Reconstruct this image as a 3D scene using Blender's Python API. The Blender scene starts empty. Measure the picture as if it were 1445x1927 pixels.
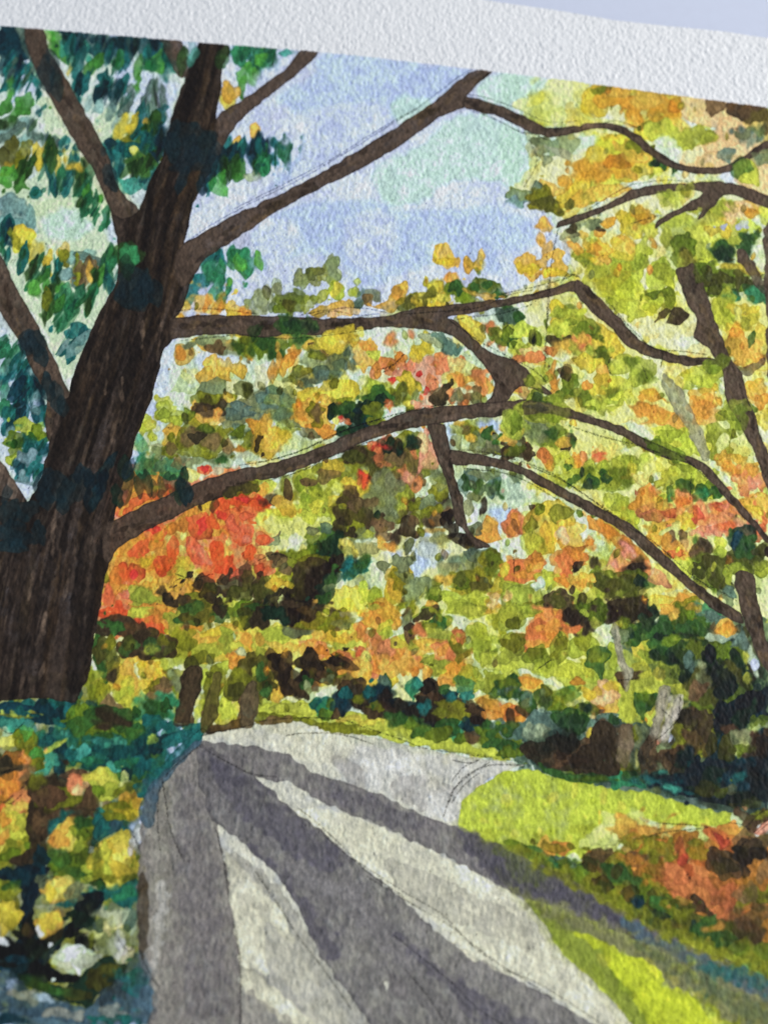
import bpy, math, random
import numpy as np
from mathutils import Matrix, Vector

random.seed(7)
rng = np.random.default_rng(11)
scene = bpy.context.scene

# ------------------------------------------------------------------ camera
W, H = 1445.0, 1927.0                    # proportions of the picture
TILT, ROLL, DIST, WIDE = math.radians(24), math.radians(4.0), 0.27, 0.150
cam_d = bpy.data.cameras.new('camera')
cam = bpy.data.objects.new('camera', cam_d)
scene.collection.objects.link(cam)
cam_d.sensor_fit = 'HORIZONTAL'
cam_d.sensor_width = 36
cam_d.lens = 36 * DIST / WIDE
cam_d.clip_start, cam_d.clip_end = 0.01, 50
CAMM = (Matrix.Translation((0, -DIST * math.sin(TILT), DIST * math.cos(TILT)))
        @ Matrix.Rotation(TILT, 4, 'X') @ Matrix.Rotation(ROLL, 4, 'Z'))
cam.matrix_world = CAMM
cam_d.dof.use_dof = True
cam_d.dof.focus_distance = DIST + 0.001
cam_d.dof.aperture_fstop = 17
scene.camera = cam

# ------------------------------------------------------------------ light: soft room light and a window low on the right
world = bpy.data.worlds.new('World')
scene.world = world
world.use_nodes = True
bgn = world.node_tree.nodes['Background']
bgn.inputs[0].default_value = (0.80, 0.88, 1.0, 1)
bgn.inputs[1].default_value = 0.46

def area(name, loc, target, sx, sy, power, col):
    d = bpy.data.lights.new(name, 'AREA')
    d.shape = 'RECTANGLE'; d.size = sx; d.size_y = sy; d.energy = power; d.color = col
    o = bpy.data.objects.new(name, d)
    scene.collection.objects.link(o)
    o.location = loc
    o.rotation_euler = (Vector(target) - Vector(loc)).to_track_quat('-Z', 'Y').to_euler()
    return o
area('window_light', (1.1, 0.40, 0.42), (0, 0, 0), 0.40, 0.30, 14.5, (1.0, 0.97, 0.93))

scene.view_settings.view_transform = 'Standard'
scene.view_settings.look = 'None'
scene.view_settings.exposure = 0.17
scene.view_settings.gamma = 1.0
scene.render.engine = 'CYCLES'
scene.cycles.max_bounces = 4

TOOTH, GAIN, TABLE = 0.000050, 1.40, (0.69, 0.735, 0.875)
# ---------------------------------------------------------------- pigments (colour of the dried paint on the paper)
PIG = dict(
 wht=(228,232,222), mnt=(203,222,190), crm=(222,216,168), lil=(192,201,230), sky=(174,191,227), msk=(184,213,192),
 ylg=(212,220,138), lim=(178,185,74), cht=(154,162,64), olv=(118,120,36), dol=(74,74,32), gol=(96,112,34),
 frs=(54,88,42), dep=(28,48,36), tdk=(20,52,60), tea=(36,98,94), tlt=(70,142,122), emr=(54,122,84), grs=(84,150,66),
 slg=(90,112,100), sag=(120,128,92), sgl=(160,168,138), bdk=(42,32,24), brn=(82,64,44), bmd=(108,88,60), umb=(58,48,34),
 org=(210,144,66), amb=(212,168,78), gld=(200,176,66), yel=(216,200,88), pyl=(224,214,120), ror=(210,104,62),
 cor=(220,134,94), pnk=(222,150,124), crs=(192,62,54), rst=(184,122,58), ter=(202,124,78), pch=(220,182,132),
 gsh=(122,117,113), gmd=(146,143,132), gdk=(82,79,88), bgr=(74,96,108), nvy=(18,34,42), rdb=(190,187,167), rdl=(209,205,178),
 rdg=(196,194,186), ltr=(84,72,56), slb=(120,150,146), sbl=(150,170,180), lwn=(176,189,70), lwd=(152,164,44), blk=(16,20,18),
 trk=(64,54,47), trl=(104,88,76), trd=(30,24,21), bch=(80,67,57), pgn=(196,214,170), prp=(84,80,98),
)
# tiles: origin x, y; every figure inside a tile is in 2.89ths of a unit from that origin. "+" = painted over the branches.
TILES = []
def T(x, y, s, k=2.89): TILES.append((x, y, k, s))

T(0,0,'''
pgn: 200,520 300,560 380,760 520,960 600,1156 100,1156 0,1020 0,940 200,960 250,700
pgn: 560,600 640,560 760,640 800,760 760,900 620,980 560,860 500,700
lil: 30,360 170,330 180,560 60,560
lil: 640,330 900,440 960,480 900,680 800,700 640,470
lil: 1290,340 1445,370 1445,700 1200,640 1180,580
tdk: 0,130 160,140 170,300 100,310 30,290 0,260
tdk 190 330 60 150 10 / 25 330 70 150 15 / 90 360 80 130 20
tea 60 340 60 150 25 / 110 400 40 170 28 / 150 400 34 150 25 / 90 470 40 130 20 / 205 480 46 140 8 / 30 420 30 120 20 / 230 590 40 60 40
slg 60 380 20 110 25 / 140 430 20 120 25
grs 35 570 70 110 20 / 125 570 80 150 25 / 80 610 60 110 20 / 60 450 30 90 10
frs 30 670 110 80 -10 / 100 690 60 90 30
slb 60 720 170 70 -25 / 130 760 110 60 -30
slg 60 715 140 30 -30 / 165 690 50 90 30 / 200 740 60 50 20 / 240 750 60 70 0 / 290 760 70 60 20
dol 50 830 110 140 5 / 20 860 80 120 5
olv 135 830 80 130 5 / 110 880 70 100 5
gld 205 850 66 140 5 / 260 810 90 60 0 / 310 880 50 160 8 / 50 915 60 70 10
frs 160 900 60 130 10 / 115 930 70 140 20
grs 40 960 90 110 20 / 110 990 60 90 20
tea 265 870 60 190 10 / 340 790 50 90 25 / 400 850 70 120 5 / 290 990 60 130 -5 / 370 970 70 180 8 / 200 1045 60 60 45
frs 280 850 70 170 8 / 460 910 80 160 -5 / 440 1000 80 150 -10
gld 400 895 66 50 0 / 350 850 30 60 0
emr 330 960 50 140 10 / 480 980 60 170 10 / 440 1040 60 130 10
grs 470 1080 60 130 10 / 530 1110 40 100 10
slb 80 1110 140 90 30 / 30 1110 90 90 30
grs 290 210 90 130 5 / 330 290 60 120 -20 / 260 180 60 60 0
tlt 345 240 40 120 0 / 470 280 50 120 0 / 940 330 70 130 -10
tdk 430 220 90 170 0 / 540 230 90 150 5 / 620 245 120 120 0 / 700 255 90 150 5 / 780 255 90 150 5 / 850 240 80 110 0 / 60 215 130 140 0 / 500 210 60 90 0 / 370 190 70 80 0
tea 430 330 90 140 10 / 590 290 70 110 10 / 680 320 60 110 10 / 820 310 90 120 -10 / 890 330 80 170 -20 / 900 260 60 120 -20 / 380 260 50 130 5 / 530 300 60 120 10
grs 510 350 80 130 30 / 750 360 60 120 5 / 745 460 40 100 10 / 850 350 100 90 -30 / 650 340 40 80 5
pyl 375 370 30 70 0
emr 640 330 50 100 10 / 820 350 80 60 -20
tea 550 460 70 150 15 / 420 480 70 140 10 / 590 470 40 110 10 / 660 470 60 130 20 / 460 450 50 120 20
tdk 545 500 60 120 10 / 630 500 70 140 25 / 430 460 50 110 10
slb 520 580 50 110 30 / 600 600 60 110 35 / 480 560 50 80 20 / 690 560 40 130 25 / 650 640 60 130 30
slg 700 540 60 150 25 / 790 540 50 160 10 / 840 530 60 180 0 / 880 560 60 180 -5 / 660 580 50 120 25
tea 770 640 60 160 15 / 860 640 80 140 10 / 740 720 70 120 20 / 600 810 90 110 0 / 840 760 110 120 20
gld 650 710 90 150 20 / 720 680 50 130 20 / 690 770 70 50 0
amb 795 660 46 120 0
frs 840 670 70 130 5 / 780 730 60 100 10
olv 680 770 60 60 0 / 720 850 60 90 15 / 840 850 70 90 15
tea 640 860 90 170 -10 / 620 950 70 120 -10 / 700 810 120 80 20 / 800 800 100 90 20 / 820 960 120 120 40 / 780 760 60 120 10
yel 745 860 70 80 10
frs 760 900 110 140 20 / 810 880 80 130 25 / 730 930 60 100 10
tlt 720 1010 100 70 -30 / 650 1000 60 60 0
tdk 870 740 60 130 10 / 890 800 80 120 10 / 600 780 50 50 0
+frs 990 330 60 160 5
+tdk 250 400 90 200 -15 / 310 460 80 170 -20 / 290 330 60 140 -20 / 600 960 80 160 -15 / 560 820 40 60 0 / 930 720 80 150 15 / 920 780 60 130 10
+slg 700 250 14 120 5 / 735 255 12 120 5 / 570 230 10 100 5
+slb 1045 260 50 130 -5
+tlt 1050 300 40 110 10
+tdk 1060 770 190 180 0 / 1000 820 140 160 5 / 1120 800 120 180 -10 / 1050 870 170 130 0 / 1170 860 100 170 0 / 1130 920 90 170 5 / 990 980 60 150 5 / 940 800 80 180 10 / 1100 1010 50 120 5
+frs 1210 310 80 130 10
tlt 1290 260 80 110 0 / 1350 270 90 90 0 / 1420 290 70 90 0
emr 1320 290 80 110 0 / 1370 350 60 120 10 / 1290 300 60 100 0 / 1420 330 60 60 0
grs 1340 400 90 100 20 / 1320 470 50 110 5 / 1430 310 50 110 0
gld 1240 530 100 140 0
amb 1250 500 90 90 5 / 1380 710 60 80 20 / 1290 770 50 60 20
tea 1240 830 90 130 10 / 1300 830 80 150 10 / 1190 900 90 140 0 / 1410 870 80 130 10 / 1135 990 60 130 0
tdk 1370 820 80 130 20 / 1400 780 70 120 0 / 1260 830 60 110 10 / 1220 870 70 130 0 / 1440 830 60 150 0 / 1290 860 60 90 0
frs 1270 910 80 130 10 / 1220 920 70 120 5 / 1420 900 70 90 5
grs 1190 1000 90 100 10 / 1300 930 80 110 10 / 1430 900 50 70 0
sgl 1380 960 70 60 0
''')
T(480,0,'''
emr 40 300 80 100 0 / 110 310 60 110 0 / 20 370 60 90 0 / 70 350 60 60 0
grs 30 320 60 60 0 / 0 400 40 60 0
tlt 180 280 60 40 20
lil: 160,330 60,440 0,450 0,400 60,380 130,350
tdk 25 830 70 130 -20
emr 55 870 80 130 10 / 165 830 66 150 0 / 252 828 50 150 0 / 40 900 70 90 0
tea 100 810 26 140 0 / 20 790 50 100 0
sky: 360,290 700,310 1100,370 1150,400 1000,520 820,620 600,760 300,920 60,1030 330,700 200,600 120,520 300,420
lil: 300,600 700,560 720,700 560,820 380,900 200,1000 250,800
msk: 1350,380 1445,400 1445,600 1250,540 1200,480
msk: 740,540 860,520 960,560 900,620 780,660 740,600
msk: 1080,630 1300,640 1445,740 1445,980 1380,1000 1200,980 1040,1000 900,1100 720,1120 640,960 700,880 900,780
lil: 1130,1000 1370,1000 1400,1100 1300,1156 900,1156 1000,1080
''')
T(945,0,'''
msk: 0,400 180,420 240,440 180,500 80,540 0,560
msk: 0,680 250,760 420,700 540,700 500,760 400,840 240,880 150,960 60,1030 0,960
ylg: 250,430 440,450 430,560 520,640 680,650 640,680 400,660 240,680 100,600 60,560 180,510
ylg: 200,880 400,860 560,720 700,700 820,830 960,930 1100,960 700,980 600,1040 400,1140 250,1130 100,1040 70,1000
mnt: 400,700 530,690 500,780 440,800 380,840 240,860 300,780
mnt: 700,660 880,740 980,860 960,880 860,790 760,740
crm: 560,560 640,560 660,640 580,640
crm: 130,960 240,860 420,840 460,900 340,1000 260,1100 130,1050
pch: 960,520 1445,590 1445,1060 1300,1010 1180,960 980,890 960,830 1100,760 1150,700 980,640
crm: 1000,760 1100,820 1000,880 970,840
pch: 1110,820 1250,800 1350,700 1300,620 1180,640 1120,740
crm: 600,1080 850,1030 860,1156 560,1156
gld: 440,470 500,460 620,470 800,490 950,510 975,560 960,640 900,680 840,740 740,740 680,660 660,600 600,560 580,620 480,630 430,590 430,520
gld 480 590 100 80 0 / 560 500 120 80 10
rst 560 530 110 120 0 / 650 510 90 110 10 / 720 620 100 100 20 / 700 560 110 80 30 / 860 560 140 70 10 / 830 640 90 90 10 / 920 620 90 70 20 / 940 570 70 80 0
amb 620 490 120 60 0 / 790 540 160 100 0 / 700 660 80 60 10 / 960 660 80 60 20
olv 520 490 60 40 0 / 800 680 80 50 0
lim: 780,680 900,640 960,700 1100,700 1150,730 1100,780 1000,810 940,800 900,760 800,750
cht 1000 750 90 90 0 / 1080 730 120 70 0 / 970 790 90 40 0 / 1120 750 70 60 0
mnt: 820,760 900,740 960,790 975,860 920,870 860,810
gld: 480,800 560,730 680,720 780,780 860,860 900,930 780,960 600,1000 500,1100 330,1130 300,1050 380,990
lim 620 800 180 90 20 / 720 760 120 70 20 / 850 930 50 50 0 / 560 1010 160 70 -20 / 460 1080 150 50 -20
org 450 920 130 100 10 / 540 930 110 110 0 / 340 990 60 80 10 / 640 900 140 100 10 / 400 890 80 50 10
rst 640 880 110 60 20 / 580 880 60 50 0 / 480 940 90 50 0
amb 500 1060 260 80 -20 / 700 830 140 80 20 / 680 940 70 60 10 / 270 1020 120 60 30
olv 720 790 110 50 20 / 700 800 60 40 0
sag 200 800 90 110 30 / 330 790 150 110 -20 / 240 870 40 50 10
sgl 330 830 100 50 10 / 160 820 50 60 0
slg 120 1060 130 70 10 / 80 1100 80 60 0 / 180 1020 60 90 0 / 60 1060 50 60 10
olv 200 1080 110 100 10 / 260 1110 120 80 20 / 230 1040 80 60 10
dol 250 1120 120 50 20 / 355 1105 50 40 0 / 210 1100 60 50 0
frs 840 880 70 50 20 / 880 910 30 60 0 / 930 920 30 40 0
dep 830 880 40 40 0
bmd: 1110,535 1210,550 1200,600 1140,625 1110,590
umb: 1215,550 1300,565 1445,590 1445,690 1420,650 1340,665 1290,640 1220,600
brn 1250 570 80 60 0 / 1330 620 110 70 10 / 1410 610 70 90 0 / 1440 670 50 100 0 / 1370 590 70 50 0
slg 1250 710 26 36 10 / 1320 730 80 80 0 / 1340 750 50 70 0 / 1400 720 50 70 10
sag 1310 740 60 50 0 / 1400 740 40 40 0
slg 1200 840 60 60 0 / 1225 830 60 60 0 / 1420 860 80 70 0
+sag 1400 850 100 60 0 / 1240 850 50 50 0
mnt: 1020,920 1100,960 1250,930 1250,1000 1180,1000 1100,980 960,990 900,950
lil: 1180,950 1255,930 1250,990 1190,980
+lim: 1260,890 1330,860 1400,920 1400,1000 1340,1000 1260,960
+frs 1300 890 90 90 20 / 1270 930 50 80 0
cht 1330 940 120 60 0
+cht 1000 1035 80 80 0 / 930 1090 90 70 20 / 870 1070 60 60 0
+olv 1000 1040 50 60 0
+lim 960 1100 60 50 0
lim 1190 1140 160 90 0 / 1020 1140 60 40 0 / 1430 1130 80 90 0
pch 1340 1110 160 70 10 / 1290 1130 90 60 0
amb 1340 1120 90 50 10 / 750 1150 60 30 0
''')
T(0,380,'''
pgn: 200,0 560,0 620,150 640,240 560,420 600,480 500,700 400,920 340,960 260,740 100,500 0,270 0,150 200,200
msk: 250,60 420,40 500,140 420,200 250,180
lil: 560,60 620,120 620,210 590,200
lil: 0,700 60,800 130,960 120,1156 0,1156
slb 80 60 140 130 20 / 150 130 90 150 0 / 60 130 120 120 0 / 170 80 60 120 0
tea 40 130 90 120 20 / 20 170 60 130 0
tdk 60 170 60 130 0 / 80 210 50 80 0
gld 120 190 110 120 -30 / 180 260 90 110 -20 / 245 320 60 90 -10 / 250 310 60 70 0
amb 345 260 60 90 0 / 385 430 26 40 0
olv 80 200 50 110 -10 / 350 310 60 90 -10 / 130 250 50 50 0
tea 120 310 56 150 8 / 40 300 30 90 0 / 310 380 50 170 5
emr 115 290 40 110 8 / 180 380 70 170 15 / 250 390 40 90 25 / 10 240 40 100 0
frs 170 360 60 130 15 / 300 440 60 110 5
grs 190 450 70 80 25 / 250 440 50 70 10 / 330 490 60 130 15 / 240 400 50 80 20
frs 265 550 60 180 0 / 260 480 40 60 0
olv 250 520 50 110 0
slb 360 390 80 60 0 / 400 300 80 60 -20 / 480 310 110 80 10 / 510 360 50 80 -20
slg 410 380 50 130 0 / 460 290 80 40 20 / 520 330 50 60 0
olv 430 360 70 130 0 / 350 290 60 80 0 / 420 410 50 70 0
bmd 470 380 80 150 0 / 480 350 80 100 0 / 450 440 50 100 0
amb 490 380 50 110 0
frs 515 440 50 150 10 / 520 400 50 60 0
emr 340 520 80 150 15 / 420 520 70 150 30 / 500 500 60 110 20 / 490 560 50 120 15 / 330 600 50 60 0 / 360 600 110 150 30
grs 320 560 60 90 15 / 470 300 0 0 0 / 580 330 90 160 20 / 560 390 60 110 15
emr 340 650 60 110 30 / 600 300 80 130 10 / 380 570 60 130 25 / 590 420 60 130 5
tea 595 440 50 150 0 / 350 760 40 170 28 / 430 730 100 130 35 / 390 800 70 130 10
slb 430 770 90 160 30 / 340 790 30 100 28
frs 480 560 30 90 15
emr 460 20 60 120 8 / 520 30 40 150 15 / 570 80 50 120 10
frs 440 0 40 60 0
emr 20 800 80 90 20 / 60 850 70 170 30 / 30 1030 90 100 20 / 10 760 50 60 10
tea 90 870 60 180 35 / 130 900 60 150 20 / 40 950 50 120 40 / 200 1010 90 160 -15 / 120 1000 100 180 20 / 80 1130 100 70 0 / 150 1040 40 150 10
tdk 100 1010 70 130 20 / 230 1120 60 100 -10 / 200 980 50 120 -20 / 110 1120 50 60 20
slb 200 930 60 60 -20 / 20 930 50 140 30 / 190 1070 50 80 0
+frs 700 270 130 110 10 / 690 320 90 130 0 / 670 260 60 90 0
+emr 700 300 90 160 0 / 600 330 60 90 0
+tdk 730 470 160 190 0 / 690 440 110 150 0 / 770 500 110 170 0 / 740 540 110 110 0 / 845 495 80 150 0 / 660 480 60 110 0 / 790 450 80 100 10
+dep 690 350 70 150 0
+tdk 180 770 120 130 0 / 150 760 100 90 20 / 220 830 80 130 -15 / 310 1060 80 180 -10 / 260 1010 70 170 0 / 340 1110 60 120 0
tea 1140 330 80 120 30 / 1170 290 60 70 20 / 1070 440 90 160 35 / 1030 520 70 100 40 / 1200 400 40 160 -5
emr 1150 370 90 110 20 / 1190 400 70 150 0 / 1180 490 70 100 0 / 1215 350 30 90 -10 / 1240 460 40 100 -5 / 1270 310 80 160 0 / 1310 300 90 110 -10 / 1340 350 80 130 0 / 1410 320 70 110 -25
grs 1250 430 30 50 0 / 1300 330 60 80 0 / 1190 530 40 60 0
amb 1100 540 100 120 10 / 1190 570 70 100 0 / 990 590 60 100 10 / 1290 590 110 90 0 / 1265 550 50 60 0 / 980 640 50 40 0
org 1120 540 60 90 0 / 1200 570 40 60 0 / 1330 600 40 50 0
sag 1420 520 80 100 10 / 1440 480 40 90 0
sgl 1380 550 90 80 0 / 1400 590 80 30 0
mnt: 930,760 1120,720 1300,740 1445,830 1445,1156 820,1156 850,1000 870,880
crm: 1150,1000 1290,960 1445,1040 1445,1156 1200,1156
lil: 960,760 930,860 900,1050 830,1100 880,850
lil: 1050,860 1120,820 1240,830 1330,850 1200,860 1100,900
amb: 950,790 1000,760 1060,820 1040,860 990,890 950,860
amb: 1060,740 1260,740 1280,800 1200,800 1100,800 1060,770
gld 1090 750 70 40 0
org 1350 800 70 100 -10 / 980 820 50 60 0
amb 1160 910 90 110 20 / 1120 950 80 90 10 / 1220 890 70 100 10 / 1210 940 80 60 10 / 1300 910 70 90 -25 / 1190 970 60 60 0
sag 1170 770 170 80 10 / 1250 790 100 60 0 / 1020 785 50 36 -10
bmd 1180 780 100 50 0
gol 1320 790 90 80 -20 / 1380 800 120 130 0 / 1430 760 80 110 0 / 1360 750 80 60 0
frs 1390 790 90 90 0 / 1300 790 60 60 0 / 1390 700 50 70 0
+frs 1380 700 50 70 0
sag 1150 1030 130 130 0 / 1330 1030 110 70 10 / 1420 1050 90 80 0 / 1370 1120 170 80 0
olv 1150 1090 170 110 0 / 1220 1110 90 90 0
dol 1130 1110 100 90 0 / 1340 1020 50 50 0 / 1430 1030 50 60 0 / 1220 1080 50 60 0
amb 1240 1070 50 90 -20 / 1060 1120 60 60 0
lim 890 1120 90 90 0 / 930 1130 50 50 0
''')
T(480,380,'''
sky: 260,0 700,0 760,40 1060,40 1350,20 1400,160 1445,300 1330,400 1100,320 900,360 760,400 600,460 480,420 300,280 120,330 20,260 0,150
lil: 500,100 740,60 760,260 640,380 520,330
lil: 0,140 160,70 250,200 100,360 0,420
lil: 60,420 200,300 400,280 540,420 500,560 300,560 0,560
mnt: 600,690 800,690 960,720 1100,780 1260,900 1280,1040 1200,1090 850,1110 740,1120 600,1040 540,900 500,800 560,740
mnt: 1300,560 1445,560 1445,880 1250,780 1210,640
mnt: 0,800 200,740 340,740 440,900 500,1010 340,1000 200,1020 0,1050
crm: 0,880 120,960 240,980 230,1080 100,1050 0,1010
crm: 560,960 640,900 760,900 740,990 600,1030
grs 20 320 50 100 -25
sgl 410 365 90 130 0 / 318 395 80 90 0 / 245 410 70 90 0 / 120 460 60 100 -20 / 250 450 60 50 0 / 330 430 60 50 0 / 30 540 80 90 0 / 70 500 60 110 -10
sag 412 370 80 110 0 / 315 390 60 70 0 / 130 480 50 80 -20 / 180 540 120 110 0 / 60 490 50 80 -20 / 90 570 40 60 0
gol 200 540 140 100 10 / 240 520 70 80 0 / 150 570 60 60 0
dol 190 560 70 60 0
lim 285 550 70 100 10 / 445 480 80 90 20 / 360 510 60 90 35 / 550 460 60 90 15 / 320 530 50 70 30
yel 440 480 40 50 20
cht 540 490 60 60 10
slg 560 530 50 90 0 / 620 500 60 60 0 / 660 510 50 70 0 / 555 560 40 40 0
bmd 625 540 60 50 20
amb: 280,610 330,570 440,545 530,530 540,590 500,610 400,625
pch 480 590 110 50 0
amb: 600,540 640,560 700,550 740,480 800,430 832,450 820,520 780,560 740,610 690,590 620,570
org 770 490 80 60 40
olv 840 545 110 70 0 / 860 520 60 60 0
dol 850 540 70 60 0 / 800 570 40 30 0
amb 1030 285 96 120 0 / 1105 310 44 80 0 / 1155 340 56 100 -10 / 1220 310 60 120 0 / 1440 350 30 70 0
gld 1030 330 80 40 0 / 1225 340 40 60 0
gld 930 430 26 56 0
org 1000 460 40 50 0 / 1065 410 60 70 20 / 930 430 16 40 0
gld 990 500 90 130 0 / 910 530 80 90 0 / 1020 530 60 80 0 / 960 560 120 40 0
yel 990 450 60 50 0 / 1010 520 50 50 0
dol 958 490 56 54 0 / 918 525 40 50 0
gol 1100 470 110 90 0 / 1150 510 90 70 0 / 1240 460 120 90 0 / 1310 480 80 60 20 / 1160 535 70 40 0 / 1190 450 60 60 0
frs 1090 460 60 60 0 / 1260 440 60 50 0 / 1200 470 40 40 0 / 1320 500 50 50 0
amb 1240 505 150 40 10
+frs 180 660 100 100 0 / 270 670 110 80 0 / 200 690 110 60 0 / 150 640 40 50 0
+dep 220 670 90 60 0 / 310 690 50 50 0
gol 40 760 100 140 10 / 100 780 110 130 -10 / 240 740 110 110 0 / 150 800 50 130 0 / 30 800 60 80 0
frs 60 760 90 90 0 / 250 740 70 60 0 / 110 810 70 100 -10
amb 180 730 90 30 0 / 200 850 60 140 10 / 300 780 60 50 0 / 120 790 30 60 0
org 95 920 60 120 -10 / 150 910 46 90 -5 / 180 860 70 110 20 / 130 860 40 90 0 / 210 820 50 60 0
+gld 440 750 220 110 -10 / 490 720 120 70 0
amb 420 790 110 120 0 / 560 810 90 90 0 / 590 850 90 110 0 / 660 890 60 100 0 / 500 730 80 50 0 / 620 790 60 50 0
org 590 770 100 50 25 / 610 790 50 50 20
gld 430 830 70 60 0
lim 655 825 56 60 0 / 655 850 40 30 0
ter 735 750 60 80 0 / 845 715 36 60 -15
org 735 740 40 40 0
bmd 340 820 100 80 20 / 720 880 50 60 0
sag 310 840 100 90 0 / 380 910 170 110 0 / 460 880 90 130 0 / 330 930 90 90 0 / 530 870 50 110 -10 / 500 820 60 60 0 / 240 950 110 100 0
slg 350 930 110 80 0 / 460 900 70 90 0 / 530 880 30 70 0 / 270 990 60 60 0 / 500 810 40 50 0 / 420 930 80 40 0
olv 230 920 90 60 -30 / 340 830 70 50 20 / 425 975 60 60 0
ter 700 870 100 50 -20 / 650 920 60 90 0 / 740 900 60 80 0 / 790 860 60 100 0 / 840 880 50 90 0
org 660 910 50 90 0 / 740 890 40 60 0 / 790 850 50 60 10
pnk 930 880 120 100 0 / 900 940 80 80 10 / 960 950 70 60 0 / 860 920 60 60 0 / 1010 960 60 60 0 / 930 1080 70 70 0 / 780 930 50 50 0
ter 1020 870 90 110 0 / 960 980 60 110 0 / 1060 900 110 90 0 / 1000 900 60 60 0 / 1110 870 50 70 0
cor 1040 880 80 80 0 / 960 1000 50 80 0 / 845 890 40 60 0
ylg 1120 910 130 120 0 / 1060 960 90 60 0
yel 935 790 70 110 -10 / 880 830 70 80 -20 / 930 740 40 50 0
gld 940 770 50 70 -10 / 890 830 50 50 -20 / 860 810 30 40 0
sgl 970 740 90 60 20 / 1010 760 80 60 0
slg 1060 790 80 80 0 / 1100 800 40 60 0 / 1010 730 60 40 30
amb 1210 950 60 80 0 / 1100 970 120 70 -20 / 1260 1000 60 90 0
ter 1210 950 50 60 0 / 1230 1010 60 60 0 / 1275 970 30 50 0 / 1060 1040 40 100 0 / 1150 1040 40 90 10 / 1120 960 70 40 0
crs 745 970 40 40 0 / 932 1025 34 40 0 / 890 930 30 30 0
olv 830 990 110 100 0 / 790 1010 70 60 0 / 850 1050 90 120 0 / 760 1050 70 90 0
gld 820 950 100 60 0 / 860 1010 60 80 0
dol 800 1030 60 100 -10 / 770 1070 60 60 0
umb 1000 1055 100 80 -25
bmd 1000 1040 70 60 -20 / 1195 1050 60 80 0 / 1100 1050 60 70 0
sag 870 1070 60 80 20 / 1100 1050 50 60 0 / 1200 1060 50 60 0
lim 640 1010 90 80 20 / 590 1040 70 70 0 / 720 1010 40 50 0
cht 650 1030 60 60 0 / 700 1000 40 50 0
frs 690 1060 80 90 20 / 620 1080 90 60 0 / 510 1090 70 80 0 / 540 1080 70 60 0
dep 690 1070 60 60 0 / 500 1110 60 60 0 / 590 1120 80 60 0 / 650 1120 60 50 0 / 420 1120 60 80 0
gld: 230,1040 340,990 350,1080 300,1110 240,1100
gld: 370,970 460,960 550,980 560,1040 480,1080 400,1100 340,1070
yel 450 1000 110 60 0 / 500 1030 80 80 0 / 290 1050 80 60 0 / 420 1040 110 50 0
olv 425 985 50 50 0 / 480 1080 60 40 0
amb 290 1120 150 90 10 / 390 1100 60 80 0 / 330 1080 60 60 0
olv 310 1135 80 50 0 / 560 1140 70 40 0
org 455 1110 40 40 0 / 470 1150 30 30 0
ror 730 1100 40 40 0 / 720 1080 30 20 0 / 900 1060 20 30 0
sag 60 1060 120 110 0 / 170 1060 100 120 0 / 30 1100 90 100 0 / 160 1120 100 70 0
slg 60 1080 80 60 0 / 170 1090 70 80 0 / 90 1020 60 40 0 / 20 1060 50 60 0
gld: 1110,610 1180,620 1250,700 1240,760 1200,800 1160,720 1120,680
yel 1160 650 60 60 20 / 1210 720 50 70 -20
slg 1390 620 110 80 10 / 1400 660 70 40 0 / 1350 600 60 40 0
frs 1420 610 50 50 0
ter 1280 690 60 90 -10 / 1300 750 50 60 -20 / 1330 780 40 40 0
dol 1330 730 90 80 10 / 1390 750 60 60 0 / 1236 685 20 36 0
gol 1350 740 110 70 20 / 1290 710 50 60 0
lim 1420 760 60 110 0 / 1430 690 50 80 0
cht 1410 790 50 60 0
amb 1430 850 50 40 0 / 1420 1010 60 40 0
''')
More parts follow.
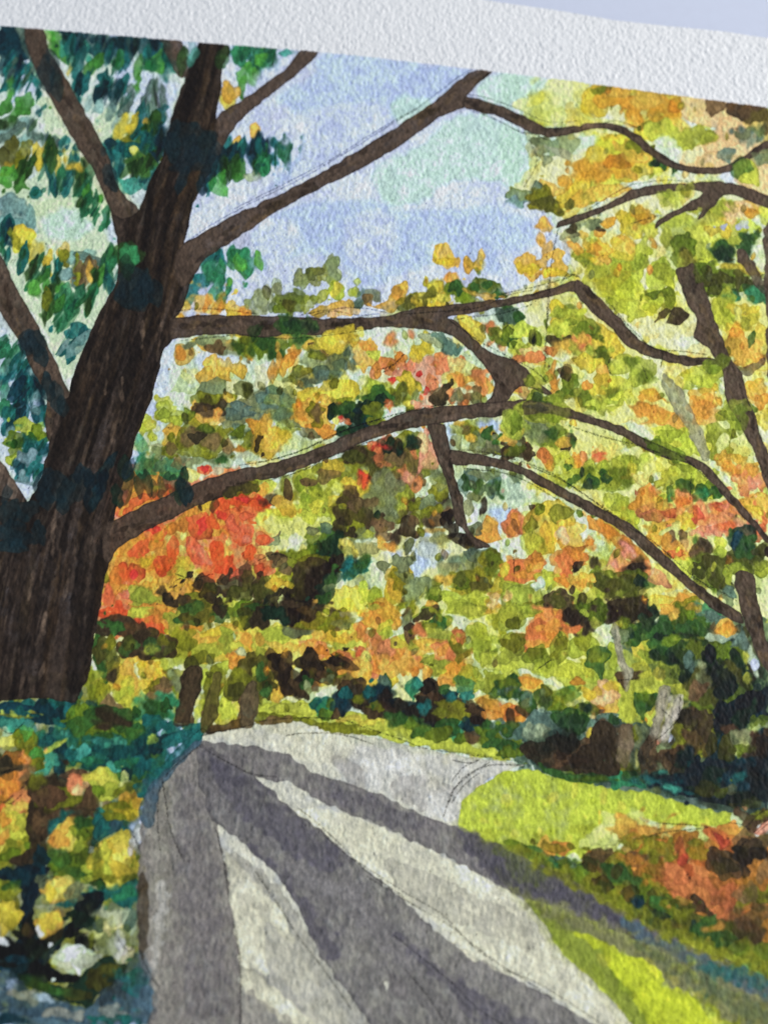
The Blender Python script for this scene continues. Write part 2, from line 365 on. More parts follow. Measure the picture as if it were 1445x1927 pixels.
T(945,380,'''
lil: 0,0 130,80 200,70 280,150 380,250 360,360 330,400 150,440 0,480
sky: 0,60 150,90 180,200 80,260 0,260
crm: 380,220 500,190 700,150 860,150 880,240 920,340 960,520 1000,560 1110,780 1000,830 780,740 620,640 500,480 420,420 370,320
crm: 160,540 370,500 540,620 640,800 700,830 950,900 1080,900 1000,960 900,940 700,920 560,880 300,760 160,640
mnt: 960,740 1060,730 1110,800 1000,810
mnt: 660,640 760,720 740,740 680,700
mnt: 300,870 520,920 700,960 860,1000 800,1060 600,1000 300,960
mnt: 1290,130 1420,80 1445,130 1445,380 1330,300 1290,200
pyl: 1140,520 1445,560 1445,900 1300,900 1230,800 1160,620
pyl: 560,600 660,700 760,800 740,860 640,900 560,880 480,740
gld: 250,560 350,560 540,660 660,800 560,860 420,830 300,770
ylg: 380,800 600,860 860,960 880,1156 380,1156
cht: 400,290 450,270 540,320 600,300 680,310 760,280 790,340 760,400 740,460 700,560 640,600 560,520 500,440 460,360
lim 640 540 130 90 20 / 760 540 130 90 0 / 700 470 110 120 0 / 860 400 120 160 0 / 880 330 60 60 0 / 560 350 130 110 20 / 830 520 90 100 0 / 800 570 60 60 0 / 920 500 70 130 0 / 720 590 90 90 0
cht 500 400 110 130 20 / 660 360 130 150 0 / 540 470 70 80 20 / 640 430 140 90 0 / 860 370 90 90 0 / 750 320 70 90 0 / 910 420 60 90 0 / 450 310 80 80 0
cht 940 170 140 200 0 / 1000 130 110 130 0 / 1080 100 110 110 0 / 1170 60 190 110 0 / 1050 240 130 110 0 / 1100 290 90 90 0 / 930 90 110 60 0 / 890 190 60 120 0
lim 1130 170 150 110 0 / 1240 150 130 130 0 / 1060 180 100 90 0 / 1330 120 90 110 0 / 1190 230 130 70 0 / 1110 330 90 60 0 / 1260 210 70 60 0 / 1430 60 80 120 0
gld 1140 150 90 50 0 / 1210 160 60 60 0 / 1230 90 60 40 0 / 660 100 60 80 0
pch 1300 50 110 80 0 / 1250 90 60 60 0
org 1350 60 60 60 0
lil 1310 110 50 50 20 / 1190 130 40 20 -20
gol 980 270 110 150 0 / 960 320 80 80 0 / 1000 230 60 60 0
dol 990 280 60 90 0 / 1000 340 50 40 0
gld 720 100 120 130 0 / 690 140 90 80 0 / 610 240 60 110 0 / 660 240 110 110 0 / 640 290 60 60 0 / 500 250 90 60 0
amb 760 90 100 100 0 / 700 230 60 60 0 / 530 270 90 110 -10 / 560 310 50 50 0
org 755 80 70 60 0 / 575 110 60 60 0 / 530 160 60 30 20 / 230 110 60 60 10 / 400 250 80 40 30 / 500 250 60 60 0 / 820 210 40 80 -10 / 800 370 30 60 20
amb 215 120 60 70 10 / 250 140 50 40 0 / 210 200 50 90 0 / 245 250 50 90 10 / 220 320 50 70 30 / 300 290 60 90 0 / 300 350 100 90 0 / 430 190 80 60 30 / 135 340 100 90 0 / 160 380 60 40 0 / 340 360 40 60 0
gld 120 350 60 60 0 / 290 380 80 30 0 / 160 370 50 40 0
sag 440 110 110 60 0 / 390 190 40 70 0 / 360 170 70 60 0 / 400 130 60 50 0
umb 520 140 50 30 20 / 380 150 50 40 0
cht 770 240 70 80 0 / 800 150 80 60 0 / 745 320 60 90 0
sag 1150 310 110 30 -35
frs 1200 270 110 100 0 / 1240 260 50 50 0
dep 1195 280 80 80 0 / 1240 265 40 50 0 / 1335 200 60 60 20 / 1320 250 60 70 20
frs 1340 190 60 50 0 / 1320 240 70 90 0 / 1385 165 30 40 20 / 1360 215 30 30 0
gol 1110 380 90 90 0 / 1120 440 110 90 0 / 1200 420 130 110 0 / 1160 480 90 80 0 / 1290 400 90 80 0 / 1310 450 90 70 20
dol 1190 410 80 80 0 / 1100 420 60 70 0 / 1220 420 60 50 0 / 1290 440 60 80 0 / 1340 450 60 50 0 / 1280 380 60 40 0 / 1110 370 50 40 0 / 1150 470 60 60 0
+gol 1080 360 60 60 0 / 1070 400 50 70 0
gld 1340 360 130 50 30 / 1240 340 80 30 0
frs 1410 500 90 90 0 / 1260 510 70 60 0 / 1340 480 60 60 0
emr 1390 500 110 80 10 / 1440 520 60 80 0 / 1250 510 60 50 0
olv 800 510 60 40 20 / 830 520 70 30 -20 / 870 500 50 50 0 / 910 530 50 90 0 / 900 560 60 50 0
gol 910 520 60 110 0 / 810 500 50 30 0
umb: 820,660 850,600 900,580 910,600 860,640
+umb: 880,650 910,600 940,560 1000,590 1010,640 960,660 900,660
lim 1200 570 110 150 0 / 1260 600 90 100 0 / 1330 620 90 120 0 / 1180 620 60 90 0 / 1230 660 90 60 0
cht 1210 560 70 90 0 / 1300 650 90 60 0
gld 1300 580 110 60 0 / 1250 720 80 90 0
ylg 1280 610 40 90 0
yel 1420 760 60 230 0 / 1340 890 140 60 0 / 1400 700 80 60 0
org 1280 760 110 130 0 / 1330 820 130 90 0 / 1270 700 60 60 0 / 1360 780 60 60 0
amb 1300 800 160 130 0 / 1330 860 90 50 0
frs 1355 740 40 90 15
+gol 1170 880 110 90 -20 / 1150 900 60 70 0
cht 1150 920 110 90 0 / 1130 980 110 110 0
lim 1120 970 90 90 0 / 1040 930 110 80 0 / 1000 980 70 70 0
amb 1090 1050 110 90 0 / 1380 1020 100 110 0
org 1090 1100 130 110 0 / 1410 1080 70 70 0 / 1060 1120 70 70 0
pyl 960 1000 50 110 0 / 1180 1050 40 110 10
mnt: 1180,950 1215,1080 1230,1110 1200,1110
+cht 1270 1110 110 90 0 / 1240 1150 80 60 0
+gol 1290 1130 60 60 0
gol 350 590 110 60 -25 / 300 610 60 60 0 / 300 690 60 80 0
cht 340 660 150 110 -20 / 420 640 90 80 20 / 400 710 90 70 0 / 460 680 120 80 20 / 300 600 70 60 0
gol 460 700 130 60 20 / 380 640 60 60 0 / 490 730 70 30 0
lim 330 710 80 50 -30 / 400 600 60 50 0
frs 30 620 110 70 10 / 60 640 50 50 20 / 30 580 70 40 0
slg 40 620 130 90 10
frs 30 740 50 50 0 / 50 760 50 40 0 / 90 630 40 50 0
lim 110 690 120 80 0 / 80 790 90 70 0 / 60 810 60 50 0 / 40 690 50 30 0 / 110 820 50 70 0 / 210 760 60 60 0
gol 30 700 50 60 0 / 20 730 50 60 0 / 60 770 30 40 0 / 195 740 50 80 0
dol 165 740 50 100 0 / 160 710 40 50 0
blk 170 755 22 34 0 / 172 735 10 26 0
umb 285 765 70 70 0 / 350 750 50 50 -20
ter 430 770 90 70 0 / 90 850 60 50 0 / 270 810 50 50 0 / 400 770 60 80 0
amb 340 790 110 90 0 / 310 820 60 60 0 / 440 740 60 60 0 / 420 860 90 60 0 / 500 860 60 60 0
cht 400 800 60 70 0 / 480 820 50 60 0 / 550 850 90 110 20
gol 545 860 80 70 20 / 540 820 60 60 0
lim: 590,850 660,820 700,850 700,920 640,940 590,930
cht 760 920 150 110 -20 / 740 870 80 60 0 / 720 960 60 50 0
gol 700 870 60 60 0 / 780 940 90 60 0 / 550 850 50 60 0
amb 550 910 60 90 0 / 560 950 40 60 0
org 280 900 40 90 0 / 270 960 50 110 0 / 300 1010 50 90 0
bmd 340 930 70 110 -10 / 360 980 60 110 0
gol 370 990 90 110 -10 / 350 1040 110 70 0 / 410 1040 60 50 0
umb 345 930 60 90 -10
gld 460 880 110 100 0 / 560 1000 80 80 0
pch 130 820 60 50 0 / 180 830 80 80 0 / 110 1030 70 60 0
ter 180 840 70 60 0 / 80 1010 50 40 0
+cht 210 940 100 90 20 / 150 970 80 70 0
+gol 150 980 60 40 0 / 240 960 40 30 0
+cht: 80,1110 130,1070 160,1040 220,1060 300,1030 340,1080 350,1156 80,1156
+gol 190 1070 70 100 0 / 260 1090 110 70 0 / 170 1110 70 80 0
+dep 230 1110 90 50 0 / 190 1080 50 60 0
cht 460 1080 120 110 20 / 520 1110 90 80 20 / 600 1050 130 110 20 / 440 1030 50 60 0
lim 650 1010 120 90 20 / 680 1070 90 80 0 / 480 1110 110 80 0 / 640 1130 130 60 0
gol 440 1060 60 110 10 / 470 1130 50 60 0 / 590 1040 60 60 0
gld 500 1010 90 60 0 / 560 970 50 60 0
org 455 995 30 50 0 / 470 1000 40 30 0
mnt: 340,1080 380,1060 390,1130 340,1120
org 820 1090 140 120 10 / 790 1070 70 90 0
amb 790 1060 90 70 0 / 880 1120 90 60 0
''')
T(0,760,'''
lil: 0,60 60,60 160,0 200,0 270,180 240,330 160,480 120,500 60,360 0,250
lil: 800,0 900,0 880,60 900,120 860,200 780,240 740,320 720,280 750,180
mnt: 860,120 960,110 1000,240 900,300 860,320 800,290
emr 20 30 70 90 30
tea 60 90 110 130 30 / 130 60 70 130 20 / 30 130 60 90 20 / 230 60 90 110 0
tdk 110 60 60 80 20
slb 60 150 60 60 20 / 190 30 50 60 0
lim 130 120 90 90 10 / 240 170 70 60 0 / 215 150 60 90 30 / 60 310 50 60 0
gol 200 180 130 70 -30 / 100 200 130 80 0 / 90 260 80 60 0
frs 110 210 90 60 -10 / 160 190 60 70 -20
tea 200 250 120 110 40 / 160 320 120 110 30 / 130 370 90 100 0 / 230 220 60 80 20 / 200 370 60 80 20
slb 150 290 90 80 20 / 120 400 60 60 0 / 190 410 30 60 20
lim 800 100 70 90 0 / 830 175 40 50 0 / 890 30 80 90 0 / 940 70 110 70 10 / 770 150 30 60 0
cht 960 90 60 50 0 / 890 50 60 50 0
tlt 770 230 60 140 -10 / 770 330 80 100 0 / 830 300 90 60 0 / 750 200 40 70 0
emr 830 300 110 80 20 / 800 370 90 90 0 / 790 320 60 80 0 / 840 330 60 60 0 / 910 350 130 110 0
tlt 910 330 110 80 0
sgl 850 235 90 70 0 / 1150 260 110 90 0 / 1250 60 110 90 0
sag 940 260 110 100 0 / 990 310 90 90 0 / 1060 320 90 80 0 / 1120 300 90 90 0 / 1240 300 80 80 0 / 1290 70 110 130 0 / 1400 50 110 90 0 / 1240 110 70 90 0 / 870 260 60 60 0
slg 1260 60 80 60 0 / 1330 30 110 70 20 / 1440 60 60 60 0 / 1300 150 80 60 -40
amb 930 180 90 150 10 / 960 130 80 50 0 / 1090 70 110 100 0 / 1150 80 80 100 0
olv 1040 160 150 120 0 / 1130 170 150 130 0 / 1200 200 90 130 0 / 950 240 110 80 0 / 1060 240 150 110 0 / 1360 230 110 180 0
bmd 1040 170 110 90 0 / 1140 200 110 90 0 / 1390 210 60 110 0 / 1240 230 60 90 0 / 1320 270 60 50 0 / 1110 30 90 60 0 / 930 240 60 60 0
umb 1060 180 60 60 0 / 1100 20 90 50 0 / 1200 20 60 60 0
org 1180 60 50 80 20 / 1300 240 40 30 0 / 1410 200 40 60 0 / 1380 120 60 60 0
amb 1430 130 80 130 0 / 1420 240 50 100 0
gol 1120 130 60 60 0 / 1300 150 60 60 -30 / 1020 60 50 80 -15
dol 1010 80 40 60 -10
mnt: 1060,330 1200,310 1360,240 1400,290 1300,330 1100,400
pyl 1040 390 80 60 0
frs 1200 300 50 40 0
ror 1110 360 60 50 0 / 890 470 130 70 10
crs 1110 355 40 40 0
org: 700,470 720,380 760,400 860,380 900,450 900,500 760,560 700,590 650,600 660,560
ror: 740,500 880,460 890,500 780,540 700,590 660,600 700,540
amb 720 430 40 110 10 / 860 400 30 60 0 / 680 430 60 60 20
+umb 690 460 60 190 5 / 650 470 50 130 0
+dep 640 500 60 130 0 / 760 440 60 140 0 / 800 430 60 150 0 / 680 350 90 140 10 / 870 450 34 130 0 / 900 430 50 140 15 / 985 430 60 180 5 / 1020 480 60 110 -5 / 985 480 60 130 0 / 940 440 60 120 20 / 830 460 40 90 10
+tdk 700 350 60 110 10 / 600 320 40 130 35 / 560 370 60 130 30
+nvy 300 460 150 160 0 / 370 480 120 190 10 / 440 440 120 180 0 / 510 480 90 220 0 / 240 430 110 170 10 / 550 420 60 160 20 / 430 380 60 110 0 / 340 550 70 110 10 / 260 520 70 120 0 / 480 400 60 110 0 / 990 470 60 160 0 / 1025 480 50 110 0
+tdk 80 700 160 130 0 / 50 590 110 130 20 / 150 580 110 90 0 / 60 770 130 80 0 / 210 700 80 100 0 / 30 490 60 110 0 / 100 630 90 70 0 / 515 520 50 170 5
+nvy 100 720 110 60 0 / 50 700 70 60 0
gld 0 1000 50 130 0
org 5 850 10 60 0
+olv: 1210,490 1240,470 1380,410 1410,440 1390,480 1280,500 1230,520
+umb 1260 480 90 50 0 / 1350 450 90 60 0
amb: 640,780 740,720 900,650 1080,550 1200,510 1300,500 1300,640 1200,700 1000,760 1000,900 1100,1000 1200,1156 600,1156 560,1000 590,860
pyl 920 740 40 100 -15 / 990 710 30 60 0 / 990 810 40 70 0 / 1240 740 30 60 0 / 1060 920 110 40 -20 / 1280 590 60 90 20 / 1400 650 60 80 30 / 1440 770 80 60 0
crm: 655,990 690,970 730,1000 700,1040 660,1020
crm: 1340,650 1380,610 1445,640 1445,700 1400,680
org 720 780 130 110 0 / 800 740 110 130 0 / 800 860 150 90 0 / 950 680 110 60 -20 / 900 830 90 110 0 / 1000 640 60 110 0 / 1200 830 110 130 0 / 750 820 80 80 0
ror 760 790 110 70 -30 / 850 700 90 90 -20 / 940 780 70 130 0 / 900 880 110 110 20 / 730 930 90 110 0 / 650 930 90 110 0 / 1060 620 80 110 20 / 1100 670 110 120 0 / 1200 570 90 110 0 / 1150 640 60 80 0 / 1180 820 80 160 -15 / 1230 880 80 110 0 / 1330 720 110 90 0 / 1380 830 110 90 30 / 1400 540 110 60 0 / 1310 520 90 60 0 / 1150 900 90 80 0
cor 1270 620 110 90 30 / 1060 800 90 160 -40 / 1350 590 110 70 -20 / 1410 720 90 60 20 / 1300 690 110 50 0 / 630 1080 110 130 20 / 1290 930 80 70 0 / 710 1040 60 60 0 / 1390 900 90 60 20
crs 850 690 40 50 0 / 1100 660 60 90 0 / 820 670 50 30 0 / 1420 530 40 40 0 / 1340 520 60 30 0 / 730 920 40 60 0 / 1200 600 40 50 0
pnk 1090 820 60 130 -35 / 1260 650 60 70 0 / 1330 610 80 40 -20 / 680 1040 60 40 0 / 1340 740 50 40 0
org: 600,900 640,880 660,1000 600,1100 570,1156 545,1156 580,1000
cor 590 1060 60 160 10 / 570 1130 50 60 10
amb 760 1000 110 60 0 / 1050 580 110 50 -20 / 980 960 130 70 0 / 900 1000 90 60 0 / 880 1110 110 90 0 / 1050 1050 80 60 0
gld 780 860 70 60 0 / 1110 540 90 40 -20 / 850 720 60 60 0 / 1240 1080 80 60 0
lim 990 880 110 80 -20 / 960 910 80 60 0 / 770 1060 110 110 0 / 750 1120 60 60 0 / 1300 1090 60 60 0
cht 1000 870 60 50 0 / 790 1040 110 90 20 / 1230 1100 90 90 0
gol 1060 1080 110 110 0 / 1000 1110 80 90 0 / 1330 1110 110 90 0 / 1220 1120 90 60 0
dol 1040 1100 90 70 0 / 1140 1080 80 110 0 / 1360 1110 70 80 0
umb 880 1010 50 60 0 / 915 1055 60 90 20 / 1110 980 120 90 0 / 1150 1030 70 110 0 / 1260 990 130 110 0 / 1340 930 80 110 0 / 1390 980 90 110 0 / 1070 970 60 50 -20 / 1400 1040 90 60 0 / 990 1060 50 50 0 / 1190 1100 60 90 0 / 1240 930 40 80 0 / 990 965 80 16 -35
dol 1350 950 70 90 0 / 1300 1030 110 70 0 / 1130 1000 90 50 0
+umb 1165 550 50 80 0 / 1090 565 12 30 0
olv 570 920 60 110 20
''')
T(480,760,'''
mnt: 0,300 60,160 200,200 330,180 450,160 420,210 340,220 180,270 0,310
mnt: 100,0 240,60 200,130 100,90
crm: 680,360 740,350 720,450 690,440
mnt: 800,440 900,350 970,370 950,460 940,520 860,520
mnt: 560,840 720,860 730,940 690,1060 640,1020 600,960 540,930 460,1010 440,960
mnt: 940,940 1060,960 1100,880 1240,940 1445,700 1445,840 1300,940 1200,1000 1000,1060 850,960
mnt: 1030,100 1180,100 1200,200 1400,280 1445,280 1445,320 1080,240 1060,180
mnt: 1080,320 1400,360 1445,400 1445,600 1200,560 1150,640 1120,520
sky: 1200,95 1270,90 1350,90 1340,140 1270,130 1240,150
sky: 1040,110 1080,110 1080,230 1060,220
sky: 1260,580 1340,550 1420,590 1400,680 1330,680 1290,620
sky: 790,900 850,840 880,760 900,690 960,720 1000,780 1060,800 1000,860 940,900 880,960 820,940
lil: 700,790 790,800 800,880 760,860
lil: 820,740 870,740 850,830 820,810
yel: 20,600 200,560 330,640 430,640 360,700 280,740 160,720 20,660
ylg: 150,540 260,520 400,480 430,560 400,680 200,760 100,740 60,640
pyl: 0,620 100,700 90,820 160,820 250,760 300,820 200,880 0,840
yel: 330,1090 420,1000 600,1000 680,1060 600,1110 560,1156 360,1156
yel: 0,860 170,940 150,1040 60,1000 0,960
gld: 730,900 790,860 860,960 800,1060 720,1100 700,1020
ylg: 1000,960 1445,860 1445,1156 1000,1156
amb 60 90 60 130 0 / 80 200 90 150 0 / 130 180 110 90 20 / 60 250 110 90 0 / 30 180 70 110 0
gld 40 270 90 50 0
umb 10 190 40 120 0
sag 170 70 130 90 20 / 230 100 110 60 0 / 60 20 110 60 0
slg 150 50 90 70 0 / 60 10 60 30 0
amb: 210,0 390,0 400,90 430,120 400,180 320,170 260,120 210,60
org 350 140 130 80 10 / 240 40 70 80 0
olv 325 55 90 100 -20 / 330 90 50 50 0
sag 270 150 70 40 0 / 310 160 60 40 0
bmd 330 50 70 60 -20
dep 415 40 60 90 0 / 480 150 60 60 20 / 530 50 110 90 0 / 600 80 130 130 0 / 550 110 80 80 0 / 600 30 110 80 0
frs 450 30 70 60 0 / 640 80 90 90 0 / 480 140 50 50 0 / 500 10 90 40 0
tdk 560 40 40 30 0 / 600 90 40 60 0
olv 640 30 110 70 0 / 650 110 70 60 0
ror 470 80 40 40 20 / 500 95 30 30 0 / 730 20 30 40 0
crs 465 70 20 20 0
yel 800 0 70 20 0
pnk 900 10 60 30 0
olv: 560,230 620,220 700,200 880,140 950,240 990,330 900,420 860,500 800,640 640,700 440,700 420,560 480,460 400,400 300,380 340,320 480,280
gld 420 340 110 90 0 / 560 500 130 110 0 / 600 440 90 90 0 / 780 520 90 90 0 / 500 430 80 80 0
cht 260 440 110 140 10 / 400 440 110 90 0 / 330 400 130 90 0 / 760 520 80 130 0 / 300 500 110 90 0
gol 240 430 60 90 10 / 330 460 60 110 -30 / 740 560 60 110 0 / 280 530 70 90 -30
lim 360 530 110 130 -20 / 240 570 130 80 0 / 400 590 80 70 0 / 300 600 90 80 0 / 790 560 60 110 0 / 800 500 50 60 0 / 150 600 110 70 0
yel 330 560 60 60 0 / 430 530 60 60 0 / 160 590 110 50 0
lim 40 420 80 60 0 / 70 450 60 60 0 / 30 400 60 40 0
ror 20 530 60 60 0 / 10 590 30 50 0
crs 20 510 30 30 0
umb 70 520 70 60 -20 / 10 450 20 60 0 / 110 530 50 50 0
amb 160 540 110 80 30 / 40 470 60 60 0 / 200 560 90 50 0
olv 160 440 60 100 -20 / 210 500 50 50 0
bmd 180 470 60 110 -15 / 380 390 110 60 0 / 290 420 60 50 0
umb 550 270 160 80 10 / 630 300 70 90 -20 / 660 360 50 80 0 / 510 300 60 50 0
dol 530 280 110 60 10 / 640 380 50 60 0 / 650 340 50 60 0
bmd 720 240 130 110 0 / 820 320 130 150 0 / 860 400 110 80 0 / 760 300 90 90 0
ter 690 270 60 60 0 / 820 380 50 90 0 / 700 320 60 60 0 / 870 270 40 60 0 / 640 230 50 60 0
pnk: 900,160 930,120 990,330 970,360 900,350 870,440 840,460 800,390 860,400 890,330
pch 910 210 60 130 0 / 950 310 70 80 0
ter 880 440 60 90 0 / 730 190 40 50 0
pnk 880 430 50 80 0 / 820 400 60 50 0
umb 740 230 70 70 0 / 780 240 50 110 0 / 860 210 70 60 0 / 720 230 50 60 0
dep 730 230 50 60 0 / 780 240 40 70 0 / 865 210 50 50 0 / 850 185 30 30 0 / 880 230 30 30 0
crs 590 400 50 60 -15 / 590 430 30 40 0 / 690 220 50 30 0 / 640 240 20 30 0
ter 570 410 40 60 0
olv 490 530 110 110 0 / 470 600 90 90 0 / 560 600 130 110 0 / 640 620 110 110 0 / 560 690 130 90 0
sag 680 500 130 130 0 / 700 420 110 130 0 / 640 560 130 90 0 / 720 600 90 110 0 / 760 450 90 90 0 / 620 690 110 70 0 / 640 780 110 60 0 / 570 760 110 110 0
umb 480 600 110 90 0 / 590 600 90 80 0 / 620 630 80 60 0 / 500 510 80 90 0 / 460 660 90 80 0 / 520 700 60 60 0
bmd 690 660 90 90 0 / 540 550 80 60 0 / 700 720 80 50 0 / 630 540 60 60 0 / 520 480 60 60 0
dep 665 610 20 50 -5
umb: 780,640 830,600 870,640 880,720 830,720 790,690
umb 840 580 70 90 0 / 950 590 80 110 -10 / 1010 550 110 110 0 / 940 640 90 80 0 / 760 740 60 110 0 / 960 650 60 60 0
olv 910 560 90 110 0 / 1000 480 90 110 0 / 990 580 80 70 0 / 1020 400 60 60 0 / 900 620 60 80 0 / 880 540 60 60 0
sag 930 540 80 60 0 / 1000 420 70 90 0 / 1050 560 60 90 0 / 980 380 40 50 0 / 1000 720 80 80 0
bmd 860 640 50 60 0 / 990 630 60 60 0 / 1040 600 60 60 0
bdk 1040 650 70 70 0 / 1080 680 60 90 10 / 1060 620 60 50 0 / 1140 740 60 60 0 / 1170 760 90 80 0 / 1090 730 70 60 0
amb 700 760 60 80 0 / 740 780 50 40 20 / 960 690 80 30 0
org 735 770 50 50 20
lim 610 710 70 40 0
mnt 610 740 60 40 0
frs 400 780 130 150 20 / 420 720 100 70 20 / 350 800 60 70 0 / 400 840 80 50 0
dep 400 800 110 110 20 / 430 730 60 80 20 / 370 790 60 80 0
slg 390 670 60 50 0
mnt: 160,800 200,710 260,720 240,790 180,820
gol 320 730 80 60 0 / 250 830 90 60 0 / 300 800 60 50 0
sag 310 690 60 40 0 / 110 740 60 60 0
yel 490 760 60 70 -30 / 520 800 60 80 -20
olv 230 850 130 90 0 / 200 900 110 90 0 / 320 860 110 80 0 / 200 960 90 90 0 / 400 870 110 60 0
bmd 120 850 90 80 20 / 160 890 60 60 0
umb 300 880 130 90 0 / 110 840 80 50 20 / 260 960 130 110 0 / 380 900 130 90 0 / 330 950 110 110 0 / 230 1050 130 110 0 / 320 1020 110 90 0 / 440 870 80 70 0
bdk 400 900 90 80 0 / 290 970 90 80 0 / 260 1040 90 80 0 / 340 930 70 70 0 / 440 850 60 60 0 / 180 1080 60 110 0 / 220 1110 90 90 0 / 330 1060 60 60 0
ter 50 870 110 50 0 / 30 840 60 40 0
cor: 0,690 60,700 100,740 50,760 0,760
cor: 0,830 40,860 30,900 100,900 90,930 30,950 0,930
ror 60 920 80 40 0 / 20 900 50 60 0 / 30 740 60 40 0
dep 400 1030 50 110 0 / 410 960 80 80 20 / 350 1080 60 50 0 / 60 1090 50 130 10 / 80 1040 60 40 0 / 370 1000 80 70 -20 / 150 1130 70 60 0
frs 400 1050 40 80 0 / 420 950 60 60 20 / 360 1070 50 50 0
tea 510 900 70 110 20 / 540 890 110 80 0 / 590 870 80 60 -30 / 520 850 60 50 0 / 490 930 30 70 0
frs 560 880 110 50 -30 / 600 850 70 30 -30
umb 20 960 60 90 0 / 10 1060 60 110 0 / 100 1060 70 80 20 / 30 1110 50 60 0 / 110 1110 40 60 0
dol 40 1000 80 60 0 / 20 1020 60 80 0 / 90 1100 60 40 20
gld 120 970 80 60 0
olv 430 1130 90 60 0
lim 640 1060 90 110 0 / 580 1000 60 50 -20
cht 640 1050 70 80 0 / 650 1100 50 40 0
amb 750 1000 60 110 0 / 690 1100 110 80 0 / 770 1040 70 80 0 / 630 1140 110 50 0 / 740 930 60 70 0 / 310 1080 40 40 0
org 690 1110 80 70 0 / 650 1140 90 40 0 / 720 1140 90 40 0
olv 790 960 80 110 -30 / 770 920 70 60 0 / 880 1020 130 110 -30 / 940 980 80 60 0 / 830 1090 90 70 -30
sag 820 940 80 60 20 / 900 1000 110 70 -30 / 850 1050 90 90 -30 / 800 870 80 110 -20 / 830 780 60 90 0 / 700 880 60 60 0
gol 980 1040 60 70 0 / 940 1130 110 60 -20 / 960 1030 60 60 0
slg 1120 850 130 60 0 / 1200 830 130 60 10 / 1260 820 90 50 0 / 1000 1000 0 0 0
sag 1100 900 130 80 0 / 1200 900 150 110 0 / 1250 850 90 90 0 / 1040 920 60 60 0 / 1140 960 110 80 0
olv 1130 970 130 110 0 / 1230 960 130 110 20 / 1280 880 110 130 20 / 1190 1010 70 80 20 / 1290 830 80 80 0 / 1090 960 80 80 0
gol 1290 850 80 90 0 / 1290 900 60 80 0 / 1140 980 60 60 0
dol 1210 990 110 90 30 / 1120 950 80 60 20
org: 1220,650 1280,610 1330,700 1340,740 1280,750 1210,740 1200,700
amb 1270 660 70 90 0
ter 1410 650 90 130 10 / 1400 700 60 50 0 / 1410 890 80 130 0 / 1430 940 60 60 0
org 1400 650 60 90 10 / 1420 870 60 80 0
sag 1200 680 70 70 0 / 1160 560 60 90 0 / 1190 500 60 60 0
bdk 1245 550 36 90 15 / 1230 580 30 40 0
slg 1140 440 60 130 0 / 1210 440 60 130 0 / 1280 450 60 110 0 / 1320 440 80 90 0 / 1400 430 80 80 0 / 1410 490 60 60 0 / 1180 390 90 60 0
frs 1135 430 50 80 0 / 1215 440 50 90 0 / 1310 440 50 80 0 / 1330 460 60 60 0
sag 1210 370 80 60 0 / 1290 380 70 50 0 / 1410 400 60 60 0
crs 1345 470 16 24 0
olv 1130 130 80 60 0 / 1160 150 60 80 0 / 1240 180 80 90 0 / 1300 200 130 80 20 / 1300 250 90 40 10
amb 1180 190 50 60 0 / 1120 110 60 30 0 / 1390 190 110 60 20 / 1330 140 110 40 0
bmd 1150 150 60 50 0
sag 1230 200 60 80 0 / 1200 220 50 60 0 / 1100 190 60 80 0 / 1290 240 110 60 10
frs 1260 160 60 60 0 / 1340 200 50 50 0
gld 1400 180 90 80 -20
umb 1410 240 90 80 -25 / 1390 260 60 60 0
+cht: 1355,80 1380,35 1445,40 1445,170 1400,180 1350,130
+gol 1420 90 60 80 0
lim 1080 1060 110 80 20 / 1140 1100 130 90 0 / 1200 1060 110 80 0 / 1060 1090 60 60 0 / 1180 1130 130 60 0
cht 1100 1080 110 50 20 / 1240 1090 110 80 0 / 1380 1080 110 130 0 / 1400 1130 110 90 0 / 980 1010 50 50 20
amb 1310 1060 90 60 -20 / 1290 1100 60 80 0 / 1030 960 60 60 0 / 960 1080 50 50 0
pch 1290 1080 50 90 10 / 1310 1040 60 30 0
gld 1360 960 110 60 0 / 1330 1000 70 60 -20 / 1420 1000 60 60 0 / 1100 1020 80 30 20
cht 1370 990 80 60 20 / 1420 1010 60 60 0
wht 820 1140 60 60 0
umb 825 1150 50 60 0
''')
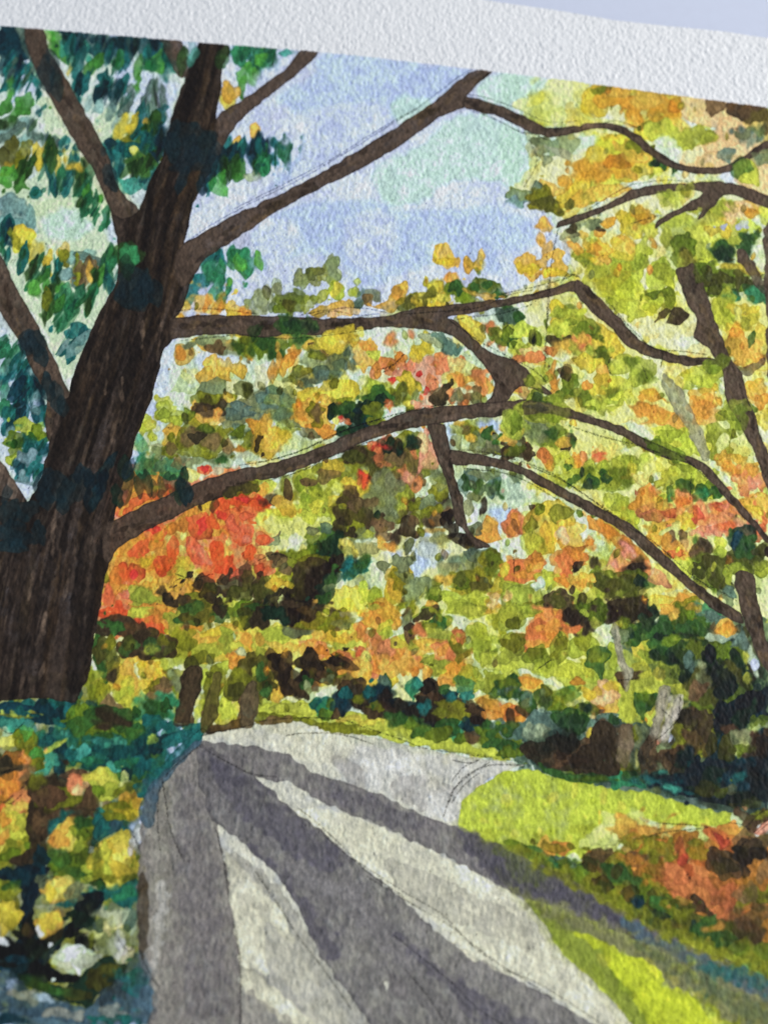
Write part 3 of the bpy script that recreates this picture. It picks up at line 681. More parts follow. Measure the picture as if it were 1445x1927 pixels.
T(945,760,'''
ylg: 360,30 500,40 700,140 900,250 1100,300 1200,420 1290,520 1300,640 1200,700 1000,900 900,860 760,720 640,620 400,440 200,300 0,240 0,180 200,180
ylg: 700,0 960,0 1060,140 1110,300 1000,280 800,180 650,110
ylg: 1050,130 1300,100 1380,360 1445,560 1445,700 1300,540 1150,300
mnt: 640,90 720,80 800,150 860,190 780,190 700,150
mnt: 480,310 540,330 600,340 640,260 690,260 680,200 620,220 600,300
mnt: 780,380 860,370 870,440 840,480 790,430
mnt: 1120,230 1170,290 1250,420 1330,480 1290,500 1200,400 1130,320
mnt: 370,570 480,620 560,780 620,800 600,830 500,800 430,700 380,640
mnt: 0,380 120,460 300,520 480,620 380,620 200,540 60,560 0,540
mnt: 0,760 60,740 130,820 130,870 60,860 0,840
mnt: 780,950 1000,1000 980,1020 900,1040 820,1020
mnt: 0,1060 60,1040 60,1100 0,1100
pyl: 300,900 480,900 480,960 600,900 700,930 850,860 980,1000 860,1040 800,1156 300,1156
pyl 560 210 160 70 20 / 440 220 130 90 0 / 560 260 110 90 0 / 300 250 130 90 0 / 780 300 160 110 0
ylg 480 160 260 80 15
org 780 40 110 110 0 / 830 60 150 110 0 / 920 90 130 80 10 / 1100 50 130 110 0 / 1140 20 80 60 0 / 970 120 60 60 0
amb 870 80 110 60 0 / 1080 30 90 60 0 / 830 130 60 40 0
pyl 660 60 130 90 0
lim 960 190 130 110 0 / 1030 240 90 90 0 / 870 150 90 60 0 / 900 230 90 60 0 / 1140 200 110 110 0
cht 1180 160 130 110 0 / 1180 250 110 90 0 / 1240 30 110 110 0 / 1270 90 80 110 0 / 900 170 110 60 0
gol 1280 60 60 80 0 / 1340 20 70 60 0
+gol 1300 110 70 110 0
ylg 1200 210 60 110 0
amb 1200 300 80 80 0 / 1300 310 90 60 0 / 1330 350 110 70 0
org 1350 370 90 80 20 / 1230 340 60 60 0 / 1280 370 60 40 0 / 1350 540 110 80 20 / 1420 570 60 110 0
cor 1300 420 60 80 0 / 1340 440 90 90 0 / 1410 440 60 90 0
pnk 1370 430 60 50 0 / 1320 470 60 40 0
amb: 1290,510 1445,490 1445,640 1380,620 1320,570
ror 1420 600 50 60 0
gld 1370 570 90 40 20
+gol 870 230 160 60 20 / 920 280 130 40 15 / 830 220 60 60 0
olv 700 210 110 40 20
umb 100 230 110 110 0 / 40 250 80 60 -20 / 140 270 70 70 0 / 360 180 50 70 -10 / 20 230 40 60 0
gol 180 150 110 90 0 / 260 190 130 90 0 / 300 150 90 70 0 / 80 250 90 70 0 / 240 120 90 60 0
sag 230 180 90 80 0 / 170 150 110 90 0 / 40 180 80 60 0 / 110 140 60 50 0
amb 50 180 90 60 -20 / 60 210 50 40 0 / 340 210 90 60 0
frs 380 190 40 80 -10 / 270 160 60 60 0
+cht 60 110 110 150 0
+gol 70 110 70 90 0
+cht: 80,0 350,0 350,80 260,110 180,100 90,60
+gol 180 40 130 70 0 / 290 50 110 70 0
+dep 200 20 90 40 0
ter 235 300 80 130 -20 / 410 310 90 70 10 / 518 278 60 70 -25 / 220 270 60 50 0
org 400 300 50 60 0 / 250 330 60 50 0
ror 520 280 50 40 -25 / 210 280 40 50 0
lim 340 320 90 90 0 / 460 370 110 110 0 / 540 420 110 90 0 / 360 410 110 90 0 / 600 380 130 130 0 / 660 340 130 110 0 / 760 320 90 80 0
cht 480 390 90 90 0 / 640 380 150 130 20 / 690 340 90 110 0 / 560 360 60 80 0 / 600 450 90 50 0
gol 650 390 110 90 20 / 470 360 60 50 0
frs 355 345 40 40 20 / 435 370 36 60 10 / 400 400 50 30 -20 / 370 420 50 40 0 / 560 395 50 70 -10 / 480 420 70 80 0 / 500 440 40 30 0
dep 355 340 30 26 20 / 430 365 24 50 10 / 560 400 36 50 -10 / 470 430 40 60 0
pyl 760 410 90 60 0 / 820 340 90 60 0
lim: 560,490 620,480 700,540 740,640 720,700 660,650 580,580
cht 650 560 90 90 20 / 700 620 60 60 0
lim 980 380 160 130 10 / 1080 420 110 110 0 / 900 410 110 80 0 / 1140 470 60 80 0 / 870 500 60 50 0
cht 940 400 90 60 0 / 1090 390 80 60 0 / 1010 350 80 60 0
gol 990 440 90 60 0 / 1130 440 60 60 0
frs 990 460 90 90 0 / 915 490 50 70 0 / 1080 480 90 80 0 / 1160 480 60 60 0
emr 1080 480 60 60 0 / 910 490 40 50 0
bmd 990 490 60 40 0
org 790 490 80 110 0 / 770 550 110 90 0 / 840 540 60 90 0
amb 830 590 110 50 0 / 740 540 50 80 0 / 880 550 60 70 0 / 960 610 80 90 0 / 850 680 110 90 0 / 830 740 90 80 0
ter 810 480 50 70 10 / 780 570 70 50 0
cor 820 600 90 60 0 / 920 600 80 90 0 / 980 550 90 130 -10 / 1070 600 110 110 0 / 1180 570 110 90 0 / 1240 580 90 60 20 / 1140 640 110 110 0 / 1220 670 80 70 0
crs 910 590 60 50 0 / 975 540 60 50 0 / 1060 600 60 80 0 / 1180 560 60 40 0
pnk 1200 640 110 80 0 / 1110 690 90 60 0 / 1300 640 90 60 20 / 1140 680 110 60 0 / 1210 560 60 40 0 / 1060 700 60 50 0 / 1340 690 60 40 0
ror 1230 660 70 60 0 / 990 520 60 30 0 / 1400 690 60 50 0
gld 1000 620 50 60 0 / 920 640 60 30 0 / 1010 660 70 50 0
ylg 940 680 90 80 0 / 1000 720 60 90 0 / 1050 740 60 60 0
pnk 1320 600 80 50 30 / 1360 660 50 60 0
cor 1390 710 90 60 25
bdk 930 760 50 90 -15 / 985 740 40 90 -15
bmd 915 720 50 50 0 / 980 710 40 50 0
org 930 790 110 80 10 / 890 740 60 90 0 / 980 820 80 60 0
ror 950 810 90 50 0
pch 1010 770 60 70 0
frs 1050 740 30 50 0
umb 1080 800 90 110 0 / 1100 760 60 60 0
bmd 1060 810 60 80 20
gol 1100 880 130 130 0 / 1180 920 130 150 0 / 1100 950 110 90 0 / 1200 830 90 60 0 / 1060 900 80 110 0 / 1350 860 130 130 0 / 1260 860 80 110 0
dol 1070 900 90 90 0 / 1130 870 80 80 0 / 1190 890 80 110 0 / 1170 960 90 90 0 / 1330 870 90 90 0 / 1260 830 80 90 0 / 1380 830 90 90 0 / 1220 980 60 80 0
lim 1000 890 90 90 0 / 1190 770 70 80 0 / 1230 940 50 90 0 / 1420 900 50 90 0 / 1150 880 30 50 0 / 1280 900 60 60 0 / 1310 920 60 50 0
cht 1400 880 60 60 0 / 1120 920 40 60 0 / 1170 800 60 50 0
dep 1300 730 120 110 0 / 1280 770 90 90 0 / 1340 700 60 60 0
tdk 1290 750 90 80 0
frs 1330 760 70 90 0 / 1310 810 110 60 0 / 1240 710 30 60 0
dol 1420 790 90 70 0
bdk 1440 800 30 60 0
sag 1210 1040 90 40 20
slg 1230 1020 60 60 0
ter 70 650 100 140 15 / 235 700 70 130 -10 / 170 600 60 80 0 / 470 755 60 60 0
org 60 660 70 90 15 / 230 690 50 80 -10 / 470 750 40 40 0
umb 165 570 40 40 20
gld: 110,640 200,540 300,520 390,580 390,650 290,700 290,790 200,830 130,780 100,700
olv 200 570 50 50 0 / 160 650 60 60 0
cht 160 740 110 110 0 / 310 600 110 80 0 / 180 800 110 60 0
amb 370 680 110 90 0 / 380 760 130 90 0
pch 330 720 60 110 0
rst 350 830 130 110 0 / 330 900 90 90 0 / 400 800 90 60 0 / 60 880 80 110 0
ter 100 900 160 110 0 / 170 870 110 110 0 / 370 840 130 90 0 / 340 930 80 60 0 / 60 930 70 60 0 / 180 920 90 60 0
org 160 870 80 80 0 / 130 930 110 50 0 / 400 820 90 60 0 / 190 830 50 50 0
bdk 410 880 60 40 -30 / 425 865 20 30 0 / 395 900 26 26 0
org: 470,610 560,650 700,750 790,830 780,880 700,860 620,780 540,710 480,670
rst 560 680 130 50 30 / 660 760 110 60 30
ter 640 870 90 110 0 / 690 900 130 90 0 / 630 820 60 60 0 / 760 880 70 90 0
pnk 680 820 80 60 30 / 600 870 60 70 0
umb 730 880 110 80 -10 / 500 870 50 80 0
bdk 730 880 80 40 -10 / 510 850 20 40 0
pyl 590 910 70 60 0
gol 510 940 80 110 0 / 560 980 110 110 0 / 610 1000 110 130 0 / 700 980 130 130 0 / 740 940 80 90 0
dol 530 960 90 80 0 / 600 990 80 80 0 / 690 970 110 80 0 / 750 990 60 80 0 / 560 1030 90 60 0 / 720 1030 90 60 0
dep 740 960 60 60 0 / 790 1110 60 90 0 / 820 1140 40 60 0
frs 800 975 60 50 20 / 830 1080 30 60 0
pnk 840 940 110 60 20 / 880 970 60 40 20
yel 880 1080 110 80 0 / 830 1060 60 60 0
amb: 880,1120 960,1050 1000,1010 1070,1060 1080,1110 1000,1156 880,1156
org 1000 1080 90 80 0 / 930 1120 70 60 0
olv 1030 1110 90 110 0 / 940 1130 70 60 0
lim 260 960 90 90 0 / 480 1040 90 90 0 / 400 1100 80 90 0 / 430 1000 60 60 0 / 520 1060 60 70 0
cht 250 970 60 60 0 / 430 1080 110 80 0
amb 350 970 90 60 0 / 420 960 90 80 0 / 240 1120 130 50 0 / 290 1140 90 40 0
org 330 960 60 50 0 / 250 1140 90 40 0 / 430 970 60 40 0
umb 300 1050 130 90 0 / 260 1080 80 60 0 / 380 1010 30 50 0 / 430 1070 50 90 0 / 370 1130 110 70 0
dol 310 1060 90 70 0 / 430 1060 40 60 0 / 390 1150 80 30 0
umb 500 1110 90 80 0 / 620 1110 130 110 0 / 700 1110 130 110 0 / 570 1140 60 60 0
bdk 650 1110 110 80 0 / 720 1100 90 90 0 / 590 1130 60 60 0
gol 520 1100 80 70 0 / 460 1120 60 60 0
cht: 0,1000 60,980 200,980 220,1040 200,1120 100,1156 0,1156
cht 100 1060 130 130 0 / 50 1030 80 80 0
olv 170 1100 80 80 0 / 60 1110 110 50 0
pch 20 1040 40 60 0
mnt 200 980 50 60 20
gld 10 900 50 80 0
emr 1120 1110 90 60 20 / 1150 1140 60 40 0
''')
T(0,1140,'''
yel: 450,350 520,340 600,300 760,240 900,300 880,400 800,500 760,560 640,560 560,520 500,440
amb: 660,320 700,260 800,270 860,320 850,380 760,420 700,460 620,420
org: 700,0 900,0 1000,110 1080,90 1090,140 960,110 900,160 820,120 760,60 700,70
cor: 545,0 700,0 690,50 640,70 560,80 530,130 540,50
ror 640 20 110 50 0 / 840 110 80 110 -30 / 790 80 90 60 0
ror 590 50 90 50 0 / 820 90 60 60 -30
lim: 720,20 830,0 830,30 760,70 700,60
gld: 950,130 1100,140 1260,80 1445,120 1445,220 1330,250 1220,300 1100,320 960,270 900,140
amb 1160 200 110 70 0 / 1230 130 70 50 0 / 1350 180 130 90 0 / 1000 130 110 60 20
org 1340 170 70 90 0 / 1030 110 110 30 0 / 1240 140 50 40 0 / 860 50 110 60 0
cht 1240 190 90 90 0 / 1120 240 130 80 0 / 1000 230 130 80 0 / 950 100 90 90 0 / 1220 230 80 60 0 / 930 300 110 80 0
olv 1010 190 110 90 0 / 1100 280 110 60 0 / 960 160 60 90 0 / 880 260 110 60 0
lim 1430 80 60 90 0 / 1400 230 90 50 0 / 1210 330 70 60 0 / 1300 220 60 50 0
org: 1240,290 1260,250 1300,240 1325,280 1290,340 1250,340
org 870 390 80 80 0 / 1270 290 60 70 0
mnt 750 345 60 90 10 / 1310 250 60 40 20 / 1100 440 36 80 0 / 1272 160 14 60 0 / 790 400 50 30 30
gld 810 360 110 110 0 / 640 400 130 130 0 / 760 440 130 80 0 / 870 400 50 60 0
amb 810 350 60 90 -10 / 680 340 80 60 0 / 720 420 60 60 0
crm 605 510 70 80 0
lim 690 500 110 130 0 / 730 600 90 60 0 / 640 480 70 60 0 / 700 440 60 80 0
umb 640 110 210 90 0 / 700 130 130 90 0 / 590 120 110 80 0 / 760 150 90 110 0 / 800 170 110 110 0 / 700 220 110 110 0 / 910 220 100 110 -20 / 830 230 110 120 0
frs 620 110 110 50 0 / 545 270 90 200 0 / 700 220 90 80 0 / 820 210 80 80 0 / 560 350 60 90 0 / 1060 50 170 90 0 / 1030 20 130 60 0 / 1190 40 80 90 0 / 1380 50 130 110 0
dol 550 230 80 150 0 / 620 330 70 110 15 / 700 200 80 70 0 / 600 280 60 130 10 / 920 220 70 60 -20 / 1340 60 90 90 0 / 1060 60 150 50 0 / 1120 70 60 60 0
umb 1010 105 40 60 -10 / 1200 30 60 60 0 / 1420 30 60 60 0 / 900 0 60 20 0 / 610 380 50 70 20
olv 600 200 60 90 0 / 880 190 60 50 0 / 1300 90 70 70 0
cht 820 240 60 60 0 / 500 380 80 60 0
olv 500 430 90 130 0 / 470 400 60 90 0 / 560 470 80 110 -15 / 860 460 130 110 -35 / 950 390 90 110 0 / 960 430 80 90 0
bmd 850 470 110 70 -35 / 900 420 60 60 0 / 600 560 130 110 0
sag 960 420 60 110 0 / 940 370 60 40 0 / 880 500 60 50 0
lim 1080 580 60 130 10 / 960 560 50 160 15 / 1100 400 50 130 10 / 1220 570 110 130 0 / 1210 480 60 110 0 / 1420 540 60 80 0 / 750 640 80 80 0
yel 960 580 30 110 15 / 780 640 60 60 0
lim: 1160,640 1220,480 1280,600 1270,640
umb: 1000,350 1100,350 1090,460 1040,560 1020,630 940,640 960,560 980,480
bmd 990 560 60 150 15 / 1040 590 40 110 10
dol: 1010,290 1060,280 1080,350 1050,370 1000,350
olv 1150 440 90 210 10 / 1180 400 90 130 0 / 1140 560 70 130 5
bmd: 1110,560 1170,550 1160,640 1120,700 1095,620
dol: 1230,420 1280,340 1350,260 1445,250 1445,470 1400,480 1300,520 1260,520 1220,480
olv 1300 400 110 110 0 / 1420 360 70 110 0 / 1250 450 80 110 20
dol 1290 460 90 80 0 / 1390 320 110 90 0 / 1410 430 60 80 0
bmd: 1320,470 1390,420 1390,600 1360,660 1300,640 1300,560
slg 1350 560 60 90 0
umb: 1110,660 1200,640 1340,620 1370,640 1300,660 1200,680 1120,700
emr 770 560 80 110 20 / 860 560 140 110 20 / 910 520 60 80 0 / 830 620 60 110 0
frs 840 580 110 110 20 / 900 540 60 90 10 / 740 580 40 60 0
tea 840 640 110 90 0 / 1040 680 100 70 -10 / 930 660 110 60 0
tea: 0,530 230,510 270,490 320,450 345,420 365,440 400,430 410,470 390,560 380,640 340,660 200,620 0,660
tdk 330 520 130 170 0 / 240 560 130 110 0 / 60 560 160 60 0 / 360 600 70 110 0 / 180 600 130 60 0
tea 100 590 130 60 0 / 300 500 60 110 10 / 350 480 50 110 10 / 40 640 110 50 0 / 370 540 50 130 0
gld 90 605 130 14 5 / 20 590 60 14 0 / 180 580 50 14 10
tlt 60 650 130 70 0 / 160 650 60 60 0 / 60 700 90 60 0 / 110 640 50 60 0
lim 90 600 90 12 5
crm: 0,660 60,700 100,760 60,800 0,790
yel 40 750 90 80 0
frs: 380,560 560,540 700,600 760,700 900,760 880,900 700,960 480,900 380,760 360,640
gol 440 600 130 130 0 / 560 640 130 110 0 / 700 640 90 90 0 / 480 700 110 90 0 / 620 700 110 110 0
frs 520 600 130 90 0 / 660 620 110 110 0 / 430 660 110 110 0 / 740 690 90 90 0 / 570 730 130 90 0
umb 600 620 130 90 0 / 570 580 90 80 0
tdk 560 800 110 110 0 / 650 840 90 110 20 / 770 820 110 130 0 / 830 760 110 90 0 / 330 840 80 200 0 / 260 740 100 80 0 / 720 900 90 90 0 / 350 920 50 80 0 / 900 730 110 70 -20
tea 480 770 130 110 0 / 700 800 110 90 0 / 600 760 130 90 0 / 800 740 110 90 0 / 390 740 80 90 0 / 280 720 110 60 -10 / 520 850 110 90 0 / 640 780 110 90 0 / 860 860 110 90 -30 / 960 720 160 60 -30 / 760 880 80 110 0 / 400 820 70 90 0
tlt 570 740 90 60 0 / 450 800 70 60 0 / 250 850 110 130 20 / 340 700 60 40 0 / 210 910 110 50 0 / 540 820 60 50 0 / 640 740 60 40 0 / 620 880 60 60 0
emr 480 850 130 50 0 / 680 860 80 60 0
lim 290 770 110 26 -30 / 830 730 50 50 0
olv 150 730 90 110 10 / 170 820 130 110 0 / 110 700 70 60 0
grs 140 690 60 70 0 / 200 800 60 60 0
bgr: 760,960 830,930 880,900 960,820 1080,720 1090,740 1010,800 880,930 850,1040 830,1120 780,1090
rst: 0,830 120,800 160,900 180,1000 150,1100 180,1156 0,1156
ter 100 880 110 160 10 / 60 960 110 130 0 / 110 1060 110 160 0 / 40 840 80 60 0
org 60 940 90 110 0 / 90 840 70 60 0 / 30 1010 50 60 0
bmd 30 880 70 90 0 / 40 900 110 26 -15 / 160 940 80 110 0
umb 30 850 60 60 0 / 40 900 90 12 -15 / 60 1040 90 10 -40
yel 60 1120 130 80 0 / 110 1090 80 60 0 / 20 1130 50 60 0
lim 90 1140 90 40 0
ror 15 1110 30 50 0
umb 240 1000 160 130 0 / 230 1080 130 130 0 / 340 1080 160 140 0 / 490 1060 90 160 0 / 300 980 130 110 0
olv 330 1050 160 130 0 / 250 1060 110 110 0 / 200 960 90 90 0
brn 480 1070 90 130 0 / 300 1040 110 90 0 / 220 1040 90 90 0 / 410 920 110 60 0
cor 420 970 80 90 -20 / 400 940 60 50 0 / 380 970 40 60 0
pch 440 1000 60 60 -20
lim: 480,930 560,880 640,920 650,1000 600,1060 540,1060 500,1000
yel 530 920 110 60 0 / 580 960 90 80 0
cht 600 1000 90 80 0
ylg 670 950 60 90 0
gol 730 960 60 70 0 / 530 1010 60 60 0
olv 700 1010 90 90 0
gld: 560,1080 640,1060 720,1000 770,1000 770,1120 720,1156 600,1120
amb 740 1060 50 130 0 / 690 1060 60 60 0
olv 640 1110 150 90 0 / 600 1120 80 60 0
tea 540 1130 40 60 20 / 380 1140 110 50 0
tlt 320 1140 60 40 0
lil 770 1140 50 60 0
''')
T(480,1140,'''
mnt: 480,30 560,50 600,120 540,90 440,40
mnt: 720,150 800,60 870,60 860,110 820,140 740,180
mnt: 1050,50 1160,70 1250,90 1260,130 1180,90 1160,150 1100,140 1060,90
mnt: 490,250 530,210 620,210 620,240 540,240 500,280
mnt: 650,430 740,340 760,420 780,450 740,460 640,450
mnt: 780,230 960,220 860,270 800,260
mnt: 940,400 1060,370 1060,390 960,420
mnt: 1140,200 1210,250 1220,330 1340,340 1350,380 1260,400 1180,320 1140,290
mnt: 270,510 400,440 460,430 450,460 370,500 280,515
mnt: 1280,480 1445,520 1445,570 1400,560 1300,500
mnt: 1290,620 1445,620 1445,650 1300,640
mnt: 1200,440 1250,440 1290,480 1200,490
yel: 0,100 400,120 560,100 620,200 560,240 380,200 120,240 60,250 0,240
gld: 300,200 420,220 540,240 660,300 740,360 760,440 600,440 500,380 420,420 300,460 220,480 120,520 60,480 40,300 60,240
cht: 0,250 60,250 40,400 30,560 0,560
lim: 20,540 150,520 320,520 460,580 800,640 900,700 1100,730 1230,790 1230,820 1000,780 760,710 500,640 330,620 180,610 30,590
olv: 0,590 60,575 200,600 340,620 500,640 620,680 380,670 300,650 160,610 40,640 0,630
bmd: 40,620 160,600 200,630 60,650
olv: 330,640 560,640 700,690 640,700 400,680
lim 230 560 260 60 5 / 560 610 150 60 0 / 700 650 150 60 0 / 920 720 160 50 10 / 900 670 110 60 0
yel 520 610 90 40 0 / 620 630 80 40 0
lim: 40,140 180,110 190,180 100,210 20,230
cht 100 150 130 70 10 / 50 190 80 60 0
lim 250 130 110 50 0 / 450 150 160 80 0 / 480 210 110 50 0
amb 20 180 50 80 0 / 430 160 150 80 0 / 350 150 80 60 0 / 500 150 80 60 0
yel 470 130 110 40 0
umb 280 60 130 150 20 / 310 40 110 110 0 / 170 40 110 110 20 / 240 100 110 90 0 / 30 60 90 110 0 / 460 70 130 90 0
bdk 300 30 110 90 0 / 290 80 90 60 30 / 90 30 70 70 0 / 200 60 70 70 0
dep 70 40 60 80 0 / 140 50 60 90 0 / 160 80 50 50 0
olv 420 90 110 90 0 / 480 80 80 60 0 / 300 110 90 60 0 / 380 110 60 80 0
sag 470 100 90 60 0 / 220 150 110 50 0
org 640 60 130 90 0 / 700 70 150 90 0 / 660 110 110 60 0 / 690 30 130 60 0
amb 720 30 130 60 0 / 760 80 60 80 0 / 570 140 60 110 20
ter 600 160 90 110 -20 / 630 190 80 90 0 / 680 210 80 90 0 / 710 250 150 130 0 / 690 300 130 110 0 / 640 350 60 60 0 / 590 150 60 80 0
org 700 270 110 110 0 / 800 290 110 110 0 / 860 300 90 110 0 / 840 340 90 70 0 / 650 330 60 80 10
cor 710 240 80 60 0 / 870 290 60 50 0 / 640 370 40 30 0
amb 820 330 110 90 0 / 880 230 110 60 0 / 760 360 90 60 0 / 700 330 60 60 0
lim 700 130 60 80 0 / 790 190 110 60 0 / 650 10 60 20 0
cht 715 140 50 70 0 / 950 110 80 60 0
bmd 835 140 60 160 5 / 830 50 50 90 5
sag 830 70 50 80 5
umb 840 130 50 80 0
umb: 860,80 930,0 1000,0 990,50 940,70 890,80
gol 1000 90 110 80 0 / 960 120 60 50 0
frs 990 90 90 60 0 / 1000 110 50 60 0
olv 900 110 80 60 0
lim 970 160 160 90 0 / 1060 170 110 60 0 / 1140 20 150 70 0 / 1200 20 90 60 0 / 1030 300 110 110 0 / 990 350 90 90 0 / 940 290 60 60 0 / 870 210 60 50 0
cht 1000 170 110 50 0 / 1180 30 110 50 0 / 1020 300 80 90 0 / 980 360 60 50 0 / 940 290 60 40 -35
amb 1100 170 80 90 0 / 930 210 110 60 0 / 1000 210 110 60 0
ter 1110 170 60 80 0 / 1030 240 90 80 20 / 990 220 60 50 0 / 1090 280 90 60 20 / 1110 310 60 110 0 / 1180 240 20 30 -20 / 890 130 60 60 0
org 1100 340 90 90 0 / 1060 390 110 70 -10 / 930 370 60 90 10 / 1040 420 80 60 0 / 1020 240 60 50 0
olv 1110 250 60 80 0 / 1000 60 40 40 0
lim: 1150,130 1200,80 1240,100 1270,150 1280,260 1260,310 1200,290 1170,200
cht 1200 140 90 90 0 / 1220 230 90 110 0 / 1380 60 130 130 0 / 1400 20 130 60 0 / 1320 220 110 110 0 / 1400 250 110 110 0
olv 1400 210 110 110 0 / 1340 90 90 110 0 / 1390 100 90 60 0 / 1410 50 80 80 0
gol 1400 200 80 90 0 / 1330 240 60 60 0
lim 1320 300 160 90 0 / 1420 320 80 80 0 / 1260 290 60 60 0 / 1400 380 60 60 0 / 1300 420 110 110 0 / 1380 280 110 50 0
lim: 1100,380 1150,320 1210,340 1240,400 1230,450 1180,470 1120,440
cht 1160 370 110 90 0 / 1190 430 80 60 0 / 1290 430 90 90 0 / 1310 400 60 60 0
ter 275 220 90 70 0 / 345 250 90 90 20 / 572 265 60 90 -10 / 460 270 100 60 0 / 510 320 60 80 0 / 240 390 40 50 0
org 280 230 60 50 0 / 350 240 60 60 0 / 440 270 80 40 0 / 380 330 80 60 0 / 320 430 60 60 0 / 520 330 40 60 0 / 470 370 60 60 0
ror 572 270 40 60 -10
amb 170 240 160 80 10 / 140 280 110 60 0 / 390 330 110 60 0 / 560 340 110 110 0 / 620 370 60 50 0 / 540 420 110 50 0 / 120 480 60 80 0
pyl 200 310 110 90 20 / 600 300 60 90 0
mnt 230 360 40 50 20 / 320 460 60 30 -20
umb 90 290 80 130 -10 / 150 340 110 150 -15 / 180 390 110 110 0 / 290 290 110 110 0 / 300 340 90 150 0 / 380 380 110 80 0 / 465 310 130 80 10 / 170 440 80 110 0 / 240 450 90 140 0 / 290 420 80 90 0
bdk 110 300 60 80 -20 / 150 350 80 90 0 / 290 300 80 80 0 / 460 305 90 50 10 / 230 450 70 90 0 / 300 360 50 60 0 / 160 450 50 60 0
brn 160 310 80 60 -15 / 240 470 60 80 0 / 370 380 60 60 0 / 300 280 60 40 0
dol 30 440 90 130 10 / 75 400 60 90 0 / 70 460 60 90 0 / 420 390 60 60 0 / 30 320 60 110 0
frs 30 360 60 110 0 / 60 460 50 80 0 / 270 420 60 60 0
sag 400 400 60 50 0 / 285 450 40 90 0
olv 500 410 90 90 0 / 30 520 50 90 0
bmd 500 400 70 70 0
tea 360 540 100 70 -15 / 340 530 60 60 0 / 640 480 70 110 20 / 880 430 110 60 0 / 630 520 40 80 0
emr 380 550 70 80 0 / 370 590 60 50 0 / 850 430 60 90 0 / 860 460 50 60 0
gol 390 590 80 60 0 / 420 540 60 60 0
frs: 670,440 680,400 710,380 740,420 740,470 700,460
slg 700 420 60 70 0
bdk: 430,560 450,450 490,440 560,420 610,440 620,500 680,450 740,460 760,510 820,520 870,560 900,420 960,400 1000,440 1010,490 1080,480 1120,520 1180,560 1220,540 1250,600 1240,680 1180,720 1120,660 980,660 900,640 820,620 740,600 700,600 640,610 580,570 520,540 480,580 450,600
nvy 470 530 90 110 20 / 700 500 110 110 0 / 860 570 150 80 0 / 520 480 60 80 20 / 640 470 60 60 0 / 960 640 90 50 0 / 740 530 80 60 0
tdk 500 480 80 80 20 / 460 530 70 90 20 / 640 510 60 90 0 / 910 540 80 110 10 / 1060 490 70 60 0 / 690 470 70 60 0
umb 560 450 90 110 0 / 570 520 90 80 0 / 610 570 90 60 30 / 1000 580 150 110 0 / 1080 550 130 110 0 / 1160 600 130 130 0 / 1200 580 80 110 0 / 940 480 110 90 0 / 790 540 80 60 0 / 1190 700 80 80 0 / 690 580 90 60 0
olv 1060 560 110 90 0 / 1110 600 90 80 0 / 1010 590 80 80 0 / 580 490 50 60 0 / 750 620 60 50 0 / 660 550 60 50 0
brn 470 440 60 60 0 / 960 490 60 60 0 / 1180 560 60 60 0 / 630 590 60 50 30 / 440 590 40 50 0
bdk 700 500 90 80 0 / 850 580 90 60 0 / 940 440 90 60 0 / 1190 640 90 60 0 / 960 620 90 60 0
tea 920 560 60 80 10 / 620 470 60 60 0 / 1060 500 50 50 0 / 1150 490 60 80 20 / 500 460 50 50 0
tlt 1130 430 90 60 0 / 1150 480 60 60 20 / 870 420 50 50 0 / 1100 660 50 60 0 / 1120 460 40 40 0
emr 1100 700 60 90 0 / 1150 420 70 50 0 / 1060 670 80 70 0
frs 760 620 130 60 0 / 870 650 90 70 0 / 900 690 110 50 0 / 1050 660 110 90 0 / 1030 460 60 50 0 / 1000 680 60 60 0
gol 990 700 110 90 0 / 850 640 60 60 0 / 1120 720 60 60 0
tdk 1140 640 60 60 -20 / 1210 690 90 40 0 / 1170 670 70 40 0
bmd 1175 720 60 60 0
amb: 1180,510 1250,490 1310,500 1320,540 1390,560 1420,640 1340,620 1280,620 1230,560
org 1340 560 90 60 20 / 1280 530 110 60 0 / 1430 580 60 70 0 / 1310 600 110 50 10 / 1260 590 60 40 20
ter 1350 560 70 40 20
bdk 1390 600 50 90 -25 / 1420 620 40 30 0
frs 1380 450 110 110 0 / 1310 470 60 60 0 / 1410 420 80 90 0 / 1260 660 60 80 0
slg 1390 460 90 80 0 / 1350 670 130 110 0 / 1430 680 60 90 0
gol 1350 720 130 90 0 / 1280 700 90 90 0 / 1260 740 80 60 0 / 1400 760 110 60 0
frs 1340 750 110 70 0 / 1420 780 60 60 0 / 1290 690 60 60 0 / 1440 540 30 60 0
''')
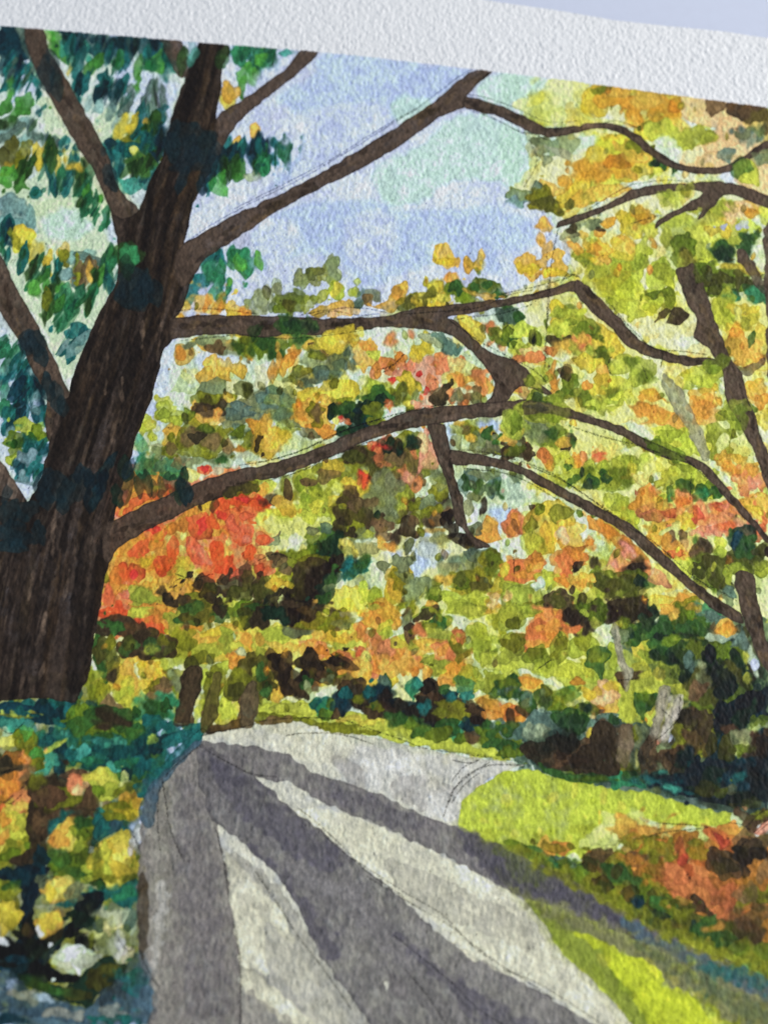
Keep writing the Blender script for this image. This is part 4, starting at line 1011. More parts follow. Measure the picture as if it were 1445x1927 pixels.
T(945,1140,'''
mnt: 60,280 170,320 240,380 380,390 380,420 300,460 200,430 100,360
mnt: 0,500 60,520 100,500 80,560 0,540
mnt: 500,90 590,100 610,200 640,320 600,260 520,200
mnt: 560,540 620,560 640,600 540,620 440,560 430,490 520,560
mnt: 110,40 180,60 160,140 60,160 20,120
mnt: 1100,170 1200,140 1320,170 1380,300 1380,380 1340,330 1290,190 1180,210
mnt: 740,60 860,40 900,60 860,110 800,80
mnt: 380,190 420,230 400,320 370,330
pyl: 860,410 980,520 1000,540 860,720 830,680 840,500
ylg: 0,180 400,100 640,280 640,500 560,600 400,480 250,400 100,300 0,280
lim: 0,160 100,200 240,250 400,300 640,380 640,460 440,470 240,390 100,340 0,400
lim: 700,180 820,200 840,260 920,300 1040,400 1040,520 980,520 860,420 760,340 720,300
lim: 620,400 860,380 840,640 740,640 640,620 620,500
cht: 0,0 220,0 160,50 60,120 0,130
amb: 90,380 180,380 230,440 160,470 100,460
org: 180,50 280,20 340,60 330,100 440,110 440,160 370,150 340,200 220,230 120,240 110,190
ter 240 80 130 110 0 / 150 200 90 90 10 / 200 150 130 130 0 / 340 130 130 50 0 / 410 120 60 50 0 / 320 60 50 60 0
org 270 110 110 80 0 / 180 210 90 60 0 / 300 180 90 60 0
cht 60 60 130 110 0 / 110 20 130 50 0 / 310 230 110 170 10 / 440 210 120 150 0 / 190 270 110 110 0 / 60 210 110 110 0 / 30 260 90 90 0 / 570 320 110 130 0 / 500 380 130 90 0
olv 310 230 80 130 10 / 60 200 90 80 0 / 180 260 90 80 0 / 440 190 80 90 0 / 60 90 80 60 0
lim 360 350 160 80 0 / 240 340 130 80 0 / 600 280 80 150 -10 / 480 320 90 60 0 / 700 450 160 130 0 / 760 350 90 90 0 / 800 250 130 110 0 / 920 350 130 80 0 / 970 450 110 100 0
yel 740 240 60 80 0 / 800 540 60 110 10 / 720 560 50 90 -10 / 850 370 60 60 0
cht 800 280 110 60 20 / 940 380 90 90 0 / 700 560 110 110 0 / 760 420 90 60 0
amb: 440,480 540,430 620,430 630,560 560,590 480,520
pch 580 470 80 110 -20 / 520 520 90 60 0
org 150 420 90 60 0 / 410 410 60 50 0 / 520 560 60 50 20
gld 590 440 60 60 0 / 470 490 60 60 0
org: 0,540 80,540 130,570 120,620 60,640 0,620
ter 60 580 90 60 0
bdk 45 600 60 90 -30 / 130 580 80 60 0
umb 140 570 80 60 0
frs: 450,280 500,220 560,220 590,260 560,310 545,390 520,380 460,330
gol 510 260 90 70 0
frs 40 430 90 90 0 / 50 480 110 50 0 / 60 400 60 60 0 / 130 510 90 90 0 / 225 500 80 110 0 / 370 480 90 70 0 / 300 530 80 80 0 / 160 550 60 60 0
gol 40 440 80 80 0 / 330 490 110 80 0 / 290 540 60 60 0 / 460 560 90 80 0 / 390 580 60 50 0 / 240 460 60 60 0
slg 130 500 60 80 0 / 220 490 50 80 0 / 60 460 80 40 0
dep 460 560 60 50 20 / 230 520 50 70 0
frs: 710,470 760,470 840,480 850,520 790,580 770,630 740,600 720,540
gol 780 500 90 60 0
slg: 100,640 200,580 300,590 400,620 500,620 640,620 620,700 480,740 300,760 100,740 0,720 0,640
slg 190 640 130 110 0 / 280 700 130 90 0 / 420 650 110 110 0 / 110 680 110 90 0 / 560 610 90 50 0
sgl 180 690 160 90 0 / 250 740 90 50 0 / 490 690 60 60 0
frs 340 620 110 110 0 / 420 640 90 90 0 / 30 770 90 90 0 / 30 670 80 80 0 / 420 600 80 60 0 / 600 620 60 60 0
gld 480 690 40 70 0
gol 30 790 80 60 0 / 100 800 80 40 0
brn 660 400 60 70 0 / 690 380 90 40 0
+umb: 500,640 560,630 620,660 640,740 620,800 630,920 560,920 500,860 480,740
umb: 120,740 300,740 290,680 340,740 380,690 420,740 500,760 620,820 640,920 600,940 500,910 420,910 300,900 200,860 100,800
brn 560 720 110 150 0 / 400 800 200 130 10 / 560 840 130 150 0 / 300 800 160 110 0
umb 330 760 130 110 0 / 450 830 150 110 0 / 540 700 90 130 0 / 600 870 90 90 0 / 230 790 150 60 0
bdk 400 840 130 60 0 / 560 780 90 60 0 / 600 900 70 60 0 / 540 650 60 60 0
bmd: 640,660 690,640 710,680 690,800 660,880 610,860 620,760
olv 650 830 90 90 0 / 730 700 60 110 10 / 700 880 110 70 0
frs: 200,860 300,900 500,910 620,940 640,900 720,900 740,960 700,980 560,970 400,960 260,920
emr 600 950 130 40 0 / 720 960 80 40 0
gol 500 940 200 30 0
sag 740 780 60 150 5 / 760 680 80 90 0 / 720 840 60 90 0
pyl 730 830 26 90 5
brn: 740,800 780,720 820,680 850,760 850,860 880,940 780,930 740,880
bmd 800 780 70 110 0 / 830 830 60 80 0
pnk 870 740 50 40 -30
lil 880 740 50 26 -30
mnt: 870,700 910,640 940,660 900,700
sag 890 800 90 110 0 / 950 650 80 150 0 / 900 880 90 80 0
bmd: 880,780 940,780 960,860 940,900 880,880 850,800
olv: 920,620 980,560 1060,560 1100,540 1150,600 1160,760 1130,820 1060,840 1000,900 940,860 930,760
brn 990 600 110 90 0 / 960 820 90 110 0 / 1040 740 110 110 0 / 1110 770 60 110 0 / 890 830 70 70 20
umb 1010 610 110 100 0 / 1100 660 110 190 0 / 930 820 70 80 0 / 1060 600 60 60 0 / 990 910 130 80 20
dep 1000 830 110 80 20 / 990 810 60 60 0
gol: 820,260 860,110 900,60 1000,60 1100,40 1130,100 1100,170 1180,210 1290,220 1330,300 1350,440 1290,560 1150,560 1060,560 1020,520 1050,420 960,330 900,300
dep 880 150 130 170 0 / 800 120 90 150 -20 / 960 120 110 130 0 / 870 260 110 90 0 / 760 130 60 60 0
frs 880 110 90 90 0 / 950 100 110 90 0 / 1040 120 110 90 0 / 1080 90 90 90 0 / 780 150 110 70 -20 / 860 220 110 80 0 / 690 150 110 110 0 / 1000 200 150 90 0
gol 960 60 70 90 0 / 1010 30 80 90 0 / 940 190 90 60 0 / 1040 240 90 110 0 / 1200 290 130 130 -15 / 1300 250 80 130 -15
dep 1000 330 90 180 -10 / 960 270 110 80 0 / 1130 330 80 200 -10 / 1200 400 110 200 0 / 1290 330 80 200 -10 / 820 40 60 110 0 / 1030 370 60 80 0
slg 1010 290 60 90 0 / 1060 330 60 80 0 / 1140 60 110 50 20 / 1300 200 60 60 0
dol 1070 400 90 130 0 / 1240 380 90 130 -10 / 1100 480 130 130 0 / 1180 480 80 150 0 / 1330 430 60 110 0
nvy 1130 260 60 110 0 / 1180 360 90 150 0 / 1210 440 110 130 0
sag 1070 320 40 70 0 / 1090 400 60 110 0
bmd 1060 460 90 90 0
lim 1330 400 40 60 -10 / 1320 280 30 60 -15 / 1210 330 20 20 0 / 940 180 30 16 0 / 1000 185 30 14 0 / 1080 175 30 16 20
umb 560 60 150 60 0 / 680 40 130 90 0 / 620 90 60 40 0 / 390 60 90 70 0 / 450 100 60 80 0 / 500 50 90 110 0 / 620 60 90 60 0
bdk 700 30 130 90 0 / 680 60 90 50 0 / 380 60 90 80 0 / 620 40 60 50 0 / 460 90 50 60 0
gol 520 60 80 60 0 / 430 20 50 60 0 / 660 90 60 60 0 / 540 30 60 80 0
cht 500 100 40 70 0 / 640 90 40 40 0 / 450 30 30 40 0
dep 660 160 80 80 0 / 780 90 60 110 -10
slg 650 150 60 60 0 / 640 190 60 40 0
amb 900 20 90 60 0 / 920 50 60 40 0 / 1050 10 60 40 0
amb: 1160,100 1200,70 1240,80 1280,130 1240,170 1160,140
org 1220 120 80 70 0
bmd 1150 110 40 60 0
slg 1300 180 60 80 0 / 1140 50 110 40 20
lil 1370 320 40 60 0
nvy: 1150,560 1200,540 1280,500 1330,480 1400,480 1445,440 1445,1060 1400,1060 1300,1090 1180,1080 1080,1060 980,1030 900,990 800,960 780,910 860,910 960,910 1060,860 1140,820 1160,700
nvy 1060 920 160 130 0 / 1180 860 130 160 0 / 1200 660 110 160 0 / 960 980 160 60 10 / 1380 920 130 160 0 / 1240 620 130 150 0 / 1350 540 110 150 0 / 1430 800 110 160 0 / 1000 820 90 90 0 / 840 960 130 60 10 / 1130 1010 160 80 0
dep 1220 760 110 130 0 / 1150 920 130 110 0 / 1330 600 110 110 0 / 1080 1000 90 60 0 / 1290 1040 130 80 0
tdk 1300 830 110 130 0 / 1260 940 110 110 0 / 1180 780 60 130 0 / 1400 640 110 110 0
tea 1265 950 60 70 0 / 840 950 110 30 10 / 720 955 60 30 20 / 940 1000 130 26 15
tlt 740 945 60 26 10 / 930 990 80 20 20 / 830 910 60 30 0
brn 1230 750 90 160 0 / 1350 760 130 130 0 / 1240 680 80 60 0 / 1430 700 60 110 0
sag 1260 720 80 90 0 / 1310 740 90 90 0 / 1400 640 90 50 0 / 1300 700 60 60 0 / 1240 1000 90 50 0
ylg 1370 660 50 60 0 / 1300 740 36 40 0 / 1290 780 60 60 0
gol 1290 780 110 60 0 / 1360 640 60 90 0 / 1190 1020 60 50 0 / 1420 620 60 60 0
dol 1220 780 80 110 0 / 1110 990 110 80 0 / 1350 1080 130 50 -5 / 1130 760 60 130 0
bdk 1420 760 80 110 0
''')
T(0,1527,'''
yel: 0,0 80,0 160,40 160,180 60,260 0,300
gld: 60,60 120,20 160,60 160,150 100,180 60,120
lim 110 100 90 130 0 / 60 160 60 80 0
yel 40 60 70 90 0
org 20 140 50 90 20 / 10 40 50 60 0
olv 60 230 160 110 -20 / 20 280 90 60 0 / 130 180 80 60 0 / 180 50 40 60 0
gol 60 240 130 60 -20 / 160 190 60 60 0
umb 190 60 90 160 10 / 220 120 80 130 30 / 240 30 130 90 0 / 150 260 130 90 -20 / 420 10 160 50 0 / 210 190 70 90 20
brn 200 60 60 130 10 / 190 190 60 90 30 / 230 80 60 90 0 / 340 20 130 60 0
tea 290 80 60 110 30 / 350 20 60 40 0
tlt 290 90 40 60 20
yel: 330,60 380,30 420,100 440,160 400,220 360,220 280,180 270,140
org 320 150 90 80 0 / 300 170 60 60 0
amb 390 60 60 80 0 / 350 90 60 60 0
olv: 430,60 510,40 500,140 480,180 560,300 560,380 480,380 360,370 300,320 250,260 270,200 340,220 400,220
gol 370 290 130 130 0 / 450 310 130 130 0 / 300 290 90 80 0 / 440 120 110 80 0 / 500 250 110 110 0
frs 320 250 110 90 0 / 410 340 130 70 0 / 520 210 60 80 0 / 450 60 90 60 0
lim 480 300 60 60 0 / 420 190 60 60 0 / 480 380 60 50 0
tea: 550,10 640,40 700,50 740,70 720,100 640,110 560,140 510,190 490,180 500,100 520,40
tea 620 70 130 60 0 / 540 90 60 130 20
bgr 650 70 110 50 0
olv: 540,0 740,0 720,40 640,45 560,35
gld 720 10 110 60 0
gld: 570,160 640,120 710,110 720,200 740,280 720,350 660,410 600,420 560,380 540,280 520,200
yel: 560,260 620,140 700,120 700,260 720,330 640,400 580,380
yel 630 260 130 180 0 / 650 150 90 80 0 / 620 380 90 60 0
gld 540 260 110 110 0 / 640 320 110 80 0 / 580 200 80 60 0
lim 560 220 80 90 0 / 570 320 60 60 0
olv 530 300 60 150 0 / 600 370 90 50 20 / 750 290 60 70 0 / 700 370 90 50 -30
frs 510 390 60 50 0 / 540 400 50 50 0
wht 705 215 40 60 -20 / 495 215 26 30 20
lil: 715,60 775,40 780,180 740,180 700,120
rdg 735 190 50 90 -20 / 740 120 60 110 0
gld 745 300 60 60 0
tea: 350,500 480,440 560,430 640,420 740,360 745,480 700,560 660,570 620,540 590,510 640,490 560,470 440,490 360,530
tea 680 470 110 110 0 / 620 440 160 60 -10 / 400 500 110 40 -10 / 500 440 130 30 -10
emr 690 440 80 60 0
nvy: 0,340 140,300 280,300 240,360 200,440 180,560 200,640 260,700 340,650 400,560 420,460 500,440 560,450 540,560 480,640 400,660 330,720 290,780 260,850 400,890 420,930 300,940 200,920 0,860 0,700 80,720 110,600 110,460 60,400 0,390
blk 60 770 150 110 0 / 150 640 90 160 0 / 200 740 110 110 0 / 100 830 160 60 0 / 450 540 110 160 15 / 320 900 180 60 10 / 490 490 110 80 0 / 390 650 60 80 20 / 30 720 80 60 0 / 190 850 110 60 0
nvy 180 440 110 110 0 / 160 360 150 90 0 / 140 520 60 130 0 / 240 380 60 60 0 / 90 330 110 60 0
tdk 120 360 150 80 0 / 60 330 110 50 0 / 130 820 110 60 0 / 80 870 90 50 0 / 220 250 90 90 0
dep 450 600 130 80 30 / 300 690 90 60 -30
blk: 400,700 420,650 480,660 520,750 480,760 430,740
umb 300 680 90 60 -30 / 150 650 60 90 0
amb: 220,500 240,400 290,340 340,360 400,400 390,450 350,490 280,510
pyl 330 410 110 110 0 / 310 450 90 60 0 / 350 440 60 60 20
gld 260 450 60 110 0
sag 240 370 60 80 30 / 420 420 90 60 0 / 230 490 50 60 0 / 400 480 60 60 0
ter 375 420 12 60 35
amb: 190,610 240,560 320,530 340,600 320,640 260,680 215,700 205,640
yel 270 590 110 90 0 / 230 660 40 60 0
gld: 0,480 60,470 110,560 100,600 50,650 0,700
yel 40 560 100 130 0
olv 50 440 110 80 0 / 10 410 60 80 0 / 90 500 30 80 0
frs 60 410 90 50 0
wht 210 660 16 60 0 / 15 700 50 50 0
sag: 500,640 560,560 600,490 700,540 745,500 745,700 740,760 680,840 640,820 560,840 540,760 480,680
crm 620 610 110 90 10 / 520 660 50 60 -20
sgl 620 580 130 90 0 / 700 600 80 150 0
slg 710 590 60 130 0 / 540 620 60 60 30
mnt: 290,790 360,720 420,740 500,760 540,800 530,860 420,890 340,850 280,830
wht 380 790 110 90 0 / 430 840 90 60 0
sgl 470 820 110 80 0 / 310 810 60 60 0 / 500 850 60 50 0 / 350 840 60 40 0
mnt 410 780 60 60 0
sgl: 600,690 640,630 690,670 700,740 740,760 690,840 640,820 590,760
wht 645 700 70 110 0 / 650 780 50 80 0
rdg 690 780 60 80 20
olv 580 820 90 50 0 / 500 700 40 90 0
dep: 100,880 260,930 400,940 540,800 640,820 680,850 640,930 540,1000 470,1070 440,1050 340,1030 200,970 130,940
dol 520 920 110 90 0 / 600 870 110 90 0 / 400 990 150 60 10 / 560 950 80 60 0
frs 160 930 110 50 15 / 300 980 150 40 15 / 250 950 110 40 10
bgr: 0,870 60,880 130,950 200,980 340,1035 440,1055 470,1075 560,1000 640,930 700,830 750,770 800,860 830,930 790,1156 0,1156
bgr 250 1080 400 110 10 / 660 1020 200 200 -30 / 100 960 130 60 20
gmd 130 1010 160 60 20 / 620 1100 160 80 0 / 330 1100 160 50 10
sbl 60 940 80 50 20 / 220 1010 130 40 15
tdk 40 1130 130 60 0
tea 720 930 130 130 -20 / 620 1130 200 40 0
''')
T(945,1527,'''
ylg: 540,0 620,20 740,0 830,50 1060,80 1190,90 1100,160 900,180 700,200 640,230 540,220 420,190 480,120 540,60
ylg 560 130 160 110 0 / 680 130 90 60 0
mnt: 740,30 800,40 840,80 780,70
mnt: 340,240 380,230 450,260 440,280 350,275
mnt: 625,200 650,180 670,205 640,225
mnt: 1250,0 1310,0 1300,80 1250,80 1240,50
mnt: 960,110 1010,80 1060,90 1020,120
org 680 80 160 90 15 / 740 110 160 80 10 / 930 110 90 80 0 / 1230 110 90 90 0 / 260 210 90 60 0 / 330 210 160 50 -10
amb 660 80 110 80 0 / 800 140 130 110 0 / 900 190 110 80 0 / 1250 130 90 90 0 / 700 210 110 60 0 / 230 170 60 60 0
olv 250 200 130 60 0 / 390 200 80 30 0 / 850 190 110 110 0 / 730 170 110 80 0 / 640 240 60 50 0 / 690 130 60 26 -20
rst: 460,230 560,220 680,230 800,170 960,130 1100,150 1250,130 1445,200 1445,780 1250,700 1100,620 900,560 700,440 560,400 440,320
gol: 330,330 440,280 540,230 700,300 760,400 900,460 1000,540 1160,590 1250,600 1445,720 1445,850 1250,780 1100,720 900,680 700,560 560,460 420,390
bmd 520 270 130 110 0 / 560 330 110 80 0 / 840 290 110 130 0 / 1010 230 130 130 0
brn 480 260 80 80 0 / 740 260 90 80 0 / 560 260 60 60 0
rst 740 310 80 160 10 / 820 330 110 110 0 / 900 290 110 110 0 / 1100 350 160 130 0 / 1000 170 130 110 0
olv 830 210 130 110 0 / 900 220 80 130 0 / 1060 210 110 110 0 / 620 290 110 110 0 / 780 390 110 80 0 / 1370 430 130 130 0 / 1280 500 80 130 0
org 760 330 30 130 5 / 800 390 90 60 0 / 700 260 60 60 0 / 960 450 110 60 20
ter: 830,330 900,270 1000,300 1100,280 1150,330 1300,370 1290,480 1240,560 1200,610 1140,570 1060,500 960,480 880,400
ter 1000 400 200 130 10 / 1160 440 200 160 0 / 1220 400 130 130 0 / 920 340 110 90 0 / 1060 340 160 110 0
cor 1000 360 110 80 0 / 1200 470 110 130 0 / 1130 400 110 90 0 / 1240 420 60 110 0 / 1190 560 80 80 0 / 870 360 60 50 0 / 1340 540 60 60 0
ror 1180 140 160 60 40 / 980 250 60 110 -20 / 960 180 50 90 0 / 1230 180 60 60 40 / 1130 110 60 50 30 / 1020 320 50 80 -30
crs 1220 180 50 60 35 / 1190 160 60 40 40 / 980 270 40 60 0
bmd 1360 180 160 90 0 / 1350 100 110 90 0 / 1420 130 90 80 0
brn: 1110,260 1130,200 1160,185 1200,210 1260,220 1310,260 1310,340 1260,370 1190,370 1150,330 1110,310
umb 1150 270 80 110 0 / 1230 300 110 80 0 / 1340 190 130 90 0 / 1380 250 130 80 0 / 1340 310 90 110 0 / 1300 230 60 60 0
bdk 1320 260 90 80 0 / 1400 240 90 40 -15 / 1290 220 60 60 0
rst 1400 300 90 80 0 / 1380 380 130 90 0
bmd 1420 330 80 130 0 / 1320 440 90 110 0 / 1400 560 110 110 0 / 1340 600 110 110 0
brn 1260 580 110 80 0 / 1370 640 110 110 0 / 1300 640 90 90 0
umb: 1020,480 1050,455 1090,490 1120,540 1165,570 1150,590 1100,560 1050,540
frs 640 360 90 160 0 / 580 340 90 110 0 / 380 330 110 60 -20 / 440 310 60 60 0 / 700 400 80 90 0
gol 420 340 130 80 -20 / 500 370 130 90 20 / 680 460 110 90 20 / 780 480 110 110 0 / 880 560 130 110 0 / 960 520 110 90 0 / 620 430 110 60 20
dol 540 400 110 90 20 / 700 450 110 90 20 / 840 470 110 90 0 / 760 540 110 90 20 / 1030 600 150 110 10 / 900 620 130 90 20 / 1180 640 130 90 0 / 620 330 60 90 0 / 480 300 70 60 0
tdk 730 480 70 60 20 / 800 600 110 90 20 / 750 540 60 80 -30 / 860 570 80 60 0 / 1040 640 60 60 0
frs 860 500 110 80 0 / 1080 660 110 80 0 / 1200 690 110 80 0 / 930 670 110 60 0 / 1120 610 90 70 0
olv 910 510 90 60 0 / 970 570 90 80 0 / 850 430 80 60 20 / 1140 640 50 30 0 / 980 640 60 50 0
amb 1150 635 70 26 -20 / 900 520 40 30 0 / 990 490 60 40 20
slg 340 280 90 60 20 / 280 270 60 60 0
frs 230 250 160 60 25 / 120 210 160 50 20 / 340 290 60 50 0
emr 300 300 110 30 25 / 160 240 80 26 20
gol 60 180 130 40 20 / 320 270 60 40 0
rdg: 1370,110 1445,40 1445,130
pnk: 1360,110 1445,60 1445,125
brn 1350 50 110 90 30 / 1400 30 60 60 0
olv 1420 10 60 40 0
''')

# ================================================================== the watercolour: pigment is laid down stroke by stroke
# on a numpy sheet (strokes have wobbling wet edges, pooled pigment and granulation) and ends as pigment colour per paper point
CS = 1.0
X0, Y0, X1, Y1 = -150, -180, 1600, 2100
CW, CH = int((X1 - X0) * CS), int((Y1 - Y0) * CS)

def lin(c):
    c = np.asarray(c, dtype=np.float32) / 255.0
    return np.where(c <= 0.04045, c / 12.92, ((c + 0.055) / 1.055) ** 2.4).astype(np.float32)

def field(n, scale, seed, m=None, sx=1.0):
    m = m or n
    g = np.random.default_rng(seed)
    a = np.fft.rfft2(g.standard_normal((n, m)))
    fy = np.fft.fftfreq(n)[:, None]; fx = np.fft.rfftfreq(m)[None, :]
    r = np.sqrt((fy * sx) ** 2 + fx ** 2) * scale
    a *= r * np.exp(-(r * 1.1) ** 2) + (0.25 * np.exp(-(r * 2.2) ** 2))
    a[0, 0] = 0
    a = np.fft.irfft2(a, s=(n, m))
    return (a / a.std()).astype(np.float32)

NT = 2048
N_BIG, N_MID, N_FIN, N_TIN = field(NT, 90, 1), field(NT, 26, 2), field(NT, 9, 3), field(NT, 3.2, 4)
N_STR = field(NT, 7, 5, sx=4.0)

canvas = np.empty((CH, CW, 3), np.float32)
canvas[:] = (212, 211, 218)
label = np.zeros((CH, CW), np.int16)
region = np.zeros((CH, CW), np.int16)

def box(xa, ya, xb, yb):
    a = max(0, int((xa - X0) * CS)); b = max(0, int((ya - Y0) * CS))
    c = min(CW, int((xb - X0) * CS) + 2); d = min(CH, int((yb - Y0) * CS) + 2)
    return a, b, c, d

def tile(N, ys, xs, off):
    i = (np.arange(ys.start, ys.stop) + off[0]) % NT
    j = (np.arange(xs.start, xs.stop) + off[1]) % NT
    return N[np.ix_(i, j)]

def lay(d, ys, xs, col, op, lab, off, soft=1.0, wob=1.0, edge=0.16, only=None, grad=0.0, streak=0.0, glaze=0.10, var=0.16):
    """d: distance inside the stroke edge, in picture units"""
    nm, nf = tile(N_MID, ys, xs, off), tile(N_FIN, ys, xs, off)
    d = d + wob * (1.6 * nm + 0.22 * nf + 0.06 * tile(N_TIN, ys, xs, off))
    a = np.clip(d / (1.25 * soft) + 0.5, 0, 1)
    a = a * a * (3 - 2 * a)
    if not a.any(): return
    nb, nt = tile(N_BIG, ys, xs, off), tile(N_TIN, ys, xs, (0, 0))
    dens = op * (1 + var * (0.6 * nm + 0.5 * nb) + 0.03 * nt)
    if streak: dens = dens + streak * tile(N_STR, ys, xs, off)
    tone = 1 - edge * np.exp(-((d - 1.3) / 1.5) ** 2) + 0.045 * nb * (var / 0.16) + 0.03 * nm
    tone = tone * (1 + 0.03 * nt + 0.02 * nf)
    if grad:       # pigment pools at one end of a wet touch
        th = random.uniform(0, 6.28)
        yy = np.linspace(-0.5, 0.5, d.shape[0])[:, None]; xx = np.linspace(-0.5, 0.5, d.shape[1])[None, :]
        gq = (math.cos(th) * xx + math.sin(th) * yy).astype(np.float32)
        tone = tone * (1 - grad * gq); dens = dens * (1 + 1.3 * grad * gq)
    a = a * np.clip(dens, 0.05, 1.0)
    reg = canvas[ys, xs]
    if only is not None:
        a = a * (np.isin(label[ys, xs], only))
    c = np.asarray(col, np.float32)
    if c.ndim == 1: c = c[None, None, :]
    under = np.clip(reg / 215.0, 0.12, 1.05)
    tgt = c * (1 - glaze + glaze * under) * tone[..., None]
    canvas[ys, xs] = reg + (tgt - reg) * a[..., None]
    if lab is not None:
        l = label[ys, xs]
        l[a > 0.42] = lab
        label[ys, xs] = l

def dab_d(x, y, w, h, ang):
    """distance inside one touch of the brush, over its own box"""
    r = 0.66 * math.hypot(w, h) + 6
    a, b, c, e = box(x - r, y - r, x + r, y + r)
    if c - a < 2 or e - b < 2: return None
    Y, X = np.mgrid[b:e, a:c].astype(np.float32)
    X = X / CS + X0 - x; Y = Y / CS + Y0 - y
    t = math.radians(ang)
    u = X * math.cos(t) + Y * math.sin(t); v = -X * math.sin(t) + Y * math.cos(t)
    A, B = w / 2, h / 2
    if h > 1.45 * w and h < 110:
        v = v + 0.12 * u
        q = np.clip(np.abs(v) / B, 0, 1.3)
        d = (1 - q ** 2.4) * A - np.abs(u + 0.25 * random.uniform(-1, 1) * v)
        d = np.minimum(d, (1 - q) * B)
    else:
        u = u / np.clip(1 + random.uniform(-0.45, 0.45) * v / B, 0.4, 2)
        th = np.arctan2(v / B, u / A)
        p = [random.uniform(0, 6.28) for _ in range(4)]
        rr = 1.04 + 0.12 * np.cos(2 * th + p[0]) + 0.12 * np.cos(3 * th + p[1]) + 0.07 * np.cos(5 * th + p[2]) + 0.04 * np.cos(9 * th + p[3])
        d = (1 - np.hypot(u / A, v / B) / rr) * min(A, B)
    return d, a, b, c, e

def dab(col, x, y, w, h, ang, lab=None, op=0.93, **kw):
    if w < 3 or h < 3: return
    r = dab_d(x, y, w, h, ang)
    if r is None: return
    d, a, b, c, e = r
    lay(d, slice(b, e), slice(a, c), col, op, lab, (random.randrange(NT), random.randrange(NT)), **kw)

def wet_group(items, lab_at, **kw):
    """touches of one colour laid wet: where they meet they run into one shape"""
    R = []
    for (col, x, y, w, h, ang) in items:
        r = dab_d(x, y, w, h, ang)
        if r is not None: R.append((r, col, lab_at(x, y)))
    if not R: return
    for lab in set(q[2] for q in R):
        Q = [q for q in R if q[2] == lab]
        a = min(q[0][1] for q in Q); b = min(q[0][2] for q in Q); c = max(q[0][3] for q in Q); e = max(q[0][4] for q in Q)
        D = np.full((e - b, c - a), -9.0, np.float32); C = np.zeros((e - b, c - a, 3), np.float32); Wt = np.full((e - b, c - a, 1), 1e-4, np.float32)
        C += np.asarray(Q[0][1], np.float32) * 1e-4
        for (d, qa, qb, qc, qe), col, _ in Q:
            s = (slice(qb - b, qe - b), slice(qa - a, qc - a))
            m = D[s]; k = 2.5
            hh = np.clip(0.5 + 0.5 * (d - m) / k, 0, 1)
            D[s] = m + (d - m) * hh + k * hh * (1 - hh)
            w_ = np.clip(d + 4, 0, None)[..., None] ** 2
            C[s] += np.asarray(col, np.float32) * w_; Wt[s] += w_
        lay(D, slice(b, e), slice(a, c), C / Wt, kw.get('op', 0.9), lab, (random.randrange(NT), random.randrange(NT)),
            **{k_: v_ for k_, v_ in kw.items() if k_ != 'op'})

def smooth(pts, sub):
    P = np.asarray(pts, float); n = len(P); out = []
    for i in range(n):
        p0, p1, p2, p3 = P[i - 1], P[i], P[(i + 1) % n], P[(i + 2) % n]
        for k in range(sub):
            t = k / sub
            out.append(0.5 * ((2 * p1) + (p2 - p0) * t + (2 * p0 - 5 * p1 + 4 * p2 - p3) * t * t
                              + (3 * p1 - p0 - 3 * p2 + p3) * t ** 3))
    return np.asarray(out)

def sdf(P, X, Y):
    D = np.full(X.shape, 1e9, np.float32); ins = np.zeros(X.shape, bool)
    Q = np.roll(P, -1, axis=0)
    for (ax, ay), (bx, by) in zip(P, Q):
        dx, dy = bx - ax, by - ay
        L = dx * dx + dy * dy
        if L < 1e-9: continue
        t = np.clip(((X - ax) * dx + (Y - ay) * dy) / L, 0, 1)
        D = np.minimum(D, (X - ax - t * dx) ** 2 + (Y - ay - t * dy) ** 2)
        if ay != by:
            c = ((ay > Y) != (by > Y)) & (X < dx * (Y - ay) / dy + ax)
            ins ^= c
    D = np.sqrt(D)
    return np.where(ins, D, -D)

def poly_d(pts, sub=3, pad=8):
    P = smooth(pts, sub) if sub > 1 else np.asarray(pts, float)
    a, b, c, e = box(P[:, 0].min() - pad, P[:, 1].min() - pad, P[:, 0].max() + pad, P[:, 1].max() + pad)
    if c - a < 3 or e - b < 3: return None
    n = (c - a) * (e - b)
    st = max(1, int(math.sqrt(n / 16000)))
    gx = np.arange(a, c + st, st, dtype=np.float32); gy = np.arange(b, e + st, st, dtype=np.float32)
    X, Y = np.meshgrid(gx / CS + X0, gy / CS + Y0)
    D = sdf(P, X.astype(np.float32), Y.astype(np.float32)).astype(np.float32)
    if st > 1:
        fx = (np.arange(a, c) - a) / st; fy = (np.arange(b, e) - b) / st
        ix = fx.astype(int); iy = fy.astype(int); tx = (fx - ix).astype(np.float32); ty = (fy - iy).astype(np.float32)[:, None]
        R0 = D[:, ix] * (1 - tx) + D[:, ix + 1] * tx
        D = R0[iy] * (1 - ty) + R0[iy + 1] * ty
    else:
        D = D[:e - b, :c - a]
    return D, slice(b, e), slice(a, c)

def poly(col, pts, lab=None, op=0.93, sub=3, **kw):
    r = poly_d(pts, sub)
    if r is None: return
    D, ys, xs = r
    lay(D, ys, xs, PIG[col] if isinstance(col, str) else col, op, lab, (random.randrange(NT), random.randrange(NT)), **kw)

def mark(arr, pts, val, sub=3):
    r = poly_d(pts, sub)
    if r is None: return
    D, ys, xs = r
    D = D + 2.0 * tile(N_MID, ys, xs, (3, 9))
    l = arr[ys, xs]; l[D > 0] = val; arr[ys, xs] = l

